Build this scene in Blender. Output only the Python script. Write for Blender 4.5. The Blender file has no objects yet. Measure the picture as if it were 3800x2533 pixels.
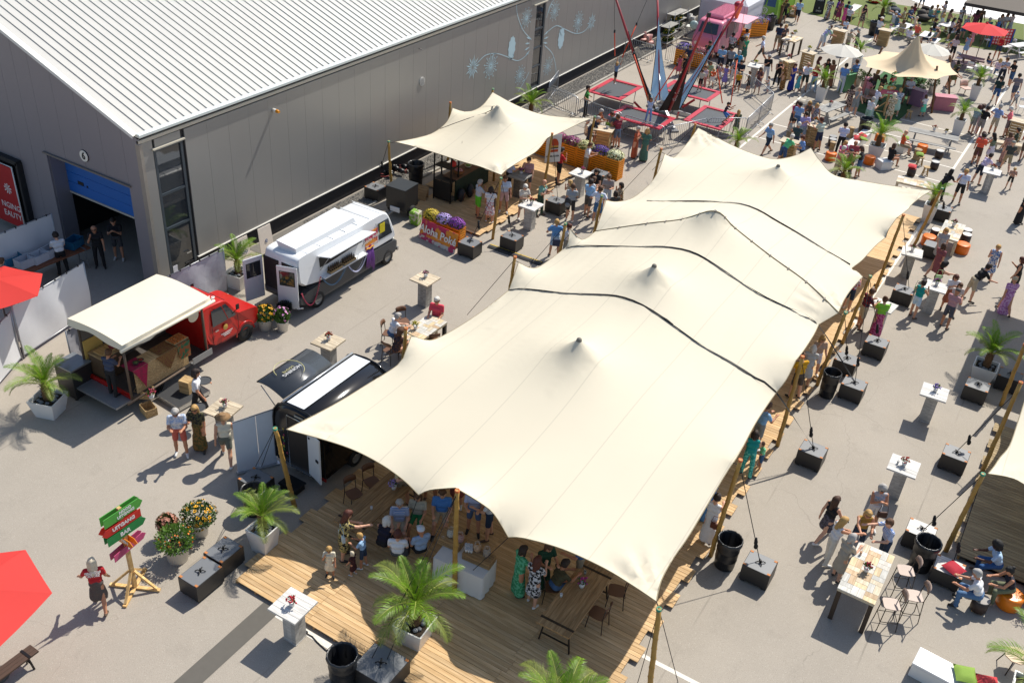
import bpy, bmesh, math, random
import numpy as np
from mathutils import Vector, Matrix, geometry
random.seed(7)
D = bpy.data
SC = bpy.context.scene
COL = SC.collection
R = math.radians
PI = math.pi
# ------------------------------------------------------------------ camera
CAMH = 18.85
FPX, PITCH, ROLL, AZ = 3669.0, R(33.53), R(4.58), R(29.34)
_f = Vector((0, math.cos(PITCH), -math.sin(PITCH)))
_r = Vector((1, 0, 0)); _u = _r.cross(_f)
_r2 = _r * math.cos(ROLL) + _u * math.sin(ROLL); _u2 = _u * math.cos(ROLL) - _r * math.sin(ROLL)
_turn = Matrix(((math.cos(AZ), -math.sin(AZ), 0), (math.sin(AZ), math.cos(AZ), 0), (0, 0, 1)))
CR, CU, CF = _turn @ _r2, _turn @ _u2, _turn @ _f
cam = D.objects.new('camera', D.cameras.new('camera')); COL.objects.link(cam)
cam.matrix_world = Matrix(((CR.x, CU.x, -CF.x, 0), (CR.y, CU.y, -CF.y, 0), (CR.z, CU.z, -CF.z, CAMH), (0, 0, 0, 1)))
cam.data.sensor_width = 36.0; cam.data.lens = 36.0 * FPX / 3800.0
cam.data.clip_end = 1000; cam.data.clip_start = 0.1
SC.camera = cam
SC.render.resolution_x, SC.render.resolution_y = 1024, 682
# ------------------------------------------------------------------ sky, sun, exposure
SUN = Vector((0.155, 0.825, 1.09)).normalized()
W = D.worlds.new('World'); SC.world = W; W.use_nodes = True
wn = W.node_tree.nodes; bgn = wn['Background']
sky = wn.new('ShaderNodeTexSky'); sky.sky_type = 'NISHITA'; sky.sun_disc = False
sky.sun_elevation = math.asin(SUN.z); sky.sun_rotation = math.atan2(SUN.x, SUN.y)
W.node_tree.links.new(sky.outputs[0], bgn.inputs[0]); bgn.inputs[1].default_value = 0.115
sl = D.lights.new('sun', 'SUN'); sl.energy = 4.5; sl.angle = R(0.53); sl.color = (1.0, 0.95, 0.86)
so = D.objects.new('sun', sl); COL.objects.link(so)
so.rotation_euler = (-SUN).to_track_quat('-Z', 'Y').to_euler(); so.location = (0, 0, 60)
SC.view_settings.view_transform = 'Standard'; SC.view_settings.look = 'None'
SC.view_settings.exposure = 0.32; SC.view_settings.gamma = 1.0; SC.view_settings.use_curve_mapping = False
# ------------------------------------------------------------------ pixel -> place on a level z
TL = dict(A=(0,400,2.24),B=(0,1000,2.24),C=(0,1700,1.882),D=(900,700,2.24),E=(900,1300,2.24),F=(900,1833,2.24),G=(1400,300,2.24),
   H=(1900,1833,2.24),I=(2100,0,2.8),J=(2700,0,3.7333),K=(3200,0,3.7333),L=(2700,380,3.7333),M=(3200,380,3.7333),N=(3000,750,2.8),
   O=(2800,1250,2.24),Q=(2800,1833,2.24),R=(0,0,2.24),S=(800,0,2.24),U=(1700,0,2.24),V=(1500,900,2.24),X=(2400,400,2.24),
   Y=(2400,1100,2.24),Z=(3000,1300,2.8),n=(0,0,1.0),P=(2500,0,4.48))
def ray(t, x, y):
 a = TL[t]; px = a[0] + x / a[2]; py = a[1] + y / a[2]
 return CR * (px - 1900) + CU * (1266.5 - py) + CF * FPX
def g(t, x, y, z=0.0):
 d = ray(t, x, y); k = (z - CAMH) / d.z
 return Vector((d.x * k, d.y * k, z))
def atx(t, x, y, X):
 d = ray(t, x, y); k = X / d.x
 return Vector((X, d.y * k, CAMH + d.z * k))
def aty(t, x, y, Y):
 d = ray(t, x, y); k = Y / d.y
 return Vector((d.x * k, Y, CAMH + d.z * k))
def face(a):
 """heading seen from the photographer: 0 away, 90 right, 180 towards, -90 left -> rotation about z (object faces its +Y)"""
 return R(29.34) - R(a)
# ------------------------------------------------------------------ materials
MATS = {}
def hexc(s):
 s = s.lstrip('#'); o = []
 for i in (0, 2, 4):
  c = int(s[i:i+2], 16) / 255.0
  o.append(c / 12.92 if c <= .04045 else ((c + .055) / 1.055) ** 2.4)
 return tuple(o)
def mat(name, c=None, rough=.6, metal=0.0, var=.12, scale=6.0, kind='plain', c2=None, bump=0.0, trans=0.0, spec=.5):
 """every material: colour broken up by noise, kind adds grain / weave / speckle"""
 if name in MATS: return MATS[name]
 if isinstance(c, str): c = hexc(c)
 if isinstance(c2, str): c2 = hexc(c2)
 m = D.materials.new(name); m.use_nodes = True; MATS[name] = m
 nt = m.node_tree; N = nt.nodes; Lk = nt.links
 b = N['Principled BSDF']; b.inputs['Roughness'].default_value = rough; b.inputs['Metallic'].default_value = metal
 b.inputs['Specular IOR Level'].default_value = spec
 tc = N.new('ShaderNodeTexCoord'); mp = N.new('ShaderNodeMapping'); Lk.new(tc.outputs['Object'], mp.inputs[0])
 no = N.new('ShaderNodeTexNoise'); no.inputs['Scale'].default_value = scale; no.inputs['Detail'].default_value = 6
 Lk.new(mp.outputs[0], no.inputs['Vector'])
 oi = N.new('ShaderNodeObjectInfo')
 mx = N.new('ShaderNodeMix'); mx.data_type = 'RGBA'
 lo = [x * (1 - var) for x in c]; hi = [min(1, x * (1 + var)) for x in c]
 if kind == 'wood':
  mp.inputs['Scale'].default_value = (1.2, 14, 14); no.inputs['Distortion'].default_value = .6
  if c2: hi = c2
  nz = N.new('ShaderNodeVectorMath'); nz.operation = 'ADD'
  Lk.new(tc.outputs['Object'], nz.inputs[0])
  cb = N.new('ShaderNodeCombineXYZ'); ml = N.new('ShaderNodeMath'); ml.operation = 'MULTIPLY'; ml.inputs[1].default_value = 37.0
  Lk.new(oi.outputs['Random'], ml.inputs[0]); Lk.new(ml.outputs[0], cb.inputs[0]); Lk.new(ml.outputs[0], cb.inputs[2])
  Lk.new(cb.outputs[0], nz.inputs[1]); Lk.new(nz.outputs[0], mp.inputs[0])
 elif kind == 'spots':
  no.inputs['Scale'].default_value = scale
  if c2: hi = c2
 mx.inputs['A'].default_value = (*lo, 1); mx.inputs['B'].default_value = (*hi, 1)
 fac = no.outputs['Fac']
 if kind in ('spots', 'wood'):
  rp = N.new('ShaderNodeValToRGB'); rp.color_ramp.elements[0].position = .42 if kind == 'wood' else .47
  rp.color_ramp.elements[1].position = .66 if kind == 'wood' else .53
  Lk.new(fac, rp.inputs[0]); fac = rp.outputs[0]
 if kind == 'stripes':
  wv = N.new('ShaderNodeTexWave'); wv.inputs['Scale'].default_value = scale; wv.bands_direction = 'Z'
  Lk.new(tc.outputs['Object'], wv.inputs['Vector']); rp = N.new('ShaderNodeValToRGB')
  rp.color_ramp.elements[0].position = .45; rp.color_ramp.elements[1].position = .55
  Lk.new(wv.outputs['Fac'], rp.inputs[0]); fac = rp.outputs[0]; mx.inputs['B'].default_value = (*c2, 1); mx.inputs['A'].default_value = (*c, 1)
 Lk.new(fac, mx.inputs['Factor'])
 col = mx.outputs['Result']
 if kind in ('wood', 'foliage', 'piece'):
  hs = N.new('ShaderNodeHueSaturation'); mr = N.new('ShaderNodeMapRange')
  a = .86 if kind != 'piece' else .9
  mr.inputs['To Min'].default_value = a; mr.inputs['To Max'].default_value = 2 - a
  Lk.new(oi.outputs['Random'], mr.inputs[0]); Lk.new(mr.outputs[0], hs.inputs['Value']); Lk.new(col, hs.inputs['Color']); col = hs.outputs[0]
 Lk.new(col, b.inputs['Base Color'])
 if kind == 'canvas':
  sp = N.new('ShaderNodeSeparateXYZ'); Lk.new(tc.outputs['Object'], sp.inputs[0]); pg = N.new('ShaderNodeMath'); pg.operation = 'PINGPONG'; pg.inputs[1].default_value = .74; Lk.new(sp.outputs[0], pg.inputs[0])
  lt = N.new('ShaderNodeMath'); lt.operation = 'LESS_THAN'; lt.inputs[1].default_value = .016; Lk.new(pg.outputs[0], lt.inputs[0]); dm = N.new('ShaderNodeMix'); dm.data_type = 'RGBA'; Lk.new(lt.outputs[0], dm.inputs['Factor']); Lk.new(col, dm.inputs['A'])
  dm.inputs['B'].default_value = (*[x * .86 for x in c], 1); col = dm.outputs['Result']; Lk.new(col, b.inputs['Base Color'])
 if bump:
  bp = N.new('ShaderNodeBump'); bp.inputs['Strength'].default_value = bump; bp.inputs['Distance'].default_value = .02
  Lk.new(no.outputs['Fac'], bp.inputs['Height']); Lk.new(bp.outputs[0], b.inputs['Normal'])
 if trans:
  tr = N.new('ShaderNodeBsdfTranslucent'); ms = N.new('ShaderNodeMixShader'); ms.inputs[0].default_value = trans
  Lk.new(col, tr.inputs[0]); Lk.new(b.outputs[0], ms.inputs[1]); Lk.new(tr.outputs[0], ms.inputs[2])
  Lk.new(ms.outputs[0], N['Material Output'].inputs[0])
 return m
def glass(name, c=(.02, .025, .03), rough=.04, alpha=1.0):
 if name in MATS: return MATS[name]
 m = D.materials.new(name); m.use_nodes = True; MATS[name] = m
 b = m.node_tree.nodes['Principled BSDF']; b.inputs['Base Color'].default_value = (*c, 1)
 b.inputs['Roughness'].default_value = rough; b.inputs['Specular IOR Level'].default_value = .9
 if alpha < 1:
  nt = m.node_tree; t = nt.nodes.new('ShaderNodeBsdfTransparent'); x = nt.nodes.new('ShaderNodeMixShader'); x.inputs[0].default_value = alpha
  nt.links.new(t.outputs[0], x.inputs[1]); nt.links.new(b.outputs[0], x.inputs[2]); nt.links.new(x.outputs[0], nt.nodes['Material Output'].inputs[0])
 return m
def clr(h, rough=.6, **k):
 return mat('tone_' + str(h).lstrip('#') + '_%d' % (rough * 100), h, rough, **k)
def ground_material(name, lo, hi, speck, big=.25):
 m = D.materials.new(name); m.use_nodes = True; nt = m.node_tree; N = nt.nodes; L = nt.links; b = N['Principled BSDF']
 tc = N.new('ShaderNodeTexCoord')
 def noise(s, d=4, det=.6):
  n = N.new('ShaderNodeTexNoise'); n.inputs['Scale'].default_value = s; n.inputs['Detail'].default_value = d; n.inputs['Roughness'].default_value = det
  L.new(tc.outputs['Object'], n.inputs['Vector']); return n
 def mix(a, bb, f, mode='MIX'):
  x = N.new('ShaderNodeMix'); x.data_type = 'RGBA'; x.blend_type = mode
  for k, v in (('A', a), ('B', bb)):
   if isinstance(v, tuple): x.inputs[k].default_value = (*v, 1)
   else: L.new(v, x.inputs[k])
  if isinstance(f, float): x.inputs['Factor'].default_value = f
  else: L.new(f, x.inputs['Factor'])
  return x.outputs['Result']
 def ramp(s, a, c):
  r = N.new('ShaderNodeValToRGB'); r.color_ramp.elements[0].position = a; r.color_ramp.elements[1].position = c; L.new(s, r.inputs[0]); return r.outputs[0]
 c = mix(lo, hi, ramp(noise(big, 5).outputs[0], .2, .8))
 c = mix(c, tuple(x * .8 for x in lo), ramp(noise(1.1, 8, .75).outputs[0], .55, .9))
 v = N.new('ShaderNodeTexVoronoi'); v.inputs['Scale'].default_value = 75; L.new(tc.outputs['Object'], v.inputs['Vector'])
 c = mix(c, speck, ramp(v.outputs['Color'], .78, 1.0))
 c = mix(c, tuple(x * .5 for x in lo), ramp(noise(55, 2).outputs[0], .56, .74))
 # hairline cracks
 wv = noise(.7, 3); va = N.new('ShaderNodeVectorMath'); va.operation = 'MULTIPLY_ADD'; va.inputs[1].default_value = (1.4, 1.4, 0)
 L.new(wv.outputs['Color'], va.inputs[0]); L.new(tc.outputs['Object'], va.inputs[2])
 ck = N.new('ShaderNodeTexVoronoi'); ck.feature = 'DISTANCE_TO_EDGE'; ck.inputs['Scale'].default_value = .14; L.new(va.outputs[0], ck.inputs['Vector'])
 inv = N.new('ShaderNodeMath'); inv.operation = 'LESS_THAN'; inv.inputs[1].default_value = .0009; L.new(ck.outputs['Distance'], inv.inputs[0])
 mk = N.new('ShaderNodeMath'); mk.operation = 'MULTIPLY'; mk.inputs[1].default_value = .3; L.new(inv.outputs[0], mk.inputs[0])
 c = mix(c, tuple(x * .5 for x in lo), mk.outputs[0])
 sx = N.new('ShaderNodeSeparateXYZ'); L.new(va.outputs[0], sx.inputs[0]); wr = N.new('ShaderNodeMath'); wr.operation = 'PINGPONG'; wr.inputs[1].default_value = 1.95; sm = N.new('ShaderNodeMath'); sm.operation = 'MULTIPLY_ADD'; sm.inputs[1].default_value = .04
 s2 = N.new('ShaderNodeSeparateXYZ'); L.new(tc.outputs['Object'], s2.inputs[0]); L.new(sx.outputs[0], sm.inputs[0]); L.new(s2.outputs[0], sm.inputs[2]); L.new(sm.outputs[0], wr.inputs[0])
 lt = N.new('ShaderNodeMath'); lt.operation = 'LESS_THAN'; lt.inputs[1].default_value = .022; L.new(wr.outputs[0], lt.inputs[0]); m3 = N.new('ShaderNodeMath'); m3.operation = 'MULTIPLY'; L.new(lt.outputs[0], m3.inputs[0]); L.new(ramp(noise(.5, 2).outputs[0], .42, .62), m3.inputs[1]); m4 = N.new('ShaderNodeMath'); m4.operation = 'MULTIPLY'; m4.inputs[1].default_value = .45; L.new(m3.outputs[0], m4.inputs[0])
 c = mix(c, tuple(x * .55 for x in lo), m4.outputs[0])
 sp = N.new('ShaderNodeTexNoise'); sp.inputs['Scale'].default_value = 2.2; sp.inputs['Detail'].default_value = 3; L.new(tc.outputs['Object'], sp.inputs['Vector'])
 c = mix(c, tuple(x * .6 for x in lo), ramp(sp.outputs[0], .78, .84))
 L.new(c, b.inputs['Base Color']); b.inputs['Roughness'].default_value = .85
 bp = N.new('ShaderNodeBump'); bp.inputs['Strength'].default_value = .5; bp.inputs['Distance'].default_value = .006
 L.new(noise(60, 3).outputs[0], bp.inputs['Height']); L.new(bp.outputs[0], b.inputs['Normal'])
 MATS[name] = m
 return m
# ------------------------------------------------------------------ mesh builder
class MB:
 def __init__(s): s.v = []; s.f = []; s.m = []; s.sm = []
 def add(s, vs, fs, mi=0, smooth=False):
  o = len(s.v); s.v += [tuple(p) for p in vs]
  for f in fs: s.f.append([i + o for i in f]); s.m.append(mi); s.sm.append(smooth)
  return s
 def box(s, cx, cy, cz, sx, sy, sz, rz=0, mi=0, ch=0.0, taper=1.0):
  ca, sa = math.cos(rz), math.sin(rz); hx, hy, hz = sx / 2, sy / 2, sz / 2
  if ch <= 0:
   L = [(x * (taper if z > 0 else 1), y * (taper if z > 0 else 1), z) for z in (-hz, hz) for x, y in ((-hx, -hy), (hx, -hy), (hx, hy), (-hx, hy))]
   F = [(3, 2, 1, 0), (4, 5, 6, 7), (0, 1, 5, 4), (1, 2, 6, 5), (2, 3, 7, 6), (3, 0, 4, 7)]
  else:
   c = min(ch, hx * .9, hy * .9, hz * .9); L = []; F = []
   for z, i in ((-hz, c), (-hz + c, 0), (hz - c, 0), (hz, c)):
    L += [(x, y, z) for x, y in ((-hx + i, -hy + i), (hx - i, -hy + i), (hx - i, hy - i), (-hx + i, hy - i))]
   for k in range(3):
    for j in range(4): F.append((4 * k + j, 4 * k + (j + 1) % 4, 4 * k + 4 + (j + 1) % 4, 4 * k + 4 + j))
   F += [(3, 2, 1, 0), (12, 13, 14, 15)]
  return s.add([(cx + x * ca - y * sa, cy + x * sa + y * ca, cz + z) for x, y, z in L], F, mi)
 def bar(s, p0, p1, w, h, mi=0, up=(0, 0, 1)):
  p0, p1 = Vector(p0), Vector(p1); d = (p1 - p0).normalized(); u = Vector(up)
  if abs(d.dot(u)) > .98: u = Vector((1, 0, 0))
  a = d.cross(u).normalized() * (w / 2); b = a.cross(d).normalized() * (h / 2)
  L = [p + a * i + b * j for p in (p0, p1) for i, j in ((-1, -1), (1, -1), (1, 1), (-1, 1))]
  return s.add(L, [(0, 1, 2, 3), (7, 6, 5, 4), (0, 4, 5, 1), (1, 5, 6, 2), (2, 6, 7, 3), (3, 7, 4, 0)], mi)
 def tube(s, pts, r, n=6, mi=0, caps=True, smooth=True):
  pts = [Vector(p) for p in pts]; k = len(pts); rr = r if isinstance(r, (list, tuple)) else [r] * k
  vs = []; fs = []; prev = None
  for i, p in enumerate(pts):
   d = (pts[min(i + 1, k - 1)] - pts[max(i - 1, 0)])
   d = d.normalized() if d.length > 1e-9 else Vector((0, 0, 1))
   if prev is None: a = d.orthogonal().normalized()
   else: a = (prev - d * prev.dot(d)); a = a.normalized() if a.length > 1e-6 else d.orthogonal().normalized()
   prev = a; b = d.cross(a)
   for j in range(n):
    t = 2 * PI * j / n; vs.append(p + (a * math.cos(t) + b * math.sin(t)) * rr[i])
  for i in range(k - 1):
   for j in range(n): fs.append((i * n + j, i * n + (j + 1) % n, i * n + n + (j + 1) % n, i * n + n + j))
  s.add(vs, fs, mi, smooth)
  if caps:
   o = len(s.v) - len(vs)
   s.f.append([o + j for j in range(n)][::-1]); s.f.append([o + (k - 1) * n + j for j in range(n)]); s.m += [mi, mi]; s.sm += [False, False]
  return s
 def cyl(s, p0, p1, r0, r1=None, n=12, mi=0, caps=True):
  return s.tube([p0, p1], [r0, r0 if r1 is None else r1], n, mi, caps)
 def lathe(s, prof, n=16, mi=0, c=(0, 0, 0), smooth=True, sx=1.0, sy=1.0):
  vs = []; fs = []
  for r, z in prof:
   for j in range(n):
    t = 2 * PI * j / n; vs.append((c[0] + r * math.cos(t) * sx, c[1] + r * math.sin(t) * sy, c[2] + z))
  for i in range(len(prof) - 1):
   for j in range(n): fs.append((i * n + j, i * n + (j + 1) % n, i * n + n + (j + 1) % n, i * n + n + j))
  return s.add(vs, fs, mi, smooth)
 def ball(s, c, r, n=8, mi=0, k=5):
  r = (r, r, r) if not isinstance(r, (tuple, list)) else r
  pr = [(math.sin(PI * i / k), -math.cos(PI * i / k)) for i in range(k + 1)]
  vs = []; fs = []
  for a, z in pr:
   for j in range(n): t = 2 * PI * j / n; vs.append((c[0] + max(a, .001) * r[0] * math.cos(t), c[1] + max(a, .001) * r[1] * math.sin(t), c[2] + z * r[2]))
  for i in range(k):
   for j in range(n): fs.append((i * n + j, i * n + (j + 1) % n, i * n + n + (j + 1) % n, i * n + n + j))
  return s.add(vs, fs, mi, True)
 def prism(s, poly, z0, z1, mi=0):
  n = len(poly); vs = [(x, y, z0) for x, y in poly] + [(x, y, z1) for x, y in poly]
  return s.add(vs, [list(range(n))[::-1], [n + i for i in range(n)]] + [(i, (i + 1) % n, n + (i + 1) % n, n + i) for i in range(n)], mi)
 def plate(s, pts, nrm, th, mi=0):
  """flat outline in 3D, thickened along nrm"""
  n = len(pts); q = Vector(nrm).normalized() * th; a = [Vector(p) for p in pts]
  return s.add(a + [p + q for p in a], [list(range(n))[::-1], [n + i for i in range(n)]] + [(i, (i + 1) % n, n + (i + 1) % n, n + i) for i in range(n)], mi)
 def mesh(s, name, mats):
  me = D.meshes.new(name); me.from_pydata(s.v, [], s.f)
  for m in (mats if isinstance(mats, (list, tuple)) else [mats]): me.materials.append(m)
  me.polygons.foreach_set('material_index', s.m); me.polygons.foreach_set('use_smooth', s.sm); me.update()
  return me
 def build(s, name, mats, parent=None, loc=None, rz=0):
  return link(name, s.mesh(name, mats), parent, loc, rz)
def link(name, me, parent=None, loc=None, rz=0):
 o = D.objects.new(name, me); COL.objects.link(o); o.parent = parent
 if loc is not None: o.location = loc
 if rz: o.rotation_euler.z = rz
 if name in ('foliage', 'blooms', 'petals', 'strands'): o['kind'] = 'stuff'
 return o
def tag(o, label=None, cat=None, group=None, kind=None):
 if label: o['label'] = label
 if cat: o['category'] = cat
 if group: o['group'] = group
 if kind: o['kind'] = kind
 return o
def thing(name, label, cat, loc=(0, 0, 0), rz=0, group=None):
 o = D.objects.new(name, None); o.empty_display_size = .2; COL.objects.link(o)
 o.location = loc; o.rotation_euler.z = rz
 return tag(o, label, cat, group)
KIDS = {}
def copy_tree(o, label, loc, rz=0, parent=None, scale=None, group=None):
 c = o.copy(); COL.objects.link(c); c.parent = parent
 if parent is None:
  c['label'] = label; c.location = loc; c.rotation_euler.z = rz
  if group: c['group'] = group
  if scale: c.scale = (scale,) * 3 if not isinstance(scale, (tuple, list)) else scale
 for ch in [k for k in o.children]: copy_tree(ch, None, None, 0, c)
 return c
def text(name, s, size, m, parent, mw, ext=.003, align='CENTER', space=1.0, bold=0.0):
 cu = D.curves.new('t', 'FONT'); cu.body = s; cu.size = size; cu.extrude = ext; cu.align_x = align; cu.align_y = 'CENTER'; cu.resolution_u = 2
 cu.space_character = space; cu.offset = bold
 t = D.objects.new('t', cu); me = D.meshes.new_from_object(t); D.objects.remove(t); D.curves.remove(cu)
 me.name = name; me.materials.clear(); me.materials.append(m)
 o = link(name, me, parent); o.matrix_local = mw; return o
def frame(o, x, y):
 """matrix: origin, x axis (reading direction), y axis (letter up)"""
 x = Vector(x).normalized(); y = Vector(y); y = (y - x * y.dot(x)).normalized(); z = x.cross(y)
 return Matrix(((x.x, y.x, z.x, o[0]), (x.y, y.y, z.y, o[1]), (x.z, y.z, z.z, o[2]), (0, 0, 0, 1)))
def sheet(name, poly, z, m, kind='structure', parent=None):
 me = D.meshes.new(name); me.from_pydata([(p[0], p[1], z) for p in poly], [], [list(range(len(poly)))]); me.materials.append(m)
 if me.polygons[0].normal.z < 0: me.flip_normals()
 o = link(name, me, parent)
 if kind and not parent: o['kind'] = kind
 return o
# ================================================================== ground
asphalt = ground_material('asphalt', hexc('958d81'), hexc('a69d90'), hexc('b8b0a3'))
white_paint = mat('road_paint', '#d8d2c6', .7, var=.2, scale=9)
yellow_paint = mat('yellow_paint', '#c9a83c', .7, var=.25)
turf = mat('artificial_turf', '#5e6a2c', .9, var=.35, scale=30, bump=.5)
sheet('ground', [(-220, -60), (160, -60), (160, 320), (-220, 320)], 0, asphalt)
KX = -24.24
def stripe(name, a, b, w, m=None, z=.004):
 a, b = Vector((a[0], a[1], 0)), Vector((b[0], b[1], 0)); n = (b - a).normalized().cross(Vector((0, 0, 1))) * (w / 2)
 return sheet(name, [a - n, b - n, b + n, a + n], z, m or white_paint)
# parking bay markings: a long line with bay dividers (far lot), a line by the tent, one under the deck front
stripe('painted_line', g('L', 150, 640) - Vector((0, 12, 0)), g('J', 1170, 1220) + Vector((0, 22, 0)), .12)
for (t, x, y, x2, y2) in [('L',600,290,845,352), ('L',385,475,740,570), ('J',1020,1375,1215,1420)]:
 a = g(t, x, y); stripe('painted_line', a, a + Vector((5.0, 0, 0)), .1, z=.007)
a = g('M', 1265, 915); b = g('M', 1500, 560)
stripe('painted_line', a + (a - b) * .3, b + (b - a) * 3, .12)
for (t, x, y) in [('M',1265,915), ('M',1400,705), ('M',1100,1105), ('M',1540,480)]:
 a = g(t, x, y); stripe('painted_line', a - Vector((5, 0, 0)), a, .1, z=.007)
a = g('N', 690, 940); b = g('N', 1000, 480)
stripe('painted_line', a + (a - b) * .9, b + (b - a) * 1.2, .13)
stripe('painted_line', g('H', 1020, 1305), g('H', 1530, 1565) + Vector((6, 0, 0)), .12)
stripe('painted_line', (-12.6, 11.34, 0), (-9.9, 11.34, 0), .16)
sheet('rubber_mat_strip', [(-12.72, 4), (-12.2, 4), (-12.2, 11.45), (-12.72, 11.45)], .006, mat('rubber_mat', '#5a564f', .8, var=.1))
tag(D.objects['rubber_mat_strip'], 'flat dark grey rubber cable mat running from the front deck to the bottom edge', 'rubber mat'); del D.objects['rubber_mat_strip']['kind']
# speed bump strip, yellow and black
o = thing('cable_ramp', 'yellow-edged black cable ramp strip between hamburger tent and big tent', 'cable ramp', g('G', 1150, 1440))
a, b = g('G', 930, 1372), g('G', 1365, 1522); mid = g('G', 1150, 1440)
n = 5
for i in range(n):
 p = a.lerp(b, (i + .5) / n) - mid; L = (b - a).length / n - .02
 MB().prism([(-.18, 0), (.18, 0), (.1, .06), (-.1, .06)], 0, 1)
 m = MB(); m.add([(-L/2, -.2, 0), (L/2, -.2, 0), (L/2, .2, 0), (-L/2, .2, 0), (-L/2, -.09, .06), (L/2, -.09, .06), (L/2, .09, .06), (-L/2, .09, .06)],
     [(4, 5, 6, 7), (0, 1, 5, 4), (1, 2, 6, 5), (2, 3, 7, 6), (3, 0, 4, 7)], 0)
 m.add([(-L/2, .04, .063), (L/2, .04, .063), (L/2, .09, .063), (-L/2, .09, .063)], [(0, 1, 2, 3)], 1)
 m.build('ramp_segment', [clr('#2b2a28'), yellow_paint], o, p, math.atan2((b - a).y, (b - a).x))
# kerb, gravel bed
kerb = thing('kerb', 'x', 'y'); del kerb['label']; del kerb['category']; kerb['kind'] = 'structure'; kerb.location = (KX, 28, 0)
km = MB().box(0, .5, .04, .13, .985, .12, ch=.012).mesh('kerb_stone', mat('kerb_concrete', '#9d988e', .85, var=.15, kind='piece'))
for i in range(44): link('kerb_stone', km, kerb, (0, i * 1.0, 0))
gr = MB()
rng = np.random.RandomState(3)
for i in range(17000):
 x = rng.uniform(-25.42, KX - .07); y = 27 + (rng.uniform() ** 1.0) * 43
 r = rng.uniform(.018, .036); a = rng.uniform(0, 6.28); q = rng.uniform(.5, .9)
 c, s_ = math.cos(a) * r, math.sin(a) * r
 gr.add([(x + c, y + s_, .02), (x - s_ * q, y + c * q, .02), (x - c, y - s_, .02), (x + s_ * q, y - c * q, .02), (x + rng.uniform(-.01, .01), y, .02 + r * .9)],
   [(0, 1, 4), (1, 2, 4), (2, 3, 4), (3, 0, 4)])
o = gr.build('gravel', mat('gravel_stone', '#8b8780', .85, var=.5, scale=3.5)); o['kind'] = 'stuff'
tag(o, 'grey crushed gravel bed along the long hall wall', 'gravel')
sheet('gravel_bed', [(-25.5, 24), (KX - .065, 24), (KX - .065, 72), (-25.5, 72)], .012, mat('gravel_base', '#6d6962', .9, var=.3, scale=12))
# turf areas far right
TURF = [g('J', 1050, 175), g('J', 2240, 480), g('K', 900, 560), g('K', 2240, 770), g('K', 2240, 310), g('K', 1900, 290), g('K', 900, 130), g('J', 900, -160), g('J', 700, -150)]
sheet('turf', TURF, .012, turf)
a = g('L', 1800, 140)
sheet('turf_mat', [g('L', 1790, 120), g('L', 2150, 260), g('M', 420, 330), g('M', 640, 130), g('K', 900, 1100), g('K', 350, 950), g('K', 60, 1200)], .016, mat('dark_turf', '#2f5a2c', .9, var=.3, scale=30, bump=.5))
pv = mat('white_paving', '#e8e6e0', .6, var=.05)
sheet('white_terrace', [g('K', 560, -40), g('K', 900, 95), g('K', 2240, 340), g('K', 3400, 560), g('K', 3400, -300), g('K', 900, -500)], .02, pv)
# ================================================================== hall
WX, WY, EZ = -25.55, 19.74, 5.62
YE = 84.0
steel = mat('wall_steel', '#95938f', .4, metal=.3, var=.035, scale=.6)
steel2 = mat('wall_steel_gable', '#858289', .4, metal=.3, var=.04, scale=.6)
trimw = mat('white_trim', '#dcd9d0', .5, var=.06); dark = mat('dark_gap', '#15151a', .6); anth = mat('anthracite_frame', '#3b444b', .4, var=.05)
roofm = mat('roof_sheet', '#bdbbb5', .5, var=.05, scale=1.5); ribm = mat('roof_rib_metal', '#b5b3ad', .5, var=.08)
hall = thing('hall', 'long grey steel-clad hall with pale ribbed roof and blue roller door', 'building', (WX, WY, 0))
SL = .365
RDX = 15.0
# core of the walls (set back behind the panels), with openings for the roller door and the two glazed strips
core = MB()
for (y0, y1, z0, z1) in [(.12, .55, 0, EZ), (.55, 1.82, 5.27, EZ), (1.82, 25.25, .0, EZ), (25.25, 26.5, 5.25, EZ), (26.5, YE - WY, 0, EZ), (25.25, 26.5, 0, .62)]:
 core.box(-.16, (y0 + y1) / 2, (z0 + z1) / 2, .2, y1 - y0, z1 - z0)
core.build('wall_core', dark, hall)
def seam_y(i): return 21.66 + i - WY
pan = MB().box(0, .497, (EZ - .72) / 2 + .68, .05, .994, EZ - .74, ch=.008).mesh('wall_panel', steel)
for i in range(0, 58):
 y = seam_y(i)
 if i in (23, 24):
  if i == 23: MB().box(0, .3, (EZ - .72) / 2 + .68, .05, .58, EZ - .74, ch=.008).build('wall_panel', steel, hall, (-.03, y, 0)); \
   MB().box(0, .79, 5.4, .05, .385, .3, ch=.008).build('wall_panel', steel, hall, (-.03, y, 0))
  else: MB().box(0, .79, (EZ - .72) / 2 + .68, .05, .4, EZ - .74, ch=.008).build('wall_panel', steel, hall, (-.03, y, 0)); \
   MB().box(0, .29, 5.4, .05, .57, .3, ch=.008).build('wall_panel', steel, hall, (-.03, y, 0))
  continue
 link('wall_panel', pan, hall, (-.03, y, 0))
MB().box(0, .32, EZ / 2, .05, .44, EZ - .02, ch=.008).build('wall_panel', steel, hall, (-.03, 0, 0))
MB().box(0, .86, 5.44, .05, 1.1, .3, ch=.006).build('wall_panel', steel, hall, (-.03, .33, 0))
MB().box(-.06, 0, EZ / 2, .2, .12, EZ - .03, ch=.01).build('corner_trim', mat('corner_trim', '#9a948c', .4, metal=.4), hall, (-.0, .055, 0))
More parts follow.
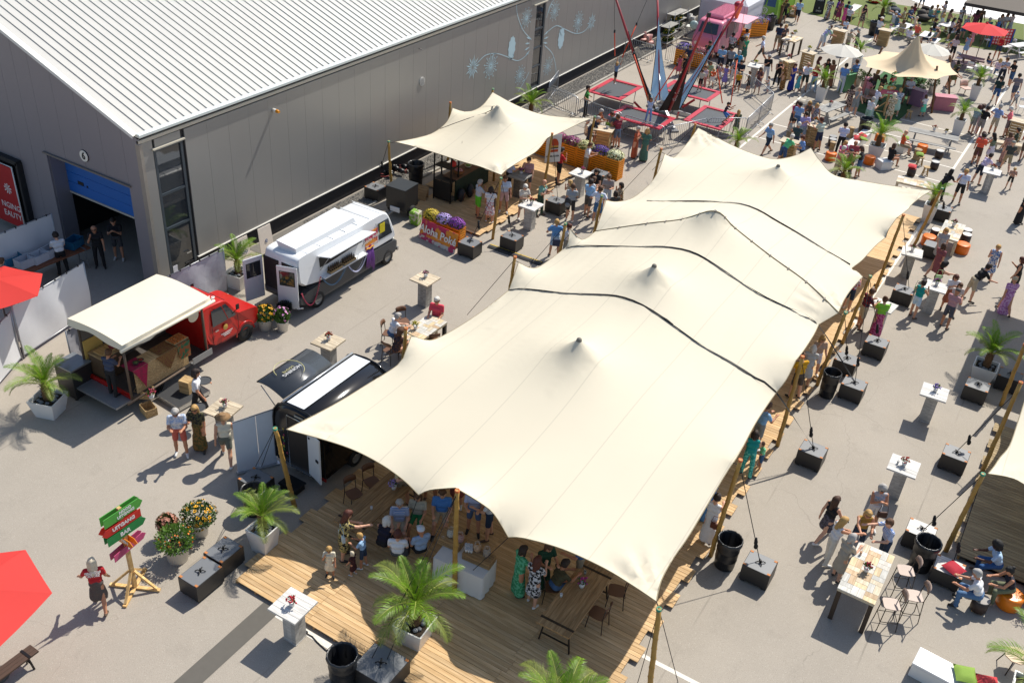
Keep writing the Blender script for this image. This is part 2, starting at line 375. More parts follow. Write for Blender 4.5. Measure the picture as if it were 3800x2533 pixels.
# plinth: dark brick, recessed, white drip trim above
MB().box(-.02, (YE - WY) / 2 + .9, .69, .14, YE - WY - 1.9, .035).build('base_trim', trimw, hall)
brick = mat('dark_brick', '#2d2b2c', .8, var=.3, kind='piece')
bm = MB()
for k in range(300):
 pass
PLY0 = 7.0
bmesh_ = MB().box(0, 0, 0, .05, .205, .05, ch=.004).mesh('brick', brick)
plinth = MB().box(-.1, (YE - WY) / 2 + .9, .335, .1, YE - WY - 1.9, .67).build('plinth', mat('mortar', '#1d1c1d', .9), hall)
for r_ in range(3):
 for k in range(98):
  link('brick', bmesh_, plinth, (-.045, PLY0 + k * .216 + (r_ % 2) * .108, .63 - r_ * .062))
rest = MB()
for r_ in range(10):
 for k in range(int((YE - WY - 3) / .216)):
  y = 1.4 + k * .216 + (r_ % 2) * .108
  if r_ < 3 and PLY0 - .1 < y < PLY0 + 98 * .216: continue
  rest.box(-.045, y, .63 - r_ * .062, .05, .205, .05)
o = rest.build('brickwork', brick, plinth); o['kind'] = 'stuff'
# eaves: gutter, gap, cornice
MB().box(-.03, (YE - WY) / 2, EZ + .06, .1, YE - WY, .12, ch=.01).build('cornice', mat('cornice', '#bdb5a4', .5, var=.05), hall)
MB().box(-.08, (YE - WY) / 2, EZ + .17, .1, YE - WY - .1, .1).build('eaves_gap', dark, hall)
MB().box(.0, (YE - WY) / 2, EZ + .28, .2, YE - WY, .12, ch=.02).build('gutter', mat('gutter', '#cfd6d2', .45, var=.06), hall)
# roof
rz0 = EZ + .27
roof = MB().add([(-.1, -.12, rz0), (-RDX, -.12, rz0 + SL * (RDX - .1)), (-RDX, YE - WY, rz0 + SL * (RDX - .1)), (-.1, YE - WY, rz0),
     (-2 * RDX, -.12, rz0), (-2 * RDX, YE - WY, rz0)], [(3, 2, 1, 0), (1, 2, 5, 4)]).build('roof', roofm, hall)
sl = math.sqrt(1 + SL * SL)
rm = MB().add([(-.12, 0, rz0 + .0), (-RDX, 0, rz0 + SL * (RDX - .12)), (-RDX, .012, rz0 + .045 + SL * (RDX - .12)), (-.12, .012, rz0 + .045),
    (-RDX, .04, rz0 + .045 + SL * (RDX - .12)), (-.12, .04, rz0 + .045), (-RDX, .055, rz0 + SL * (RDX - .12)), (-.12, .055, rz0)],
    [(0, 3, 2, 1), (3, 5, 4, 2), (5, 7, 6, 4), (0, 7, 5, 3)]).mesh('roof_rib', ribm)
for i in range(150): link('roof_rib', rm, roof, (0, .1 + i * .338, 0))
MB().add([(.02, -.2, rz0 - .02), (-RDX, -.2, rz0 - .02 + SL * RDX), (-RDX, -.2, rz0 + .1 + SL * RDX), (.02, -.2, rz0 + .1), (.02, .02, rz0 + .1), (-RDX, .02, rz0 + .1 + SL * RDX)],
   [(0, 3, 2, 1), (3, 4, 5, 2)]).build('verge_trim', mat('verge_trim', '#d9d8d2', .45, var=.04), hall)
# gable: panels with sloping tops; roller door opening x -5.07..-.79 (local), z 0..3.9 ; dock opening x < -6.67, z 0..3.08
gx = [0.0]; x = -.79
gp = MB()
edges = [0, -.79, -1.87, -2.94, -4.0, -5.07, -5.87, -6.67, -7.7, -8.7, -9.7, -10.7, -11.7, -12.7, -13.7, -15.0]
for i in range(len(edges) - 1):
 x1, x0 = edges[i] - .004, edges[i + 1] + .004
 zb = 3.92 if -5.1 < x0 < -.8 and x1 < -.78 else (3.1 if x1 < -6.66 else 0)
 MB().add([(x0, -.0, zb), (x1, 0, zb), (x1, 0, rz0 - x1 * SL - .1), (x0, 0, rz0 - x0 * SL - .1), (x0, .06, zb), (x1, .06, zb), (x1, .06, rz0 - x1 * SL - .1), (x0, .06, rz0 - x0 * SL - .1)],
    [(0, 1, 2, 3), (0, 4, 5, 1), (1, 5, 6, 2), (0, 3, 7, 4)]).build('gable_panel', steel2, hall)
RC = .62
rev = MB().box(-.81, RC / 2 + .06, 1.95, .03, RC, 3.9).box(-5.05, RC / 2 + .06, 1.95, .03, RC, 3.9).box(-2.93, RC / 2 + .06, 3.9, 4.2, RC, .03)
rev.build('door_reveal', steel2, hall)
MB().box(-2.93, -.04, 3.94, 4.5, .09, .06).build('lintel_trim', clr('#6e6863'), hall)
rd = MB()
for i in range(4): rd.box(-2.93, RC + .02, 3.86 - .4 * i - .2, 4.2, .05, .392, ch=.012)
rd.build('roller_door', mat('roller_blue', '#1f5fae', .4, var=.06), hall)
MB().box(-2.93, RC + .02, 2.22, 4.2, .06, .07).build('door_bottom_rail', clr('#a9a6a0'), hall)
MB().box(-4.3, RC - .015, 2.75, .3, .02, .14, ch=.02).box(-3.95, RC - .015, 2.72, .07, .02, .07).build('door_handle', dark, hall)
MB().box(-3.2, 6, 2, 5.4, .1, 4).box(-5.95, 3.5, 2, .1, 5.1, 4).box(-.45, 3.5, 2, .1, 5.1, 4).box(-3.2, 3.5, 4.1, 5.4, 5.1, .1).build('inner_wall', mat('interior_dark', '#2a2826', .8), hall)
# number sign 6
sg = MB().cyl((0, -.02, 0), (0, -.05, 0), .2, n=28, mi=0).cyl((0, -.012, 0), (0, -.03, 0), .215, n=28, mi=1)
sg = sg.build('number_plate', [trimw, dark], hall, (-2.9, 0, 4.42))
text('numeral', '6', .36, dark, sg, frame((0, -.054, -.0), (1, 0, 0), (0, 0, 1)), bold=.012)
# dock shelter with a red lorry body parked in it
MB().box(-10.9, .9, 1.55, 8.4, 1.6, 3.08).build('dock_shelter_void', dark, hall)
MB().box(-6.72, -.12, 1.55, .12, .22, 3.1).box(-10.7, -.12, 3.1, 8.0, .22, .16).build('dock_rubber', mat('black_rubber', '#17181b', .7), hall)
# glazed door strip in the long wall
def strip_window(y0, y1, z0, z1, bars, name):
 f = MB(); w = y1 - y0
 for y in (y0 + .05, y1 - .05): f.box(-.06, y, (z0 + z1) / 2, .1, .1, z1 - z0)
 for z in [z0 + .05, z1 - .05] + bars: f.box(-.062, (y0 + y1) / 2, z, .09, w - .2, .09)
 fr = f.build(name, anth, hall)
 zs = [z0 + .05] + bars + [z1 - .05]
 for a, b in zip(zs[:-1], zs[1:]):
  MB().box(-.07, (y0 + y1) / 2, (a + b) / 2, .02, w - .2, b - a - .09).build('pane', glass('hall_glass', (.03, .035, .04)), fr)
 MB().box(.02, (y0 + y1) / 2, z1 + .03, .14, w + .12, .05).build('head_trim', mat('head_trim', '#b8b2a2', .5), fr)
 return fr
fr = strip_window(.56, 1.8, 0.08, 5.25, [2.25, 3.55], 'glazed_door')
MB().bar((.03, 1.55, 1.05), (.03, 1.35, 1.05), .03, .03).bar((-.02, 1.55, 1.05), (.03, 1.55, 1.05), .03, .03).build('door_handle', clr('#c9c9c6', .3, metal=.8), fr)
MB().box(-.045, .82, .6, .01, .2, .3).build('sticker', clr('#d8d8de'), fr)
strip_window(25.26, 26.48, .7, 5.22, [1.9, 2.9, 3.9], 'strip_window')
# lamp, vent, bracket on the wall
p = atx('S', 478, 915, WX) - Vector((WX, WY, 0))
l = MB().cyl((0, 0, 0), (.16, 0, 0), .07, n=12).build('beacon_base', trimw, hall, p)
MB().cyl((.16, 0, 0), (.3, 0, 0), .07, .055, n=12).build('beacon_lens', mat('amber', '#d98a10', .3), l)
p = atx('S', 1715, 677, WX) - Vector((WX, WY, 0))
v = MB().cyl((-.01, 0, 0), (.03, 0, 0), .2, n=20).build('vent_grille', clr('#b9b6b0', .5), hall, p)
for k in range(6): MB().box(.035, 0, -.13 + k * .052, .015, .3 if 0 < k < 5 else .2, .02).build('vent_slat', clr('#8d8a86'), v)
p = atx('S', 1692, 405, WX) - Vector((WX, WY, 0)); MB().cyl((0, 0, 0), (.2, 0, -.02), .02, n=6).build('bracket', clr('#8d8a86'), hall, p)
# pale blue flower graphic on the wall (flat film)
film = mat('pale_blue_film', '#b5d0d8', .5, var=.05)
def wp(x, y): q = atx('U', x, y, WX + .004); return Vector((.004, q.y - WY, q.z))
def ribbon(pts, w, name='flower_stem'):
 P = [wp(*p) for p in pts]; Q = []
 for i in range(len(P) - 1):
  p0, p1, p2, p3 = P[max(i - 1, 0)], P[i], P[i + 1], P[min(i + 2, len(P) - 1)]
  for k in range(6):
   t = k / 6; Q.append(.5 * ((2 * p1) + (p2 - p0) * t + (2 * p0 - 5 * p1 + 4 * p2 - p3) * t * t + (3 * p1 - p0 - 3 * p2 + p3) * t ** 3))
 Q.append(P[-1]); m = MB(); vs = []
 for i, q in enumerate(Q):
  d = (Q[min(i + 1, len(Q) - 1)] - Q[max(i - 1, 0)]).normalized(); n_ = Vector((0, -d.z, d.y)) * (w / 2); vs += [q + n_, q - n_]
 m.add(vs, [(2 * i, 2 * i + 1, 2 * i + 3, 2 * i + 2) for i in range(len(Q) - 1)])
 return m.build(name, film, hall)
for pts in [[(585,445),(500,505),(400,470),(320,447),(230,460),(155,530)], [(750,260),(820,215),(900,250),(980,280),(1050,260),(1100,200)], [(610,330),(540,250),(495,130),(485,40)],
   [(720,380),(785,450),(812,560),(812,640)], [(590,600),(560,660),(500,760)], [(735,150),(760,60),(795,0)], [(285,500),(290,460),(320,447)], [(995,240),(990,280)],
   [(455,450),(462,470),(440,490)], [(860,240),(845,260),(860,300)], [(540,190),(525,240)], [(795,50),(775,40),(750,110)], [(775,520),(795,470)], [(530,680),(560,660)]]:
 ribbon(pts, .042)
def burst(x, y, r, n, r0=.25, knob=False, arc=(0, 2 * PI), skip=0, side=0):
 c = wp(x, y); m = MB()
 for k in range(n):
  t = arc[0] + (arc[1] - arc[0]) * k / n; rr = r * (1 if k % 2 == 0 else .72)
  d = Vector((0, math.cos(t), math.sin(t)))
  if skip and (abs(d.y) * rr * r0 < skip * 1.25 or d.y * side < 0): continue
  q = Vector((0, -d.z, d.y)) * (r * (.055 if not skip else .04))
  a, b = c + d * rr * r0, c + d * rr
  if knob:
   m.add([a + q * .4, a - q * .4, b - q * .4, b + q * .4], [(0, 1, 2, 3)])
   m.add([b + Vector((0, math.cos(s), math.sin(s))) * r * .075 for s in [i * PI / 3 for i in range(6)]], [tuple(range(6))])
  else: m.add([a, a.lerp(b, .6) - q, b, a.lerp(b, .6) + q], [(0, 1, 2, 3)])
 m.build('flower_decal', film, hall)
def burst2(*a, **k):
 burst(*a, **k, side=1); burst(*a, **k, side=-1)
burst(122, 562, .62, 18, .1); burst(272, 550, .62, 22, .1, True); burst(515, 625, .5, 20, .1, True); burst(570, 150, .5, 20, .1, True)
burst(803, 95, .5, 20, .1, True); burst(1000, 180, .55, 22, .1, True); burst(1110, 185, .55, 16, .1); burst(745, 553, .48, 18, .1, True)
burst2(655, 350, 1.25, 46, .55, skip=.5)
def blob(x, y, r):
 c = wp(x, y); m = MB(); rr = random.Random(int(x)); n = 22
 m.add([c + Vector((0, math.cos(2*PI*k/n) * r * .55 * (1 + .2 * (k % 2)), math.sin(2*PI*k/n) * r * (1 + .13 * (k % 2)))) for k in range(n)], [tuple(range(n))]); m.build('flower_decal', film, hall)
blob(447, 400, .55); blob(857, 320, .55)
# ================================================================== decks
plank = mat('deck_plank', '#c4a070', .75, c2='#d0b084', kind='wood', scale=1.0, bump=.15)
plank_old = mat('deck_plank_weathered', '#94805f', .8, c2='#a8946f', kind='wood', scale=1.0, bump=.15)
joist = mat('deck_joist', '#b98a55', .8, kind='wood')
def deck(name, label, y0, rows, edges, nplank, pieces, near, z=.1, material=plank):
 """rows of 0.5 m; edges(row) -> x0,x1; near(row,piece) -> built singly"""
 root = thing(name, label, 'deck', (0, y0, 0)); cache = {}; rest = MB(); pw = .5 / nplank; cnt = 0
 for r_ in range(rows):
  x0, x1 = edges(r_); L = (x1 - x0) / pieces
  for k in range(nplank):
   for j in range(pieces):
    cx, cy = x0 + (j + .5) * L, (r_ * nplank + k + .5) * pw
    dz = random.uniform(-.002, .002)
    if near(r_, j) and cnt < 300:
     key = round(L, 2)
     if key not in cache: cache[key] = MB().box(0, 0, -.012, L - .004, pw - .007, .024, ch=.003).mesh('plank', material)
     link('plank', cache[key], root, (cx, cy, z + dz)); cnt += 1
    else: rest.box(cx, cy, z - .012 + dz, L - .004, pw - .007, .024)
 if rest.v:
  o = rest.build('planking', material, root); o['kind'] = 'stuff'
 xs = [edges(0)[0], edges(0)[1]]; jm = MB().box(0, rows * .25, (z - .026) / 2, .06, rows * .5 - .02, z - .026).mesh('joist', joist)
 k = 0; x = min(edges(0)[0], edges(1)[0]) + .22
 while x < max(edges(0)[1], edges(1)[1]) - .25: link('joist', jm, root, (x, 0, 0)); x += .62
 MB().box((xs[0] + xs[1]) / 2, rows * .25, .006, xs[1] - xs[0] - .5, rows * .5 - .1, .008).build('deck_base', dark, root)
 return root
deck('timber_deck', 'wide plank deck under the big cream stretch tent', 11.5, 66,
  lambda r: (-13.71 if r % 2 == 0 else -13.9, -4.6 if r % 2 == 0 else -4.4), 4, 4, lambda r, j: r < 12 or (j == 3 and r < 38))
deck('timber_deck', 'plank deck under the hamburger stall tent', 30.5, 17, lambda r: (-23.6 if r > 4 else -22.8, -18.95 if r % 2 else -19.05), 4, 2, lambda r, j: j == 1 or r > 9)
deck('timber_deck', 'weathered plank deck of the stage at the right edge', 23.18, 14, lambda r: (1.22 if r % 2 == 0 else 1.06, 8.0), 4, 3, lambda r, j: j == 0, z=.14, material=plank_old)
# ================================================================== stretch tents
canvas = mat('tent_canvas', '#d3cab4', .75, var=.04, scale=.5, trans=.08, kind='canvas', bump=.06)
bamboo = mat('bamboo', '#a8823f', .55, var=.25, scale=5, bump=.2); bamboo_cap_g = clr('#3f8f6f'); bamboo_cap_o = clr('#c0622a')
rope = mat('black_rope', '#1b1a1a', .8); strapm = mat('black_strap', '#2c2a27', .7, var=.15)
from mathutils.bvhtree import BVHTree
BV = []
def spline(P, step=.16):
 Q = []
 for i in range(len(P) - 1):
  p0, p1, p2, p3 = P[max(i - 1, 0)], P[i], P[i + 1], P[min(i + 2, len(P) - 1)]
  n = max(2, int((p2 - p1).length / step))
  for k in range(n):
   t = k / n; Q.append(.5 * ((2 * p1) + (p2 - p0) * t + (2 * p0 - 5 * p1 + 4 * p2 - p3) * t * t + (3 * p1 - p0 - 3 * p2 + p3) * t ** 3))
 return Q
def canopy(parent, spans, peaks, tips, sp=.14, name='canopy', material=None):
 """spans: list of control polylines joined end to end; peaks: (x,y,z,r); tips: (x,y,axis) where the cloth gathers into folds"""
 B = []
 for s_ in spans: B += spline(s_)
 nb = len(B); xs = [p.x for p in B]; ys = [p.y for p in B]
 poly = np.array([(p.x, p.y) for p in B])
 gx, gy = np.meshgrid(np.arange(min(xs), max(xs), sp), np.arange(min(ys), max(ys), sp)); gx = gx.ravel() + np.tile([0, .05], len(gx.ravel()))[:gx.size]; gy = gy.ravel()
 ins = np.zeros(len(gx), bool); j = nb - 1
 for i in range(nb):
  xi, yi = poly[i]; xj, yj = poly[j]
  c = ((yi > gy) != (yj > gy)) & (gx < (xj - xi) * (gy - yi) / (yj - yi + 1e-12) + xi); ins ^= c; j = i
 G = np.stack([gx[ins], gy[ins]], 1)
 d = np.min(((G[:, None, :] - poly[None, ::2, :]) ** 2).sum(-1), 1); G = G[d > (sp * .55) ** 2]
 extra = []
 for (px_, py_, pz, pr) in peaks:
  G = G[((G - np.array([px_, py_])) ** 2).sum(1) > .5 ** 2]; extra.append((px_, py_))
  for q, n in ((pr, 10), (pr * 1.6, 12), (.3, 14), (.45, 18)):
   for k in range(n): extra.append((px_ + q * math.cos(2 * PI * k / n + q), py_ + q * math.sin(2 * PI * k / n + q)))
 allp = [Vector((p.x, p.y)) for p in B] + [Vector(p) for p in G.tolist()] + [Vector(p) for p in extra]
 v2, _, F, ov, _, _ = geometry.delaunay_2d_cdt(allp, [], [list(range(nb))], 1, 1e-5)
 n = len(v2); z = np.zeros(n); fix = np.zeros(n, bool)
 for i, o_ in enumerate(ov):
  b = [q for q in o_ if q < nb]
  if b: z[i] = B[b[0]].z; fix[i] = True
 XY = np.array([(p[0], p[1]) for p in v2])
 for (px_, py_, pz, pr) in peaks:
  m = ((XY - np.array([px_, py_])) ** 2).sum(1) <= (pr * 1.02) ** 2
  z[m] = pz - .03 * (((XY[m] - np.array([px_, py_])) ** 2).sum(1) / pr ** 2); fix |= m
 E = set()
 for f in F:
  for a, b in zip(f, list(f[1:]) + [f[0]]): E.add((min(a, b), max(a, b)))
 E = np.array(list(E)); w = 1.0 / np.maximum(np.linalg.norm(XY[E[:, 0]] - XY[E[:, 1]], axis=1), .03)
 z[~fix] = z[fix].mean()
 def lap(u):
  d_ = w * (u[E[:, 0]] - u[E[:, 1]]); o_ = np.bincount(E[:, 0], d_, n) - np.bincount(E[:, 1], d_, n); return o_
 fr = ~fix; r0 = -lap(z); r0[fix] = 0; p = r0.copy(); rs = r0 @ r0
 for it in range(900):
  Ap = lap(p); Ap[fix] = 0; al = rs / (p @ Ap + 1e-20); z += al * p; r0 -= al * Ap; rn = r0 @ r0
  if rn < 1e-9: break
  p = r0 + rn / rs * p; rs = rn
 for (tx, ty, ax, amp) in tips:
  dx, dy = XY[:, 0] - tx, XY[:, 1] - ty; rr = np.hypot(dx, dy); th = np.arctan2(dy, dx) - ax
  th = (th + PI) % (2 * PI) - PI
  wv = np.cos(th * 12 + 1.2 * np.sin(th * 4)) * amp * np.exp(-((rr - .9) / .5) ** 2) * (np.abs(th) < 1.0)
  z += np.where(fix, 0, wv)
 me = D.meshes.new(name); me.from_pydata([(XY[i, 0], XY[i, 1], z[i]) for i in range(n)], [], [list(f) for f in F])
 me.materials.append(material or canvas); me.polygons.foreach_set('use_smooth', [True] * len(me.polygons)); me.update()
 o = link(name, me, parent)
 MB().tube(B + [B[0]], .013, 5, 0, False).build('hem', mat('hem_webbing', '#8e8268', .8), o)
 BV.append(BVHTree.FromPolygons([(XY[i, 0], XY[i, 1], z[i]) for i in range(n)], [list(f) for f in F]))
 return o
def on_cloth(t, x, y, lift=.014):
 d = ray(t, x, y).normalized(); o_ = Vector((0, 0, CAMH)); best = None
 for b in BV:
  h_ = b.ray_cast(o_, d)
  if h_[0] is not None and (best is None or h_[3] < best[1]): best = (h_[0], h_[3])
 return best[0] - d * lift if best else None
tent = thing('stretch_tent', 'big cream stretch tent covering the timber deck, four peaks', 'tent', (0, 0, 0))
FL = g('E', 365, 655, 2.85); P1 = g('E', 1465, 1200, 2.5); MIDP = g('E', 1770, 1140, 3.25); P2 = g('F', 2210, 358, 2.5); FRT = g('H', 1200, 890, 2.7)
R2T = g('Y', 720, 1380, 3.1); R3T = g('Y', 1240, 530, 3.1); R4T = g('N', 310, 1150, 2.85)
N1, N2 = g('Y', 1075, 800, 2.55), g('Y', 1430, 232, 2.55)
L2T, L3T, L4T = g('V', 60, 768, 3.0), g('V', 950, 163, 3.0), g('G', 1602, 1228, 3.0)
BL = g('G', 1815, 1252, 2.5); LN1, LN2 = g('V', 872, 395, 2.4), g('V', 1340, 42, 2.45)
PK = [Vector((-9.35, 20.3, 4.33)), Vector((-9.35, 25.0, 4.52)), Vector((-9.35, 29.95, 4.45)), Vector((-9.3, 36.6, 3.9))]
PK = [atx('n', x, y, X) for x, y, X in ((2149.6, 1257, -9.56), (2428.6, 983, -9.56), (2654.5, 783, -9.5), (2888.8, 613, -9.45))]
seam = [BL, g('X', 0, 965, 3.4), g('X', 290, 930, 3.7), PK[2] - Vector((0, .05, 0)), g('X', 735, 1005, 3.75), g('X', 1025, 1232, 3.4), g('X', 1325, 1450, 3.1), R4T]
spansA = [[FL, g('E', 830, 790, 2.66), g('E', 1110, 920, 2.55), g('E', 1330, 1070, 2.47), P1], [P1, g('E', 1560, 1158, 2.85), MIDP],
   [MIDP, g('F', 1960, 60, 3.0), g('F', 2090, 165, 2.7), P2], [P2, g('H', 100, 365, 2.75), g('H', 420, 455, 2.8), g('H', 760, 610, 2.7), g('H', 1000, 755, 2.65), FRT],
   [FRT, g('H', 1240, 720, 2.62), g('H', 1345, 525, 2.6), g('H', 1480, 330, 2.7), g('Y', 640, 1500, 2.95), R2T],
   [R2T, g('Y', 790, 1265, 2.95), g('Y', 900, 1060, 2.72), g('Y', 1000, 905, 2.58), N1], [N1, g('Y', 1160, 690, 2.85), R3T],
   [R3T, g('Y', 1310, 440, 2.9), g('Y', 1390, 315, 2.65), N2], [N2, g('Y', 1520, 180, 2.7), R4T],
   seam[::-1], [BL, g('G', 1700, 1320, 2.75), L4T], [L4T, g('G', 1585, 1340, 2.7), LN2], [LN2, g('V', 1200, 150, 2.45), g('V', 1075, 216, 2.6), L3T],
   [L3T, g('V', 910, 280, 2.7), LN1], [LN1, g('V', 640, 577, 2.35), g('V', 370, 748, 2.4), g('V', 210, 812, 2.65), L2T],
   [L2T, g('V', 10, 905, 2.75), g('E', 1290, 120, 2.5), g('E', 1010, 298, 2.5), g('E', 750, 455, 2.6), FL]]
fix_end = [s_ for s_ in spansA]
canopy(tent, spansA, [(p.x, p.y, p.z, .05) for p in PK[:2]], [(FL.x, FL.y, .55, .07), (FRT.x, FRT.y, 2.1, .08), (R4T.x, R4T.y, 2.9, .05)])
L5T, L6T, L7T = g('G', 1902, 993, 3.0), g('X', 150, 383, 2.9), g('X', 428, 168, 2.85)
BM = g('X', 1365, 333, 2.95); BRT = g('M', 960, 1222, 2.75); R6T = g('N', 918, 163, 3.05); R5T = g('N', 566, 775, 2.8); N3 = g('N', 805, 365, 2.55)
up = Vector((0, .02, .02))
spansB = [[p + up for p in seam], [R4T + up, g('N', 375, 1010, 2.75), g('N', 450, 900, 2.7), R5T], [R5T, g('N', 500, 715, 2.6), g('N', 450, 690, 2.6), g('N', 560, 600, 2.6), g('N', 700, 450, 2.58), N3],
   [N3, g('N', 830, 290, 2.8), R6T], [R6T, g('N', 990, 110, 2.75), g('N', 1050, 60, 2.6), g('M', 650, 1460, 2.55), g('M', 700, 1400, 2.6), g('M', 830, 1300, 2.68), BRT],
   [BRT, g('M', 480, 1165, 2.6), g('X', 1800, 610, 2.5), g('X', 1560, 560, 2.6), g('X', 1440, 440, 2.8), BM], [BM, g('X', 1240, 395, 2.7), g('X', 1080, 428, 2.55), g('X', 950, 405, 2.5), g('X', 760, 335, 2.5), g('X', 570, 240, 2.65), L7T],
   [L7T, g('X', 340, 290, 2.6), g('X', 230, 412, 2.4), g('X', 180, 405, 2.7), L6T], [L6T, g('X', 100, 520, 2.7), g('X', 20, 640, 2.45), g('G', 2120, 975, 2.5), g('G', 1990, 1005, 2.7), L5T], [L5T, g('G', 1860, 1120, 2.75), BL + up]]
canopy(tent, spansB, [(PK[3].x, PK[3].y, PK[3].z, .05)], [(L7T.x, L7T.y, -.7, .08), (R4T.x, R4T.y, 1.9, .09), (BRT.x, BRT.y, -2.6, .07)])
def pole_to(parent, base, top, r=.055, cap=None, ext=.12, lab=None):
 b, t = Vector(base), Vector(top); L = (t - b).length; n = max(6, int(L / .28)); pts = []; rr = []
 d = (t - b).normalized(); side = d.orthogonal().normalized(); rs = random.Random(int(b.x * 100))
 for i in range(n + 1):
  p = b + (t - b) * (i / n) + side * rs.uniform(-.012, .012)
  k = r * (1.05 - .2 * i / n)
  if 0 < i < n: pts += [p - d * .03, p, p + d * .03]; rr += [k, k * 1.16, k]
  else: pts.append(p); rr.append(k)
 o = MB().tube(pts, rr, 9).build('pole', bamboo, parent)
 MB().lathe([(r * .5, -.02), (r * .55, .0), (r * .95, .012), (r * .95, -.05)], 10, 0, (0, 0, 0)).build('pole_cap', cap or bamboo_cap_g, o, t + d * .0)
 return o
def rope_line(parent, a, b, r=.011, sag=.0, name='guy_rope'):
 a, b = Vector(a), Vector(b); P = [a.lerp(b, i / 6) - Vector((0, 0, sag * 4 * (i / 6) * (1 - i / 6))) for i in range(7)]
 return MB().tube(P, r, 5, 0, False).build(name, rope, parent)
def knot(parent, p): 
 p = Vector(p); d = Vector((.03, -.02, -.11)); MB().ball(p, (.05, .05, .1), 7).ball(p + d, (.06, .035, .1), 7).ball(p - d * .6, (.04, .05, .08), 7).build('rope_bundle', rope, parent)
# peak poles inside
for p in PK: MB().cyl((p.x, p.y, .1), (p.x, p.y, p.z - .06), .06, .05, 9).build('pole', bamboo, tent)
RP = []
for b, tp, tie, c in [(('H',1650,510),(-4.32,19.33,3.37),R2T,'o'), (('O',190,905),(-4.4,24.89,3.34),R3T,'o'), (('O',520,400),None,R4T,'g'), (('Y',1625,390),None,R5T,'g'), (('N',690,930),None,R6T,'o'),
      (('N',1100,445),None,BRT,'g')]:
 bp = g(*b)
 topz = tie.z + .3
 pt = {'R4': ('Y',1655,130)}.get('x')
 tops = {id(R4T): ('Y',1655,130), id(R5T): ('N',645,765), id(R6T): ('N',990,130), id(BRT): ('M',1110,1185), id(R2T): ('Y',780,1355), id(R3T): ('O',400,160)}[id(tie)]
 zt = tie.z + (.28 if c == 'o' else .12)
 top = g(*tops, zt)
 pole_to(tent, bp, top, .062, bamboo_cap_o if c == 'o' else bamboo_cap_g)
 rope_line(tent, tie, top - Vector((0, 0, .18)), .012)
 RP.append(top)
FRP = g('H', 1222, 950, 2.82); pole_to(tent, g('H', 1130, 1740), FRP, .064, bamboo_cap_g); rope_line(tent, FRT, FRP, .012)
FLP = g('E', 270, 645, 2.9); pole_to(tent, g('E', 432, 1300), FLP, .064, bamboo_cap_g); rope_line(tent, FL, FLP - Vector((0, 0, .1)), .012)
MPT = g('E', 1785, 1160, 3.42); pole_to(tent, g('F', 1760, 830), MPT, .064, bamboo_cap_o)
for t_, c_, tie in [(('V',15,708),'o',L2T), (('V',922,115),'o',L3T), (('G',1565,1183),'g',L4T), (('G',1868,953),'g',L5T), (('X',122,338),'o',L6T), (('X',405,133),'o',L7T)]:
 tp = g(*t_, tie.z + .22); pole_to(tent, (tp.x - .25, tp.y + .0, 0.0), tp, .06, bamboo_cap_o if c_ == 'o' else bamboo_cap_g); rope_line(tent, tie, tp - Vector((0, 0, .15)), .012)
 rope_line(tent, tp - Vector((0, 0, .1)), (tp.x - 1.6, tp.y - .25, .45), .01)
for a, b in [(P1, g('F', 1330, 420) + Vector((0, 0, .1))), (P2, g('F', 1790, 770) + Vector((0, 0, .1))), (FRP, g('H', 1380, 1560)), (FRP, g('H', 1040, 1580)), (FLP, g('E', 160, 960, .5)), (FLP, g('E', 110, 960, .5)),
    (MPT - Vector((0, 0, .1)), g('F', 1060, 1390, .5)), (MPT - Vector((0, 0, .1)), g('F', 1190, 1400, .5))]: rope_line(tent, a, b, .009)
# straps over the cloth down to the ballast crates
for pts, end in [([('V',872,395),('V',960,383),('V',1080,395),('V',1300,418),('V',1600,435),('V',1760,448),('V',1900,487),('V',2060,570),('V',2235,685),('Y',120,165),('Y',400,370),('Y',700,550),('Y',900,680),('Y',1070,795)], ('O',490,925,.56)),
     ([('V',1345,45),('V',1440,27),('V',1700,33),('X',0,1155),('X',130,1158),('X',290,1180),('X',420,1222),('X',600,1330),('X',800,1460),('Y',1000,15),('Y',1200,105),('Y',1400,210)], ('O',835,378,.56)),
     ([('X',0,775),('X',250,778),('X',480,779),('X',640,785),('X',780,800),('X',920,850),('X',1100,955),('X',1300,1070),('X',1500,1190),('X',1690,1305)], None)]:
 P = [on_cloth(*p) for p in pts]; P = [p for p in P if p is not None]
 if end: P.append(g(*end))
 Q = spline(P, .3) + [P[-1]]; vs = []
 for i, q in enumerate(Q):
  d = (Q[min(i + 1, len(Q) - 1)] - Q[max(i - 1, 0)]).normalized(); tw = .2 + .8 * abs(math.cos(i * .33)); n_ = d.cross(Vector((0, 0, 1))).normalized()
  n_ = (n_ * (.035 * tw) + Vector((0, 0, .03 * math.sin(i * .33)))); vs += [q + n_ + Vector((0, 0, .02)), q - n_ + Vector((0, 0, .02))]
 MB().add(vs, [(2 * i, 2 * i + 1, 2 * i + 3, 2 * i + 2) for i in range(len(Q) - 1)]).build('strap', strapm, tent)
for p in PK: MB().lathe([(.085, -.06), (.07, .0), (.04, .03), (.001, .035)], 12).build('peak_shade', clr('#6e6a60'), tent, p)  # grey tips added to give each cloth peak its shaded side in colour
# clips along the seam
for i, p in enumerate(spline(seam, .75)[1:]): MB().box(0, 0, 0, .05, .1, .03).cyl((0, -.05, 0), (0, .08, .01), .012, n=6).build('seam_clip', clr('#777068', .4, metal=.5), tent, p + Vector((0, 0, .02)))
